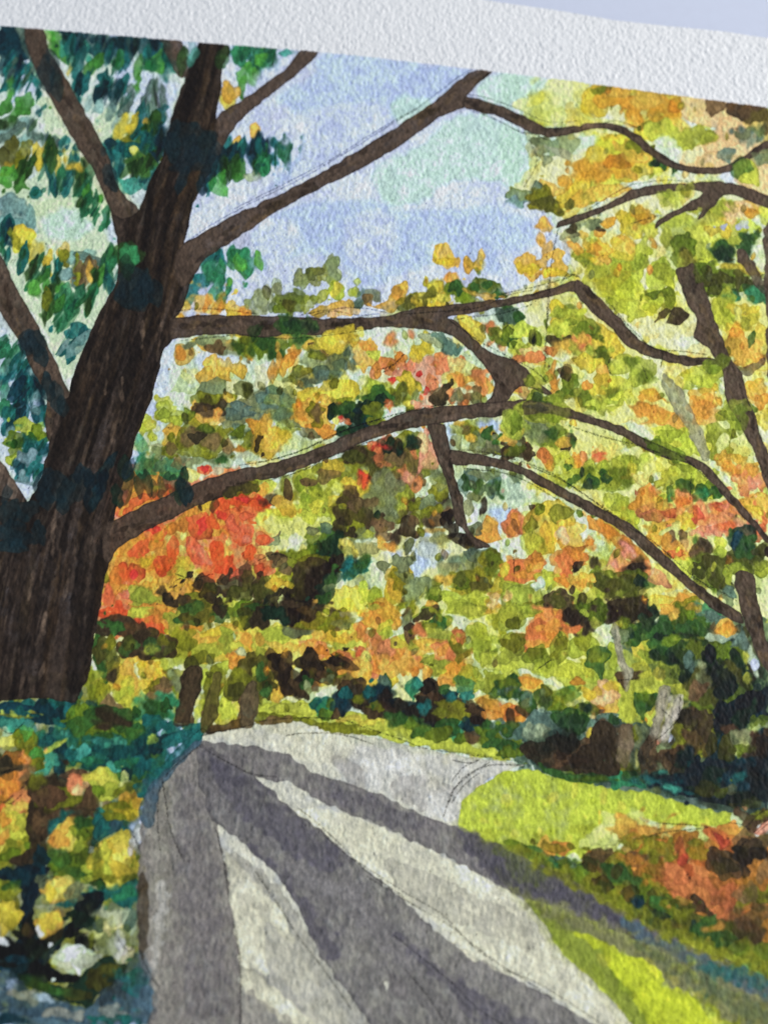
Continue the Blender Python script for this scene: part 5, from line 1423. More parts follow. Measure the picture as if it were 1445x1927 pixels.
def pencil(pts, w=1.5, dark=0.45, op=0.75):
    P = np.asarray(pts, float)
    x0, y0, x1, y1 = P[:, 0].min() - 5, P[:, 1].min() - 5, P[:, 0].max() + 5, P[:, 1].max() + 5
    a, b, c, e = box(x0, y0, x1, y1)
    if c - a < 2 or e - b < 2: return
    n = max(2, 5)
    S = []
    for i in range(len(P) - 1):
        p0 = P[max(i - 1, 0)]; p1 = P[i]; p2 = P[i + 1]; p3 = P[min(i + 2, len(P) - 1)]
        for k in range(n):
            t = k / n
            S.append(0.5 * ((2 * p1) + (p2 - p0) * t + (2 * p0 - 5 * p1 + 4 * p2 - p3) * t * t + (3 * p1 - p0 - 3 * p2 + p3) * t ** 3))
    S.append(P[-1])
    for s, q in zip(S[:-1], S[1:]):
        a, b, c, e = box(min(s[0], q[0]) - 4, min(s[1], q[1]) - 4, max(s[0], q[0]) + 4, max(s[1], q[1]) + 4)
        if c - a < 2 or e - b < 2: continue
        ys, xs = slice(b, e), slice(a, c)
        Y, X = np.mgrid[b:e, a:c]
        X = X / CS + X0; Y = Y / CS + Y0
        dx, dy = q - s; L = dx * dx + dy * dy + 1e-6
        t = np.clip(((X - s[0]) * dx + (Y - s[1]) * dy) / L, 0, 1)
        D = np.hypot(X - s[0] - t * dx + 0.5 * tile(N_FIN, ys, xs, (7, 7)), Y - s[1] - t * dy)
        al = np.clip((w - D) / 1.3 + 0.4, 0, 1) * op * np.clip(0.62 + 0.4 * tile(N_TIN, ys, xs, (5, 1)), 0.05, 1)
        canvas[ys, xs] *= (1 - al * (1 - dark) * 1.0)[..., None]

def P_(s):
    return [tuple(float(v) for v in p.split(',')) for p in s.split()]

def run_tiles(over):
    for (ox, oy, k, s) in TILES:
        for line in s.strip().split('\n'):
            line = line.strip()
            if not line: continue
            top = line[0] == '+'
            if top != over: continue
            if top: line = line[1:]
            if ':' in line:
                code, rest = line.split(':')
                pts = [(ox + x / k, oy + y / k) for x, y in P_(rest)]
                cx = sum(p[0] for p in pts) / len(pts); cy = sum(p[1] for p in pts) / len(pts)
                wash = code in WASH
                lab = None if wash else reg_at(cx, cy)
                poly(code, pts, lab, op=(0.9 if code in ('sky', 'lil', 'msk') else 0.75) if wash else 0.93, var=0.07 if wash else 0.16, soft=(11 if code in ('msk', 'sky', 'lil') else 3.0) if wash else 1.0, wob=1.3, edge=0.03 if wash else 0.15)
            else:
                code, rest = line.split(' ', 1)
                items = []; thin = []
                for item in rest.split(' / '):
                    v = [float(q) for q in item.split()]
                    if v[2] < 2: continue
                    x, y, w, h = ox + v[0] / k, oy + v[1] / k, v[2] / k, v[3] / k
                    j = 1 + random.uniform(-0.06, 0.06)
                    rg = reg_at(x, y); pc = PIG[code]
                    if rg == F_TEAL and not top and y < 900 and h > 1.3 * w:
                        w, h = w * 0.86, h * 1.18
                        if code in ('grs', 'emr', 'frs'): pc = [q * 0.88 for q in pc]
                    if rg == F_TEAL and not top and code in ('tea', 'tdk', 'emr', 'frs', 'slg') and h > 50 / k:
                        for _ in range(2):      # slender overlapping strokes of the same brush
                            thin.append(([q * random.uniform(0.72, 1.0) for q in pc], x + random.uniform(-0.6, 0.6) * w, y + random.uniform(-0.25, 0.25) * h,
                                         max(4.5, w * random.uniform(0.28, 0.5)), h * random.uniform(0.6, 1.0), v[4] + random.uniform(-4, 10)))
                    if rg == F_RIGHT and y < 420 and code in ('org', 'rst'):
                        pc = [0.45 * q + 0.55 * z for q, z in zip(pc, (198, 152, 50))]
                    if rg == SHRUB and code in ('ror', 'cor', 'ter', 'crs', 'rst', 'org', 'amb'):
                        pc = [0.62 * q + 0.38 * z for q, z in zip(pc, (126, 92, 46))]
                    if rg == F_RED and code in ('cor', 'ror', 'pnk'):
                        pc = [0.6 * q + 0.4 * z for q, z in zip(pc, (214, 78, 48))]
                    if rg == F_RIGHT and code in ('crs', 'ror', 'cor'):
                        pc = [0.6 * q + 0.4 * z for q, z in zip(pc, (208, 128, 88))]
                    if top and rg is not None and code in ('tdk', 'nvy') and x < 430:
                        pc = (26, 44, 50)
                    big = (1.16 if h < 1.45 * w else 1.02) if max(w, h) > 14 else 1.05
                    items.append(([min(255, q * j * (1 + random.uniform(-0.03, 0.03))) for q in pc], x, y, w * big, h * 1.1, v[4]))
                while items:       # two to four touches run together, then the brush is lifted
                    n = random.choice((1, 2, 3, 4, 6)) if reg_at(items[0][1], items[0][2]) != F_TEAL else random.choice((1, 1, 2))
                    g, items = items[:n], items[n:]
                    far = 1.0 + 0.6 * max(0, (420 - g[0][2]) / 420)
                    if top and code in ('tdk', 'nvy', 'tea', 'dep', 'slg', 'umb'):
                        wet_group(g, reg_at, op=random.uniform(0.5, 0.7), soft=1.8 * far, edge=0.12, wob=1.0, glaze=0.12, grad=0.4)
                        continue
                    wet_group(g, reg_at, op=random.uniform(0.78, 0.97) * (0.74 if top else 1), soft=random.choice((0.9, 1.0, 1.3, 2.0, 3.0, 4.5, 7.0) if over is False else (0.9, 1.2, 2.0)) * far,
                              edge=random.uniform(0.04, 0.22), wob=random.choice((0.6, 1.1, 1.6, 2.2)) * min(1.0, max(g[0][3], g[0][4]) / 26),
                              glaze=random.choice((0.05, 0.1, 0.25)), grad=random.choice((0, 0.25, 0.4, 0.5)))
                for q in thin:
                    dab(*q, reg_at(q[1], q[2]), op=random.uniform(0.5, 0.8), soft=1.4, wob=0.5, edge=0.1, glaze=0.35, grad=0.4)
WASH = {'lil', 'sky', 'mnt', 'msk', 'pgn', 'ylg', 'crm', 'pyl'}

def reg_at(x, y):
    i = min(CH - 1, max(0, int((y - Y0) * CS))); j = min(CW - 1, max(0, int((x - X0) * CS)))
    r = int(region[i, j])
    return r if r else None

# ---------------------------------------------------------------- the parts of the picture
(BARE, SKY, F_TEAL, F_MID, F_RIGHT, F_RED, HEDGE_T, HEDGE_D, HEDGE_M, BUSH, SHRUB, PATH, SHADE, LAWN_R, LAWN_L, LAWN_B,
 TRUNK, B_A, B_B, B_C, B_D, B_E, B_F, B_H, B_I, RTRUNK, B_G, B_J, B_K, B_L, FARTR, KERB, B_R, GREY) = range(34)

TOPEDGE = [(-70, 40), (0, 47), (250, 68), (336, 75), (431, 83), (566, 93), (700, 106), (895, 129), (1083, 152), (1250, 175), (1445, 201), (1510, 212)]
PAINT = TOPEDGE + [(1512, 2010), (-70, 2010)]

# what stands where (regions), then the picture's base washes
mark(label, PAINT, SKY, sub=1)
for rid, s in (
    (F_TEAL, '-60,0 620,0 620,320 420,560 300,580 120,980 -60,1000'),
    (F_MID, '260,780 330,560 470,440 600,470 700,500 800,430 960,440 980,500 1010,600 1000,1450 500,1400 330,1380 150,1330 180,1160'),
    (F_RIGHT, '930,120 1520,160 1520,1300 1300,1300 1200,1450 960,1450 980,1000 985,600 1060,420 960,380 940,250'),
    (F_RED, '200,900 330,850 500,900 520,1010 490,1090 400,1100 320,1170 180,1190'),
    (HEDGE_M, '600,1290 760,1260 930,1330 940,1400 820,1410 640,1370'),
    (HEDGE_D, '1230,1190 1280,1150 1340,1180 1520,1200 1520,1560 1400,1540 1220,1490 1020,1470 960,1420 1000,1340 1180,1350'),
    (HEDGE_T, '-60,1320 130,1290 260,1330 390,1360 380,1400 270,1490 100,1480 -60,1400'),
    (BUSH, '-60,1370 100,1440 270,1470 280,1800 160,1900 -60,1830'),
    (SHRUB, '1080,1580 1200,1560 1350,1560 1520,1520 1520,1880 1400,1830 1220,1740 1060,1640'),
):
    mark(region, P_(s), rid)
fol = np.isin(region, (F_MID, F_RIGHT, F_RED, HEDGE_M, HEDGE_D, HEDGE_T, BUSH, SHRUB)) & (label == SKY)
skyq = np.zeros_like(fol)
for s in ('480,100 930,120 1000,360 1050,440 1040,520 820,560 640,600 460,600 350,600 340,700 300,760 270,780 330,560',):
    r = poly_d(P_(s)); l = skyq[r[1], r[2]]; l[r[0] > 0] = True
label[fol & ~skyq] = region[fol & ~skyq]

def wash(col, s, op=0.9, **kw):
    poly(col, P_(s) if isinstance(s, str) else s, None, op=op, **kw)
wash('lil', PAINT, sub=1, op=0.97, soft=1.0, wob=0.45, edge=0.05)
PAINTED = [i for i in range(1, 34)]
G = dict(only=PAINTED, soft=3.0, wob=2.0, edge=0.02)
wash('pgn', '-80,60 320,90 330,250 240,600 100,980 -80,980', 0.6, **G)
wash('mnt', '330,640 620,610 980,580 1040,420 1000,140 1520,220 1520,1560 900,1440 480,1370 180,1330 180,1100 300,760', 0.9, **G)
wash('ylg', '960,560 1100,420 1200,380 1520,380 1520,1330 1100,1300 960,1200', 0.55, **G)
wash('pyl', '200,1000 600,900 900,1050 960,1320 600,1320 200,1300', 0.5, **G)
wash('ylg', '480,960 940,1100 1440,1000 1440,1300 960,1330 480,1260', 0.45, **G)
wash('olv', '-80,1330 280,1330 280,1900 -80,1850', 0.75, **G)
wash('ror', '205,910 330,860 490,910 505,1010 480,1080 400,1095 320,1160 185,1185', 0.75, **G)
wash('dep', '1180,1180 1520,1200 1520,1540 1000,1450', 0.65, **G)
wash('olv', '1100,1600 1520,1540 1520,1880 1200,1740', 0.8, **G)

# scattered small touches under the main ones, so that no ground is flat
def scatter(n, rid, codes, wmin, wmax, asp=(1.0, 1.6), ang=(-30, 30), op=(0.35, 0.75)):
    ys, xs = np.nonzero(region == rid)
    if len(ys) == 0: return
    for i in rng.integers(0, len(ys), n):
        x, y = xs[i] / CS + X0, ys[i] / CS + Y0
        if label[ys[i], xs[i]] != rid and rid != F_TEAL: continue
        w = random.uniform(wmin, wmax)
        dab(PIG[random.choice(codes)], x, y, w, w * random.uniform(*asp), random.uniform(*ang), rid if label[ys[i], xs[i]] == rid else None,
            op=random.uniform(*op), soft=random.uniform(0.8, 3.5), edge=0.08, only=[rid])
scatter(520, F_MID, ['yel', 'lim', 'cht', 'sag', 'olv', 'amb', 'gld', 'mnt', 'pyl', 'crm'], 12, 30)
scatter(620, F_RIGHT, ['lim', 'cht', 'ylg', 'gld', 'pyl', 'amb', 'crm', 'yel', 'lim'], 12, 34)
scatter(90, F_RED, ['org', 'cor', 'amb', 'ror'], 12, 28)
scatter(160, HEDGE_D, ['dep', 'dol', 'nvy', 'gol', 'umb'], 12, 34)
scatter(90, BUSH, ['olv', 'gld', 'bmd', 'tea', 'dol'], 12, 34)
scatter(90, SHRUB, ['olv', 'rst', 'bmd', 'gol', 'dol'], 12, 34)
scatter(80, HEDGE_T, ['tea', 'tdk', 'gol', 'emr'], 12, 34)

# lawns and the path
lawn_kw = dict(wob=1.4, edge=0.10, var=0.12, glaze=0.05, op=1.0)
poly('lwn', P_('852,1540 860,1500 895,1483 947,1452 1000,1450 1060,1468 1150,1480 1260,1500 1330,1524 1385,1530 1400,1545 1380,1556 1240,1556 1160,1570 1130,1620 1120,1690 1040,1700 960,1665 890,1600 855,1580'), LAWN_R, **lawn_kw)
for _ in range(90):
    dab(PIG[random.choice(['lwd', 'lwn', 'yel', 'cht', 'lim'])], random.uniform(880, 1380), random.uniform(1465, 1610), random.uniform(8, 26), random.uniform(10, 34),
        random.uniform(-25, 25), LAWN_R, op=random.uniform(0.15, 0.5), soft=4, edge=0, only=[LAWN_R])
for _ in range(46):
    dab(PIG['olv'], random.uniform(880, 1120), random.uniform(1560, 1625), random.uniform(10, 30), random.uniform(8, 22), 20, LAWN_R, op=random.uniform(0.12, 0.35), soft=4, edge=0, only=[LAWN_R])
poly('lwn', P_('930,1640 1010,1655 1110,1685 1260,1745 1400,1830 1400,1960 1300,1960 1180,1800 1245,1840 1300,1880 1345,1905 1445,1990 1445,2020 1240,2020 1165,1927 1100,1849 1040,1797 1005,1741 930,1665'), LAWN_B, **lawn_kw)
poly('lwn', P_('1180,1720 1300,1770 1520,1850 1520,2020 1200,2020 1160,1880'), LAWN_B, **lawn_kw)
for _ in range(60):
    dab(PIG[random.choice(['lwd', 'yel', 'lim', 'cht'])], random.uniform(1000, 1445), random.uniform(1720, 1960), random.uniform(12, 36), random.uniform(12, 44),
        random.uniform(-40, 10), LAWN_B, op=random.uniform(0.2, 0.5), soft=4, edge=0, only=[LAWN_B])
poly('gol', P_('980,1695 1030,1712 1090,1745 1150,1790 1190,1850 1220,1900 1260,1940 1230,1940 1187,1915 1118,1840 1059,1790 1025,1741'), LAWN_B, op=0.55, soft=5, edge=0.03, only=[LAWN_B])
poly('lim', P_('480,1332 560,1322 680,1345 800,1362 890,1380 930,1410 960,1432 850,1415 700,1386 560,1352 500,1350'), LAWN_L, wob=1.2)

path = P_('376,1392 380,1380 430,1365 480,1358 539,1352 580,1360 618,1371 688,1384 757,1399 826,1415 895,1426 965,1434 985,1440 947,1450 895,1483 868,1507 861,1540 864,1560 915,1612 945,1660 990,1700 1025,1741 1059,1797 1118,1849 1160,1894 1187,1927 1250,2012 262,2012 262,1540 300,1458')
poly('rdb', path, PATH, wob=0.6, edge=0.10, var=0.10, sub=1)
R = dict(only=[PATH], wob=1.4, edge=0.08, var=0.22, streak=0.05, glaze=0.1)
poly('rdg', P_('640,1400 800,1420 960,1440 880,1500 850,1545 740,1500 640,1450'), PATH, op=0.8, soft=14, edge=0, only=[PATH])
poly('rdl', P_('376,1385 470,1362 640,1376 660,1420 600,1440 500,1400 420,1390'), PATH, op=0.6, soft=12, edge=0, only=[PATH])
poly('rdl', P_('556,1527 640,1530 790,1592 960,1682 1060,1810 1180,1920 1120,1930 980,1830 810,1730 650,1600'), PATH, op=0.75, soft=4, edge=0, only=[PATH])
poly('gsh', P_('618,1427 650,1425 680,1450 690,1480 660,1478 640,1450'), PATH, op=0.38, soft=3, edge=0.02, only=[PATH])
poly('gsh', P_('730,1478 760,1462 800,1460 840,1476 866,1490 846,1500 806,1500 800,1524 770,1515 735,1500'), PATH, op=0.30, **R)
poly('rdg', P_('806,1502 850,1500 862,1540 812,1530'), PATH, op=0.7, **R)
poly('gmd', P_('722,1618 800,1640 980,1730 990,1790 900,1750 850,1735 780,1700 740,1660'), PATH, op=0.42, **R)
poly('gmd', P_('925,1690 1000,1715 1030,1760 1000,1780 940,1740'), PATH, op=0.22, **R)
poly('gmd', P_('422,1613 500,1650 560,1720 640,1850 700,1927 700,2012 453,2012 453,1866'), PATH, op=0.62, **R)
poly('rdl', P_('424,1616 434,1614 470,1650 520,1702 556,1775 540,1770 500,1735 500,1800 500,1836 453,1812 446,1783 433,1700'), PATH, op=0.72, **R)
poly('gmd', P_('424,1600 470,1625 500,1650 505,1690 460,1650 424,1612'), PATH, op=0.35, **R)
poly('rdl', P_('500,1735 560,1790 600,1850 660,1927 690,2012 640,2012 590,1930 540,1850 500,1810'), PATH, op=0.28, soft=5, edge=0.04, only=[PATH])
poly('rdl', P_('454,1817 500,1846 540,1880 600,1935 640,2012 580,2012 530,1927 480,1880 454,1864'), PATH, op=0.9, **R)
poly('gsh', P_('453,1868 500,1888 560,1935 600,2012 453,2012'), PATH, op=0.5, **R)
for _ in range(70):
    dab(PIG[random.choice(['rdg', 'gmd', 'rdl'])], random.uniform(450, 1150), random.uniform(1380, 1960), random.uniform(16, 60), random.uniform(20, 90),
        random.uniform(-50, -20), None, op=random.uniform(0.08, 0.22), soft=8, edge=0, only=[PATH])

run_tiles(False)
for rid, codes, n in ((F_MID, ['lim', 'amb', 'olv', 'yel', 'sag', 'cht', 'olv', 'gld'], 150), (F_RIGHT, ['lim', 'cht', 'yel', 'amb', 'lim', 'gld'], 190),
                      (HEDGE_D, ['dep', 'nvy', 'umb'], 60), (BUSH, ['olv', 'umb', 'dep'], 40), (SHRUB, ['olv', 'dol', 'gol', 'rst'], 50), (F_RED, ['org', 'ror'], 20), (HEDGE_T, ['tea', 'frs'], 20)):
    ys, xs = np.nonzero(region == rid)
    for i in rng.integers(0, len(ys), n):
        w = random.uniform(22, 56)
        dab(PIG[random.choice(codes)], xs[i] / CS + X0, ys[i] / CS + Y0, w, w * random.uniform(0.8, 1.4), random.uniform(-40, 40), None,
            op=random.uniform(0.10, 0.34), soft=random.choice((1.0, 3, 7)), edge=0.12, only=[rid], glaze=0.6, wob=2.2, grad=0.4)

for rid, codes, n in ((F_MID, ['olv', 'dol', 'gol', 'amb', 'org', 'sag', 'bmd'], 110), (F_RIGHT, ['gol', 'olv', 'cht', 'amb', 'org', 'sag'], 110)):
    ys, xs = np.nonzero(label == rid)      # small leaves with a crisp edge, last of all
    for i in rng.integers(0, len(ys), n):
        w = random.uniform(7, 13)
        dab(PIG[random.choice(codes)], xs[i] / CS + X0, ys[i] / CS + Y0, w, w * random.uniform(1.3, 2.0), random.uniform(-35, 35), rid,
            op=random.uniform(0.45, 0.8), soft=1.0, edge=0.25, only=[rid], glaze=0.5, wob=0.5, grad=0.4)
# ---------------------------------------------------------------- shadows on the path
S = dict(wob=1.1, var=0.16, streak=0.035, glaze=0.2)
ON = [PATH, SHADE, KERB]
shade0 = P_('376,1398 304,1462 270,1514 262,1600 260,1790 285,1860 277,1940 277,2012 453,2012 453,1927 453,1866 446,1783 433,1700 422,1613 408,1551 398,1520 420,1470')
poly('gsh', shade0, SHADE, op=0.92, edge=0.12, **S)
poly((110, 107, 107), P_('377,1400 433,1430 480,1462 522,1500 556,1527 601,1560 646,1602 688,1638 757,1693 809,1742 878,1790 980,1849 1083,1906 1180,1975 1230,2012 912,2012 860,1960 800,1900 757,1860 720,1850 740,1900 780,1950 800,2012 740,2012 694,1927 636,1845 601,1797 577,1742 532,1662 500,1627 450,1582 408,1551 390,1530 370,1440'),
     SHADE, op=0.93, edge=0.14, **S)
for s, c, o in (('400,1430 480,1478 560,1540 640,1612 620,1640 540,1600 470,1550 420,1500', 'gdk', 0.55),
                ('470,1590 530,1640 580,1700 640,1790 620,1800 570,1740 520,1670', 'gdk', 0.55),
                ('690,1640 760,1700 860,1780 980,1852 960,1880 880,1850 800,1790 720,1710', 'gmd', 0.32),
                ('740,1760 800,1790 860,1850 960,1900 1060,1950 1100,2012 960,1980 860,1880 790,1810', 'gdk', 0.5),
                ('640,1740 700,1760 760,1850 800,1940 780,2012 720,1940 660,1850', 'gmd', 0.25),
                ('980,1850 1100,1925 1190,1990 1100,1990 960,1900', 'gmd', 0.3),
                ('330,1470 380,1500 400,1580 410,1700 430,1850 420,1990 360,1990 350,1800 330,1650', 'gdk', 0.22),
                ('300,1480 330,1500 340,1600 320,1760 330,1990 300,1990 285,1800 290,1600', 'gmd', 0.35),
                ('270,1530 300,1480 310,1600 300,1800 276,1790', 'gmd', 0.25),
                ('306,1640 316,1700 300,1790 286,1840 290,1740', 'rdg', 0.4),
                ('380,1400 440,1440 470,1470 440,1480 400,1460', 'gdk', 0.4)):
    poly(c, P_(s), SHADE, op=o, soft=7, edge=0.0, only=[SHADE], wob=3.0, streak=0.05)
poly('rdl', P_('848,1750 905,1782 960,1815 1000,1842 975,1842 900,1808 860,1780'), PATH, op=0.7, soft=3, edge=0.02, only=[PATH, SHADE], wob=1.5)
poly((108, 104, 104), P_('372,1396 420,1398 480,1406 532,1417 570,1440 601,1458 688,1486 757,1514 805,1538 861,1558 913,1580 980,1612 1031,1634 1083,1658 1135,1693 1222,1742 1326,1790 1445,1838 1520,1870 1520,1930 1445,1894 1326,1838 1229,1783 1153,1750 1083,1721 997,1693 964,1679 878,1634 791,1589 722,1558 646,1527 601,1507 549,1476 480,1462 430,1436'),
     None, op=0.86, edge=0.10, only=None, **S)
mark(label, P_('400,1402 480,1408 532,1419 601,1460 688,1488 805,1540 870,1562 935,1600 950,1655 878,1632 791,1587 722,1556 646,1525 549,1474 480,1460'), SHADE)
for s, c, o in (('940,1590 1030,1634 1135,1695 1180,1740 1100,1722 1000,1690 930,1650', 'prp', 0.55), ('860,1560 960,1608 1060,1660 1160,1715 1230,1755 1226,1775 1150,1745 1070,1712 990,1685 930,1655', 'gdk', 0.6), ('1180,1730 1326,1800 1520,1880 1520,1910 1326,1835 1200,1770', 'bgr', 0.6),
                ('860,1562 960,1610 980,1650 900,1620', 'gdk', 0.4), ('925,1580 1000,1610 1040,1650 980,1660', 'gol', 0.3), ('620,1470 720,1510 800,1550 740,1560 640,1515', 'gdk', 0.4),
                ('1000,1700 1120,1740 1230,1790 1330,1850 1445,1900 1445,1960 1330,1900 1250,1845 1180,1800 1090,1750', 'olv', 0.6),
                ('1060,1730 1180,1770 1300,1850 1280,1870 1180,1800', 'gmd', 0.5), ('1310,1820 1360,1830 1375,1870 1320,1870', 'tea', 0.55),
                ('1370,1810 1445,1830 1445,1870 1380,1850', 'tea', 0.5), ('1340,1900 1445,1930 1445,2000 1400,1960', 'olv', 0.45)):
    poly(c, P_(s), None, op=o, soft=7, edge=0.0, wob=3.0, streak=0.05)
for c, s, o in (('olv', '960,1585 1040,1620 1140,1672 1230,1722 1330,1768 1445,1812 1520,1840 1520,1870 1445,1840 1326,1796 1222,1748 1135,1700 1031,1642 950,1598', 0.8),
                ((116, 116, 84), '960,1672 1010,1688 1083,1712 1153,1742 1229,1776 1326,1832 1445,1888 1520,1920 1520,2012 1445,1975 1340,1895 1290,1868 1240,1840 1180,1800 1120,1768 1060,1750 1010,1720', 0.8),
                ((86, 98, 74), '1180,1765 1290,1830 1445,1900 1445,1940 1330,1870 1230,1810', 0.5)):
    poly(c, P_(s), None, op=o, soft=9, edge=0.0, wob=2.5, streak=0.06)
poly((132, 142, 62), P_('992,1700 1040,1735 1090,1760 1125,1790 1150,1830 1190,1890 1230,1950 1250,2012 1235,2012 1187,1927 1118,1849 1059,1797 1025,1741'), None, op=0.85, soft=6, edge=0.05, wob=2, only=[LAWN_B, 0, SKY])
poly((190, 200, 58), P_('1060,1750 1130,1768 1168,1796 1206,1806 1245,1836 1248,1856 1282,1862 1310,1888 1345,1930 1370,1990 1380,2012 1270,2012 1225,1940 1190,1880 1150,1820 1110,1775'), LAWN_B, op=0.9, soft=2.0, edge=0.05, wob=1.5, var=0.1)
for _ in range(26):
    dab(PIG[random.choice(['lwd', 'yel', 'olv'])], random.uniform(1100, 1330), random.uniform(1790, 1950), random.uniform(10, 26), random.uniform(12, 40), -35, None, op=random.uniform(0.15, 0.35), soft=4, edge=0, only=[LAWN_B])
poly((118, 115, 112), P_('735,1850 790,1840 860,1900 930,1960 990,2012 780,2012 730,1930'), SHADE, op=0.95, soft=6, edge=0, wob=2)
# kerb beside the flower bed
poly('tea', P_('250,1480 290,1450 340,1400 374,1376 388,1366 380,1392 362,1404 310,1456 270,1500'), HEDGE_T, op=0.95, edge=0.15, var=0.3)
poly('bgr', P_('262,1535 270,1500 304,1455 360,1402 376,1396 372,1404 310,1470 296,1510 290,1540 280,1560'), KERB, op=0.75, soft=2)
poly('bgr', P_('262,1790 285,1830 280,1900 270,2012 240,2012 250,1860'), None, op=0.5, soft=6, edge=0.03)
poly('umb', P_('259,1660 268,1640 276,1660 280,1740 270,1800 262,1790 257,1720'), None, op=0.6, soft=3)

# ---------------------------------------------------------------- the great tree
BK = dict(wob=0.5, edge=0.22, var=0.05, glaze=0.08, op=1.0)
poly('crm', P_('30,52 86,50 100,100 150,200 200,310 256,395 210,400 150,290 90,190'), None, op=0.35, soft=3)
poly('bch', P_('45,46 80,50 92,92 128,152 166,221 197,277 225,356 256,386 262,420 222,450 208,398 173,318 138,263 100,194 59,114'), B_A, **BK)
poly('bch', P_('-70,430 0,477 21,522 55,584 83,636 118,712 132,760 100,850 84,800 87,747 62,698 31,636 0,588 -70,500'), B_B, **BK)
poly('trl', P_('-70,820 0,867 21,898 52,947 60,1000 -70,1010'), TRUNK, **BK)
trunk = P_('374,79 431,84 424,110 419,121 412,187 405,215 412,240 409,287 391,332 363,383 353,432 346,456 360,490 363,518 346,574 331,596 326,616 326,634 308,657 301,684 287,740 273,780 260,812 242,874 232,905 221,940 215,975 208,1000 205,1056 194,1099 189,1141 183,1168 173,1226 170,1265 149,1306 138,1324 86,1313 40,1316 0,1320 -70,1325 -70,950 20,940 52,947 80,885 93,836 98,795 115,755 128,745 138,702 173,615 208,550 221,518 221,460 208,400 230,410 262,395 277,346 301,304 318,235 332,187 350,140')
poly('trk', trunk, TRUNK, sub=2, **BK)
poly('bch', P_('301,74 336,74 350,96 356,125 346,140 330,135 316,110'), TRUNK, op=0.9)
poly('bch', P_('405,222 450,190 480,170 512,145 532,133 550,112 566,92 599,97 580,118 563,135 515,173 480,200 450,228 429,257 410,290'), B_C, **BK)
poly('bch', P_('340,462 391,432 443,401 480,387 530,362 584,335 640,302 688,273 740,240 791,208 830,178 861,152 895,129 927,132 905,150 888,169 871,190 871,201 826,221 757,270 722,290 688,311 618,346 560,375 515,400 470,430 432,456 387,487 363,520 340,540 326,500'), B_D, **BK)
poly('bch', P_('320,604 329,597 400,592 500,594 560,595 618,598 680,597 722,593 760,585 791,577 878,569 980,556 1049,537 1083,527 1097,532 1092,546 1073,548 945,577 880,590 843,596 860,605 909,653 945,670 980,685 1007,712 1036,737 1030,744 1000,730 975,728 962,743 950,756 912,757 926,743 930,720 919,700 905,680 880,655 850,632 820,622 780,618 722,615 680,620 594,629 540,628 500,634 460,630 420,629 360,632 329,637 316,640'), B_E, **BK)
poly('bch', P_('1083,527 1097,532 1139,570 1180,615 1211,643 1240,655 1274,667 1343,674 1365,680 1360,690 1343,686 1300,688 1270,684 1235,675 1201,664 1175,645 1153,619 1111,584 1080,550'), B_G, **BK)
poly('bch', P_('200,988 221,974 260,955 294,940 381,905 450,881 480,878 549,860 618,834 650,818 688,805 757,777 809,765 843,763 895,760 912,756 965,754 1010,750 1070,768 1118,784 1166,800 1215,825 1256,845 1308,863 1343,887 1377,929 1412,967 1445,1008 1510,1075 1500,1085 1440,1018 1400,975 1365,940 1343,912 1325,893 1295,874 1256,863 1215,846 1166,818 1118,800 1070,786 1010,778 965,781 900,786 840,793 809,801 757,808 688,831 640,852 601,867 549,888 500,903 480,901 450,926 381,947 304,985 242,1016 221,1033 204,1058 192,1040'), B_F, **BK)
poly('bch', P_('805,797 836,799 840,820 847,843 858,905 868,933 878,985 890,1006 919,1024 918,1030 895,1027 875,1003 857,981 848,945 840,909 828,880 819,857 808,820'), B_H, **BK)
poly('bch', P_('845,846 856,845 890,852 930,860 980,876 1049,911 1118,949 1187,987 1239,1032 1291,1081 1343,1122 1390,1152 1400,1175 1360,1158 1326,1134 1274,1090 1215,1041 1170,1000 1101,961 1031,923 980,893 930,879 885,874 850,873'), B_I, **BK)
poly('bch', P_('872,186 885,181 930,194 980,214 1031,237 1083,235 1125,230 1166,235 1205,256 1239,284 1274,304 1308,313 1353,313 1388,298 1423,272 1445,262 1510,245 1510,262 1445,278 1400,306 1360,326 1308,325 1262,315 1225,293 1195,267 1160,248 1125,240 1083,248 1031,257 980,240 930,216 878,204'), B_J, **BK)
poly('bch', P_('1045,428 1056,413 1094,400 1130,388 1160,374 1187,357 1239,345 1290,344 1326,340 1360,340 1395,348 1445,368 1510,400 1510,420 1445,392 1395,372 1366,366 1350,378 1325,404 1312,412 1318,396 1290,398 1262,410 1240,425 1232,430 1236,416 1260,400 1290,384 1322,362 1290,358 1239,363 1200,372 1160,386 1100,412 1060,424'), B_K, **BK)
poly('bch', P_('1270,505 1290,500 1305,494 1322,529 1346,601 1371,667 1395,702 1405,743 1419,778 1434,826 1448,860 1510,980 1510,1040 1460,960 1434,895 1419,852 1400,815 1388,790 1375,770 1364,743 1357,691 1340,668 1329,653 1305,635 1310,600 1291,567 1278,530'), RTRUNK, **BK)
poly('bch', P_('1381,1080 1417,1080 1423,1117 1434,1166 1448,1215 1520,1300 1520,1420 1460,1290 1428,1243 1411,1196 1395,1156 1391,1133'), RTRUNK, **BK)
poly('bch', P_('1389,470 1400,472 1420,500 1440,530 1520,600 1520,640 1440,560 1410,520 1390,490'), B_R, op=0.85)
poly('bch', P_('1438,430 1470,420 1475,720 1446,720 1440,560'), B_R, op=0.9)
poly((140, 138, 114), P_('1246,712 1254,706 1285,740 1305,778 1325,820 1338,862 1322,866 1305,830 1280,790 1262,755 1246,728'), GREY, op=0.8, soft=1.4)
poly((150, 148, 126), P_('1149,1173 1160,1172 1168,1210 1180,1250 1192,1262 1180,1285 1172,1262 1160,1230'), FARTR, op=0.85)
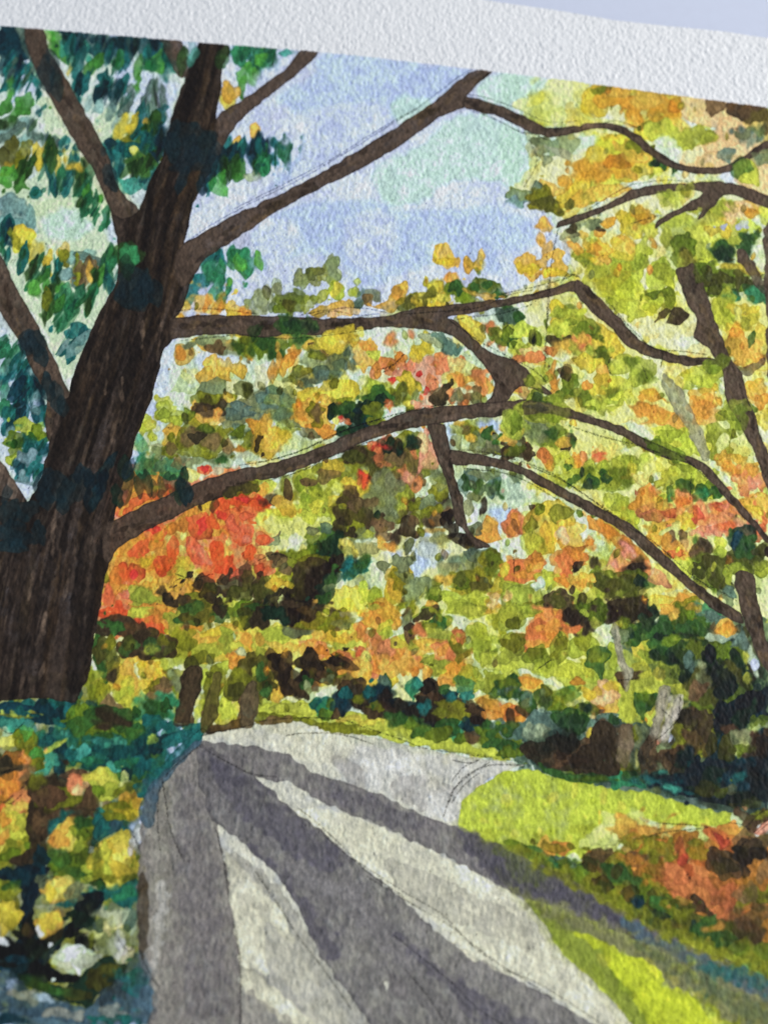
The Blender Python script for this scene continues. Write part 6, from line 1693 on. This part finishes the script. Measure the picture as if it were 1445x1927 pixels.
poly((150, 145, 124), P_('1242,1290 1262,1300 1252,1340 1240,1370 1258,1385 1240,1400 1228,1380 1230,1340'), FARTR, op=0.85)
poly((196, 190, 176), P_('1262,1305 1285,1320 1262,1370 1248,1390 1252,1350'), FARTR, op=0.6)
# knots and side stubs
poly('bch', P_('1440,672 1400,690 1370,676 1366,690 1400,704 1420,702'), B_G, op=0.6)

TREE = [TRUNK, B_A, B_B, B_C, B_D, B_E, B_F, B_H, B_I, RTRUNK, B_G, B_J, B_K]
# bark: long streaks of thicker and thinner pigment following the trunk
def axis(y):      # centre line and width of the great trunk
    K = [(80, 402, 50), (240, 362, 84), (400, 300, 120), (560, 272, 130), (700, 222, 170), (860, 168, 170), (1000, 120, 190), (1150, 90, 200), (1320, 66, 210)]
    for (ya, xa, wa), (yb, xb, wb) in zip(K[:-1], K[1:]):
        if y <= yb:
            t = (y - ya) / (yb - ya)
            return xa + (xb - xa) * t, wa + (wb - wa) * t, math.degrees(math.atan2(-(xb - xa), yb - ya))
    return K[-1][1], K[-1][2], 12
for i in range(420):
    y = random.uniform(90, 1310); cx, w, a = axis(y)
    f = random.uniform(-0.5, 0.5)
    if y > 900 and random.random() < 0.4: f = random.uniform(-0.9, -0.3)
    r = random.random()
    code = 'trd' if r < 0.46 else ('trl' if r < 0.64 else random.choice(['umb', 'brn', 'bdk']))
    thin = random.uniform(3, 8) if code == 'trl' else random.uniform(4, 15)
    dab(PIG[code], cx + f * w, y, thin, random.uniform(70, 109) if code == 'trl' else random.uniform(110, 300), a + random.uniform(-3, 3), None, wob=0.35, var=0.3,
        op=random.uniform(0.12, 0.42) if code != 'trd' else random.uniform(0.2, 0.6), soft=random.uniform(1.2, 4), edge=0.03, only=[TRUNK])
for x, y, w, h, a in ((222, 790, 9, 90, 10), (212, 830, 8, 60, 12), (168, 1010, 8, 80, 8), (160, 1040, 9, 70, 8), (100, 1030, 6, 80, 12), (125, 1100, 6, 70, 14),
                      (75, 1190, 7, 60, 18), (57, 1100, 5, 60, 12), (83, 1170, 6, 50, 14), (8, 1180, 4, 44, 12), (100, 990, 7, 60, 12), (35, 1230, 5, 40, 14), (77, 1265, 6, 44, 14),
                      (230, 740, 6, 60, 12), (200, 700, 7, 80, 16), (300, 640, 6, 80, 12), (268, 620, 6, 70, 14)):
    dab((128, 110, 94), x, y, w, h, a, None, op=0.4, soft=2.2, edge=0.03, only=[TRUNK])
for s in ('168,900 150,1000 140,1100 130,1200 128,1300 150,1300 165,1240 176,1140 190,1070 200,1010 190,1010 170,1090 160,1180 158,1120 172,1020',
          '140,700 150,740 130,830 110,900 80,960 60,1000 84,900 104,820', '300,600 270,640 240,720 220,800 205,860 236,760 262,680'):
    poly('trd', P_(s), None, op=0.6, soft=5, edge=0.0, only=[TRUNK])
poly('bdk', P_('180,1050 200,1040 205,1060 194,1099 183,1168 170,1250 160,1300 168,1200 178,1120'), None, op=0.7, soft=2, only=[TRUNK])
# mottled pigment along the branches
for lab_, spans in ((B_D, ((340, 500, 900, 150),)), (B_E, ((330, 614, 800, 606), (800, 600, 960, 740), (850, 590, 1090, 538))), (B_F, ((210, 1010, 800, 785), (800, 780, 1000, 766), (1000, 766, 1300, 870), (1300, 870, 1445, 1010))),
                    (B_H, ((820, 800, 890, 1015),)), (B_I, ((850, 860, 1100, 945), (1100, 950, 1390, 1160))), (B_A, ((60, 50, 240, 400),)), (B_B, ((0, 520, 110, 820),)), (B_G, ((1090, 535, 1210, 655), (1210, 655, 1340, 682))),
                    (B_J, ((880, 195, 1030, 246), (1030, 246, 1170, 242), (1170, 242, 1300, 318), (1300, 318, 1440, 270))), (RTRUNK, ((1290, 520, 1400, 770), (1400, 770, 1440, 890), (1400, 1090, 1440, 1240)))):
    for (xa, ya, xb, yb) in spans:
        L = math.hypot(xb - xa, yb - ya); an = math.degrees(math.atan2(yb - ya, xb - xa)) - 90
        for i in range(int(L / 9)):
            t = random.random()
            dab(PIG[random.choice(['bdk', 'umb', 'trd', 'bmd', 'trl'])], xa + (xb - xa) * t + random.uniform(-9, 9), ya + (yb - ya) * t + random.uniform(-9, 9),
                random.uniform(4, 12), random.uniform(14, 46), an + random.uniform(-9, 9), None, op=random.uniform(0.15, 0.5), soft=2.5, edge=0.02, only=[lab_])

run_tiles(True)

poly('bch', P_('985,757 1010,754 1045,763 1085,772 1118,784 1118,798 1080,790 1045,782 1010,776 985,778'), B_F, op=0.62, soft=2, edge=0.15, wob=0.8)
for n_, (s, c) in enumerate((('349,1258 378,1258 376,1300 362,1335 352,1364 325,1364 332,1334 340,1306', (70, 58, 42)), ('400,1272 417,1268 412,1325 404,1350 384,1380 377,1364 384,1330', (92, 86, 44)),
             ('459,1296 482,1286 484,1345 470,1370 450,1360', (96, 84, 62)))):
    poly(c, P_(s), 34 + n_, op=0.88, soft=1.6, edge=0.25, wob=0.8)
for n_, (s, c) in enumerate((('1160,1180 1168,1215 1178,1255 1186,1290 1176,1300 1168,1260 1156,1220', (168, 162, 136)), ('1243,1292 1256,1298 1250,1335 1240,1375 1228,1400 1222,1380 1234,1340', (166, 158, 138)),
             ('1272,1310 1284,1320 1266,1362 1246,1392 1244,1372 1260,1340', (188, 180, 166)), ('1168,1370 1188,1364 1190,1410 1176,1446 1160,1430 1162,1400', (118, 104, 84)))):
    poly(c, P_(s), (FARTR, 37, 37, 38)[n_], op=0.8, soft=1.8, edge=0.2, wob=0.8)
dab((116, 112, 110), 748, 1858, 34, 60, -30, SHADE, op=1.0, soft=5, edge=0)
# ---------------------------------------------------------------- pencil lines that show through
for s in ('350,455 400,420 470,382 560,338 640,292 700,255 790,198 860,145 895,126', '440,392 520,352 620,300 700,250 780,204', '884,206 930,222 975,246 1000,250 1030,262', '878,176 920,184 975,204 1030,228 1090,226',
          '332,585 380,580 430,583 480,590', '565,592 600,585 650,578 690,580 730,588', '570,600 620,584 670,592 710,590', '340,640 400,634 450,630 520,636 600,632 700,618',
          '760,590 820,586 900,578 950,556 1000,545', '945,552 1000,540 1060,524 1078,516 1090,520', '1085,520 1068,514 1056,530', '860,600 900,594 940,590 1000,572', '845,602 900,640 960,672 1010,700 1040,735',
          '1150,574 1190,620 1230,655 1280,660 1330,666', '1160,590 1200,640', '450,875 520,862 590,838 650,808 700,792 780,768', '480,872 560,850 640,812 720,786 800,766 860,758',
          '500,905 560,888 620,860 700,828', '860,845 920,852 980,868 1040,892 1100,930 1150,965', '1000,878 1060,905 1110,938 1160,976', '1180,990 1230,1020 1290,1072 1340,1110', '1280,1076 1340,1105 1385,1130',
          '870,880 900,884 940,888 990,905 1050,940', '1070,800 1130,820 1200,838 1240,852', '1200,820 1280,858 1330,900', '1185,420 1240,404', '1190,346 1250,338 1310,342', '1100,396 1160,360 1190,346', '1130,232 1160,226 1200,240',
          '985,245 1010,300 985,350', '700,1400 640,1382 570,1380 540,1384', '560,1350 640,1354 690,1370 750,1390 800,1408 880,1420 980,1434', '480,1358 540,1352 600,1350', '850,1430 880,1436 900,1430 870,1445 850,1470', '980,1440 920,1440 880,1460 850,1490 840,1520', '920,1435 870,1465 845,1505 834,1538',
          '900,1455 870,1480 850,1510', '377,1406 420,1430 470,1455 520,1462', '560,1520 600,1552 640,1590 690,1640 760,1688', '600,1560 640,1600 700,1640 770,1685 830,1720 880,1770 960,1830', '690,1650 740,1680 790,1710',
          '770,1700 850,1745 900,1790 980,1840 1040,1880', '945,1825 1010,1850 1090,1900 1150,1940', '480,1640 520,1700 560,1760 620,1840 660,1900', '740,1760 790,1800 850,1850 900,1900 960,1935', '762,1825 800,1870 840,1930', '305,1470 310,1500 320,1560 345,1620',
          '310,1462 330,1440 376,1402', '440,1740 448,1780 452,1830 452,1927', '406,1560 418,1610 430,1680', '300,1480 296,1540 300,1600', '262,1790 280,1830 300,1860', '1235,1549 1290,1552 1330,1556 1310,1560 1250,1566 1200,1580', '1370,1548 1395,1552 1410,1562',
          '380,1385 400,1378 440,1372 480,1362', '365,1382 380,1372 392,1380', '0,1370 20,1380 44,1360', '0,1455 20,1448', '0,1508 20,1512 40,1495', '720,700 740,686 760,666', '710,694 730,690 752,676', '1300,890 1298,940', '1290,560 1280,520', '1208,690 1218,712', '1243,690 1246,668', '1160,1280 1195,1278',
          '1010,1260 1030,1246 1040,1240', '1216,1404 1250,1380 1280,1350', '1245,1335 1265,1352', '330,1080 360,1088 400,1080', '350,1085 330,1092', '485,1055 520,1042 560,1055', '1150,670 1142,690 1152,705', '1028,470 1030,560 1024,690', '1050,430 1036,500 1030,600', '1280,1310 1276,1350', '965,1045 968,1080', '160,1560 185,1590', '245,1560 262,1600',
          '1400,1560 1430,1530 1445,1524', '1385,1600 1420,1570 1445,1550', '1395,1590 1440,1545', '1290,1646 1300,1655 1292,1640', '214,1755 240,1790 250,1780', '170,1660 190,1655 200,1670', '80,1660 95,1650 110,1655'):
    pencil(P_(s), w=1.25, op=0.95)
    if random.random() < 0.35: pencil([(x + random.uniform(-3, 3), y + random.uniform(-3, 3)) for x, y in P_(s)], w=0.8, op=0.5)

# the taped edge stays clean: paint ends on it
r = poly_d(PAINT, 1, pad=30)
D = r[0] + 0.35 * tile(N_FIN, r[1], r[2], (0, 0)); m = np.zeros((CH, CW), np.float32); m[r[1], r[2]] = np.clip(D / 1.2 + 0.5, 0, 1)
canvas = canvas * m[..., None] + (1 - m[..., None]) * np.array((217, 215, 222), np.float32)
label[m < 0.5] = BARE
label[(m >= 0.5) & (label == BARE)] = SKY

# ================================================================== the sheet itself
CAMI = np.array(CAMM.inverted())
F = DIST / WIDE * W

def to_pic(x, y, z):
    p = CAMI[:3, :3] @ np.stack([x.ravel(), y.ravel(), z.ravel()]) + CAMI[:3, 3:4]
    return (W / 2 + F * p[0] / -p[2]).reshape(x.shape), (H / 2 - F * p[1] / -p[2]).reshape(x.shape)

CM = np.array(CAMM)
def to_sheet(px, py):
    d = CM[:3, :3] @ np.array([(px - W / 2) / F, -(py - H / 2) / F, -1.0])
    o = CM[:3, 3]; t = -o[2] / d[2]
    return o[0] + d[0] * t, o[1] + d[1] * t

EDGE = [(-330, -170), (-160, -120), (200, -78), (560, -40), (870, -5), (945, 9), (1010, 18), (1066, 27), (1153, 43), (1256, 55), (1360, 66), (1445, 80), (1580, 100)]
ex, ey = np.array([to_sheet(a, b) for a, b in EDGE]).T
STEP = 1.5 * WIDE / W
bx0, by0 = to_sheet(-40, 1990); bx1, by1 = to_sheet(1500, 1990)
xa, xb = min(bx0, to_sheet(-90, 900)[0], ex[0]) - 0.006, max(bx1, ex[-1]) - 0.004
yb = min(by0, by1) - 0.006
nx, ny = int((xb - xa) / STEP), int((ey.max() - yb) / STEP)
gx = np.linspace(xa, xb, nx); ytop = np.interp(gx, ex, ey)
v = np.linspace(0, 1, ny)[:, None]
GX = np.repeat(gx[None, :], ny, 0); GY = yb + (ytop[None, :] - yb) * v
# cockle of the sheet (mm), tooth of the cold pressed paper, fibres
def resamp(N, sc, off=(0, 0)):
    i = (GY / sc * 1.0 + off[0]) % 1.0 * NT; j = (GX / sc + off[1]) % 1.0 * NT
    i0 = i.astype(int) % NT; j0 = j.astype(int) % NT; fi = (i - np.floor(i)).astype(np.float32); fj = (j - np.floor(j)).astype(np.float32)
    i1 = (i0 + 1) % NT; j1 = (j0 + 1) % NT
    return N[i0, j0] * (1 - fi) * (1 - fj) + N[i1, j0] * fi * (1 - fj) + N[i0, j1] * (1 - fi) * fj + N[i1, j1] * fi * fj
span = 0.30          # metres covered by one noise tile
u = (GX - xa) / (xb - xa)
macro = 0.0006 * np.sin(GX * 26 + 0.6) * np.sin(GY * 19 + 1.0) + 0.0022 * np.clip((GY - 0.06) / 0.06, 0, 1) ** 2 * np.clip(u - 0.25, 0, 1)
def mmf(size_mm, seed, sx=1.0):     # band of bumps about size_mm across
    return field(NT, size_mm / 1000 / span * NT, seed, sx=sx)
tooth = (0.55 * resamp(mmf(1.25, 21, 1.6), span) + 0.36 * resamp(mmf(0.7, 22, 1.6), span) + 0.15 * resamp(mmf(0.45, 23, 1.5), span)
         + 0.3 * resamp(mmf(4.5, 24), span))
Z = macro + TOOTH * tooth
PX, PY = to_pic(GX, GY, macro)
ci = np.clip((PY - Y0) * CS - 0.5, 0, CH - 2); cj = np.clip((PX - X0) * CS - 0.5, 0, CW - 2)
i0 = ci.astype(int); j0 = cj.astype(int); fi = (ci - i0)[..., None]; fj = (cj - j0)[..., None]
C = canvas[i0, j0] * (1 - fi) * (1 - fj) + canvas[i0 + 1, j0] * fi * (1 - fj) + canvas[i0, j0 + 1] * (1 - fi) * fj + canvas[i0 + 1, j0 + 1] * fi * fj
LB = label[np.round(ci).astype(int), np.round(cj).astype(int)]
# pigment settles in the hollows of the tooth
dark = 1 - np.clip(C.mean(-1) / 225, 0, 1)
pits = np.clip(resamp(mmf(0.5, 31, 2.2), span) - 1.9, 0, 1.2) * (LB != BARE)
gran = 1 + (0.075 * np.clip(tooth, -2, 2) * (0.35 + dark)) [..., None] * (LB != BARE)[..., None]
C = np.clip(C * gran * (1 - 0.30 * pits)[..., None], 4, 250)
C = C - 13 * np.clip(1 - C / 150, 0, 1)
ALB = np.clip(lin(np.clip(C, 3, 255)) * GAIN, 0.004, 0.90)
# smooth normals from the relief
zy, zx = np.gradient(Z)
dy = (ytop - yb) / (ny - 1); dx = gx[1] - gx[0]
NX, NY = -zx / dx, -zy / dy[None, :]
nl = np.sqrt(NX ** 2 + NY ** 2 + 1); NRM = np.stack([NX / nl, NY / nl, 1 / nl], -1).astype(np.float32)

def paint_material(name, rough, seed, spec=0.22):
    m = bpy.data.materials.new(name); m.use_nodes = True
    nt = m.node_tree; b = nt.nodes['Principled BSDF']
    at = nt.nodes.new('ShaderNodeAttribute'); at.attribute_name = 'pigment'
    tc = nt.nodes.new('ShaderNodeTexCoord')
    nz = nt.nodes.new('ShaderNodeTexNoise'); nz.inputs['Scale'].default_value = 2600 + 37 * seed; nz.inputs['Detail'].default_value = 3
    mr = nt.nodes.new('ShaderNodeMapRange'); mr.inputs[1].default_value = 0.3; mr.inputs[2].default_value = 0.7
    mr.inputs[3].default_value = 0.93; mr.inputs[4].default_value = 1.07
    mx = nt.nodes.new('ShaderNodeVectorMath'); mx.operation = 'SCALE'
    bp = nt.nodes.new('ShaderNodeBump'); bp.inputs['Strength'].default_value = 0.18; bp.inputs['Distance'].default_value = 0.0001
    nt.links.new(tc.outputs['Object'], nz.inputs['Vector'])
    nt.links.new(nz.outputs['Fac'], mr.inputs[0])
    nt.links.new(at.outputs['Color'], mx.inputs[0]); nt.links.new(mr.outputs[0], mx.inputs['Scale'])
    nt.links.new(mx.outputs[0], b.inputs['Base Color'])
    nt.links.new(nz.outputs['Fac'], bp.inputs['Height']); nt.links.new(bp.outputs[0], b.inputs['Normal'])
    b.inputs['Roughness'].default_value = rough
    b.inputs['Specular IOR Level'].default_value = spec
    return m

painting = bpy.data.objects.new('watercolour_painting', None)
scene.collection.objects.link(painting)
painting.empty_display_size = 0.02
painting['label'] = 'watercolour landscape of autumn trees and a shaded path on rough white paper'
painting['category'] = 'painting'

FL = np.maximum.reduce([LB[:-1, :-1]])          # one label per cell
idx = np.arange(nx * ny).reshape(ny, nx)
def sheet_part(name, labs, mat, parent, text=None):
    cells = np.isin(FL, labs)
    ys, xs = np.nonzero(cells)
    if len(ys) == 0: return None
    q = np.stack([idx[ys, xs], idx[ys, xs + 1], idx[ys + 1, xs + 1], idx[ys + 1, xs]], 1).ravel()
    used, inv = np.unique(q, return_inverse=True)
    inv = inv.ravel()
    me = bpy.data.meshes.new(name)
    co = np.stack([GX.ravel()[used], GY.ravel()[used], Z.ravel()[used]], 1).astype(np.float32)
    me.vertices.add(len(used)); me.vertices.foreach_set('co', co.ravel())
    me.loops.add(len(inv)); me.loops.foreach_set('vertex_index', inv.astype(np.int32))
    nf = len(ys)
    me.polygons.add(nf); me.polygons.foreach_set('loop_start', np.arange(nf, dtype=np.int32) * 4)
    me.polygons.foreach_set('use_smooth', np.ones(nf, bool))
    me.update(calc_edges=True)
    ca = me.color_attributes.new('pigment', 'FLOAT_COLOR', 'POINT')
    c4 = np.ones((len(used), 4), np.float32); c4[:, :3] = ALB.reshape(-1, 3)[used]
    ca.data.foreach_set('color', c4.ravel())
    me.normals_split_custom_set_from_vertices(NRM.reshape(-1, 3)[used])
    me.materials.append(mat)
    o = bpy.data.objects.new(name, me); scene.collection.objects.link(o)
    o.parent = parent
    if text: o['label'] = text
    return o

m_paper = paint_material('cold_pressed_paper', 0.62, 1, 0.35)
m_wash = paint_material('thin_wash', 0.66, 2)
m_leaf = paint_material('leaf_pigment', 0.66, 3)
m_bark = paint_material('bark_pigment', 0.64, 4, 0.2)
m_grey = paint_material('grey_pigment', 0.68, 5)

sheet_part('bare_margin', [BARE], m_paper, painting, 'white unpainted margin of grainy paper')
sheet_part('painted_sky', [SKY], m_wash, painting, 'pale blue and mint sky')
sheet_part('painted_foliage', [F_TEAL], m_leaf, painting, 'dark teal leaf strokes around the big trunk')
sheet_part('painted_foliage', [F_MID], m_leaf, painting, 'orange, olive and yellow leaf dabs behind the low branches')
sheet_part('painted_foliage', [F_RIGHT], m_leaf, painting, 'lime and amber leaves on the right')
sheet_part('painted_foliage', [F_RED], m_leaf, painting, 'red orange leaves beside the big trunk')
sheet_part('painted_hedge', [HEDGE_T], m_leaf, painting, 'teal undergrowth at the foot of the big trunk')
sheet_part('painted_hedge', [HEDGE_M], m_leaf, painting, 'dark row of bushes behind the path')
sheet_part('painted_hedge', [HEDGE_D], m_leaf, painting, 'almost black hedge above the bright lawn')
sheet_part('painted_flower_bed', [BUSH], m_leaf, painting, 'yellow, orange and cream blooms in dark leaves')
sheet_part('painted_shrub', [SHRUB], m_leaf, painting, 'rusty red and olive shrub')
sheet_part('painted_lawn', [LAWN_R], m_wash, painting, 'bright lime lawn under the hedge')
sheet_part('painted_lawn', [LAWN_L], m_wash, painting, 'thin strip of lime grass along the far side of the path')
sheet_part('painted_lawn', [LAWN_B], m_wash, painting, 'lime grass below the long shadow')
pth = sheet_part('painted_path', [PATH], m_grey, painting, 'pale cream and grey path')
sheet_part('painted_shadow', [SHADE], m_grey, pth, 'grey tree shadows fanning over the path')
sheet_part('painted_kerb', [KERB], m_grey, pth, 'blue grey edge of the path')
tr = sheet_part('painted_trunk', [TRUNK], m_bark, painting, 'great dark brown leaning trunk')
for l, t in ((B_A, 'upper left limb'), (B_B, 'limb at the left edge'), (B_C, 'short branch rising right from the fork'), (B_D, 'long branch rising to the top edge'),
             (B_E, 'nearly level branch that bends down to the right'), (B_F, 'long low arching branch'), (B_H, 'broken stub hanging from the low branch'), (B_I, 'branch sloping down to the right')):
    sheet_part('painted_branch', [l], m_bark, tr, t)
rt = sheet_part('painted_trunk', [RTRUNK], m_bark, painting, 'thin brown trunk at the right edge')
for l, t in ((B_G, 'bent branch reaching the right trunk'), (B_J, 'wavy branch along the upper right'), (B_K, 'forked branch at the upper right'), (B_R, 'branch stub at the right edge'), (GREY, 'pale grey bare branch')):
    sheet_part('painted_branch', [l], m_bark, rt, t)
for l, w_ in ((34, 'dark slim trunk, leftmost at the far end of the path'), (35, 'olive slim trunk at the far end of the path'), (36, 'brown trunk, rightmost of the three at the far end of the path'),
             (FARTR, 'pale grey stem among lime leaves'), (37, 'pale forked stem above the dark hedge'), (38, 'short brown stem in the dark hedge')):
    sheet_part('painted_sapling', [l], m_bark, painting, w_)

# body of the sheet: 0.5 mm of paper under the painted face, with its cut edge
th = 0.0005
k = 12
sx = np.r_[np.arange(0, nx - 1, k), nx - 1]; sy = np.r_[np.arange(0, ny - 1, k), ny - 1]
bx, by, bz = GX[np.ix_(sy, sx)], GY[np.ix_(sy, sx)], Z[np.ix_(sy, sx)] * 0 + macro[np.ix_(sy, sx)] - th
my, mx_ = bx.shape
verts = list(zip(bx.ravel().tolist(), by.ravel().tolist(), bz.ravel().tolist()))
faces = [(i * mx_ + j, (i + 1) * mx_ + j, (i + 1) * mx_ + j + 1, i * mx_ + j + 1) for i in range(my - 1) for j in range(mx_ - 1)]
def rim(ii, jj):
    """strip from the relief's border down to the underside"""
    base = len(verts); n = len(ii)
    for a, b in zip(ii, jj):
        verts.append((float(GX[a, b]), float(GY[a, b]), float(Z[a, b])))
        verts.append((float(GX[a, b]), float(GY[a, b]), float(macro[a, b] - th)))
    for q in range(n - 1):
        p = base + 2 * q
        faces.append((p, p + 1, p + 3, p + 2))
rim(np.full(nx, ny - 1), np.arange(nx)); rim(np.zeros(nx, int), np.arange(nx))
rim(np.arange(ny), np.zeros(ny, int)); rim(np.arange(ny), np.full(ny, nx - 1))
me = bpy.data.meshes.new('paper_body'); me.from_pydata(verts, [], faces); me.update()
def plain(name, col, rough, scale, amt, bump=0.05):
    m = bpy.data.materials.new(name); m.use_nodes = True
    nt = m.node_tree; b = nt.nodes['Principled BSDF']
    tc = nt.nodes.new('ShaderNodeTexCoord')
    nz = nt.nodes.new('ShaderNodeTexNoise'); nz.inputs['Scale'].default_value = scale; nz.inputs['Detail'].default_value = 4
    rp = nt.nodes.new('ShaderNodeValToRGB')
    rp.color_ramp.elements[0].color = (*[c * (1 - amt) for c in col], 1); rp.color_ramp.elements[1].color = (*[min(1, c * (1 + amt)) for c in col], 1)
    rp.color_ramp.elements[0].position = 0.3; rp.color_ramp.elements[1].position = 0.7
    bp = nt.nodes.new('ShaderNodeBump'); bp.inputs['Strength'].default_value = bump; bp.inputs['Distance'].default_value = 0.0002
    nt.links.new(tc.outputs['Object'], nz.inputs['Vector']); nt.links.new(nz.outputs['Fac'], rp.inputs[0]); nt.links.new(rp.outputs[0], b.inputs['Base Color'])
    nt.links.new(nz.outputs['Fac'], bp.inputs['Height']); nt.links.new(bp.outputs[0], b.inputs['Normal'])
    b.inputs['Roughness'].default_value = rough
    return m
me.materials.append(plain('paper_core', (0.80, 0.80, 0.80), 0.8, 900, 0.03))
body = bpy.data.objects.new('paper_body', me); scene.collection.objects.link(body); body.parent = painting

# ---------------------------------------------------------------- the smooth pale surface it lies on
n = 40; s = 1.2
vv = [(-s + 2 * s * i / n, -s + 2 * s * j / n, -0.0022) for j in range(n + 1) for i in range(n + 1)]
ff = [(j * (n + 1) + i, j * (n + 1) + i + 1, (j + 1) * (n + 1) + i + 1, (j + 1) * (n + 1) + i) for j in range(n) for i in range(n)]
me = bpy.data.meshes.new('tabletop'); me.from_pydata(vv, [], ff); me.update()
me.materials.append(plain('smooth_lilac_white', TABLE, 0.5, 420, 0.012, 0.03))
t = bpy.data.objects.new('tabletop', me); scene.collection.objects.link(t)
t['kind'] = 'structure'
t['label'] = 'smooth pale lilac white surface under the sheet'
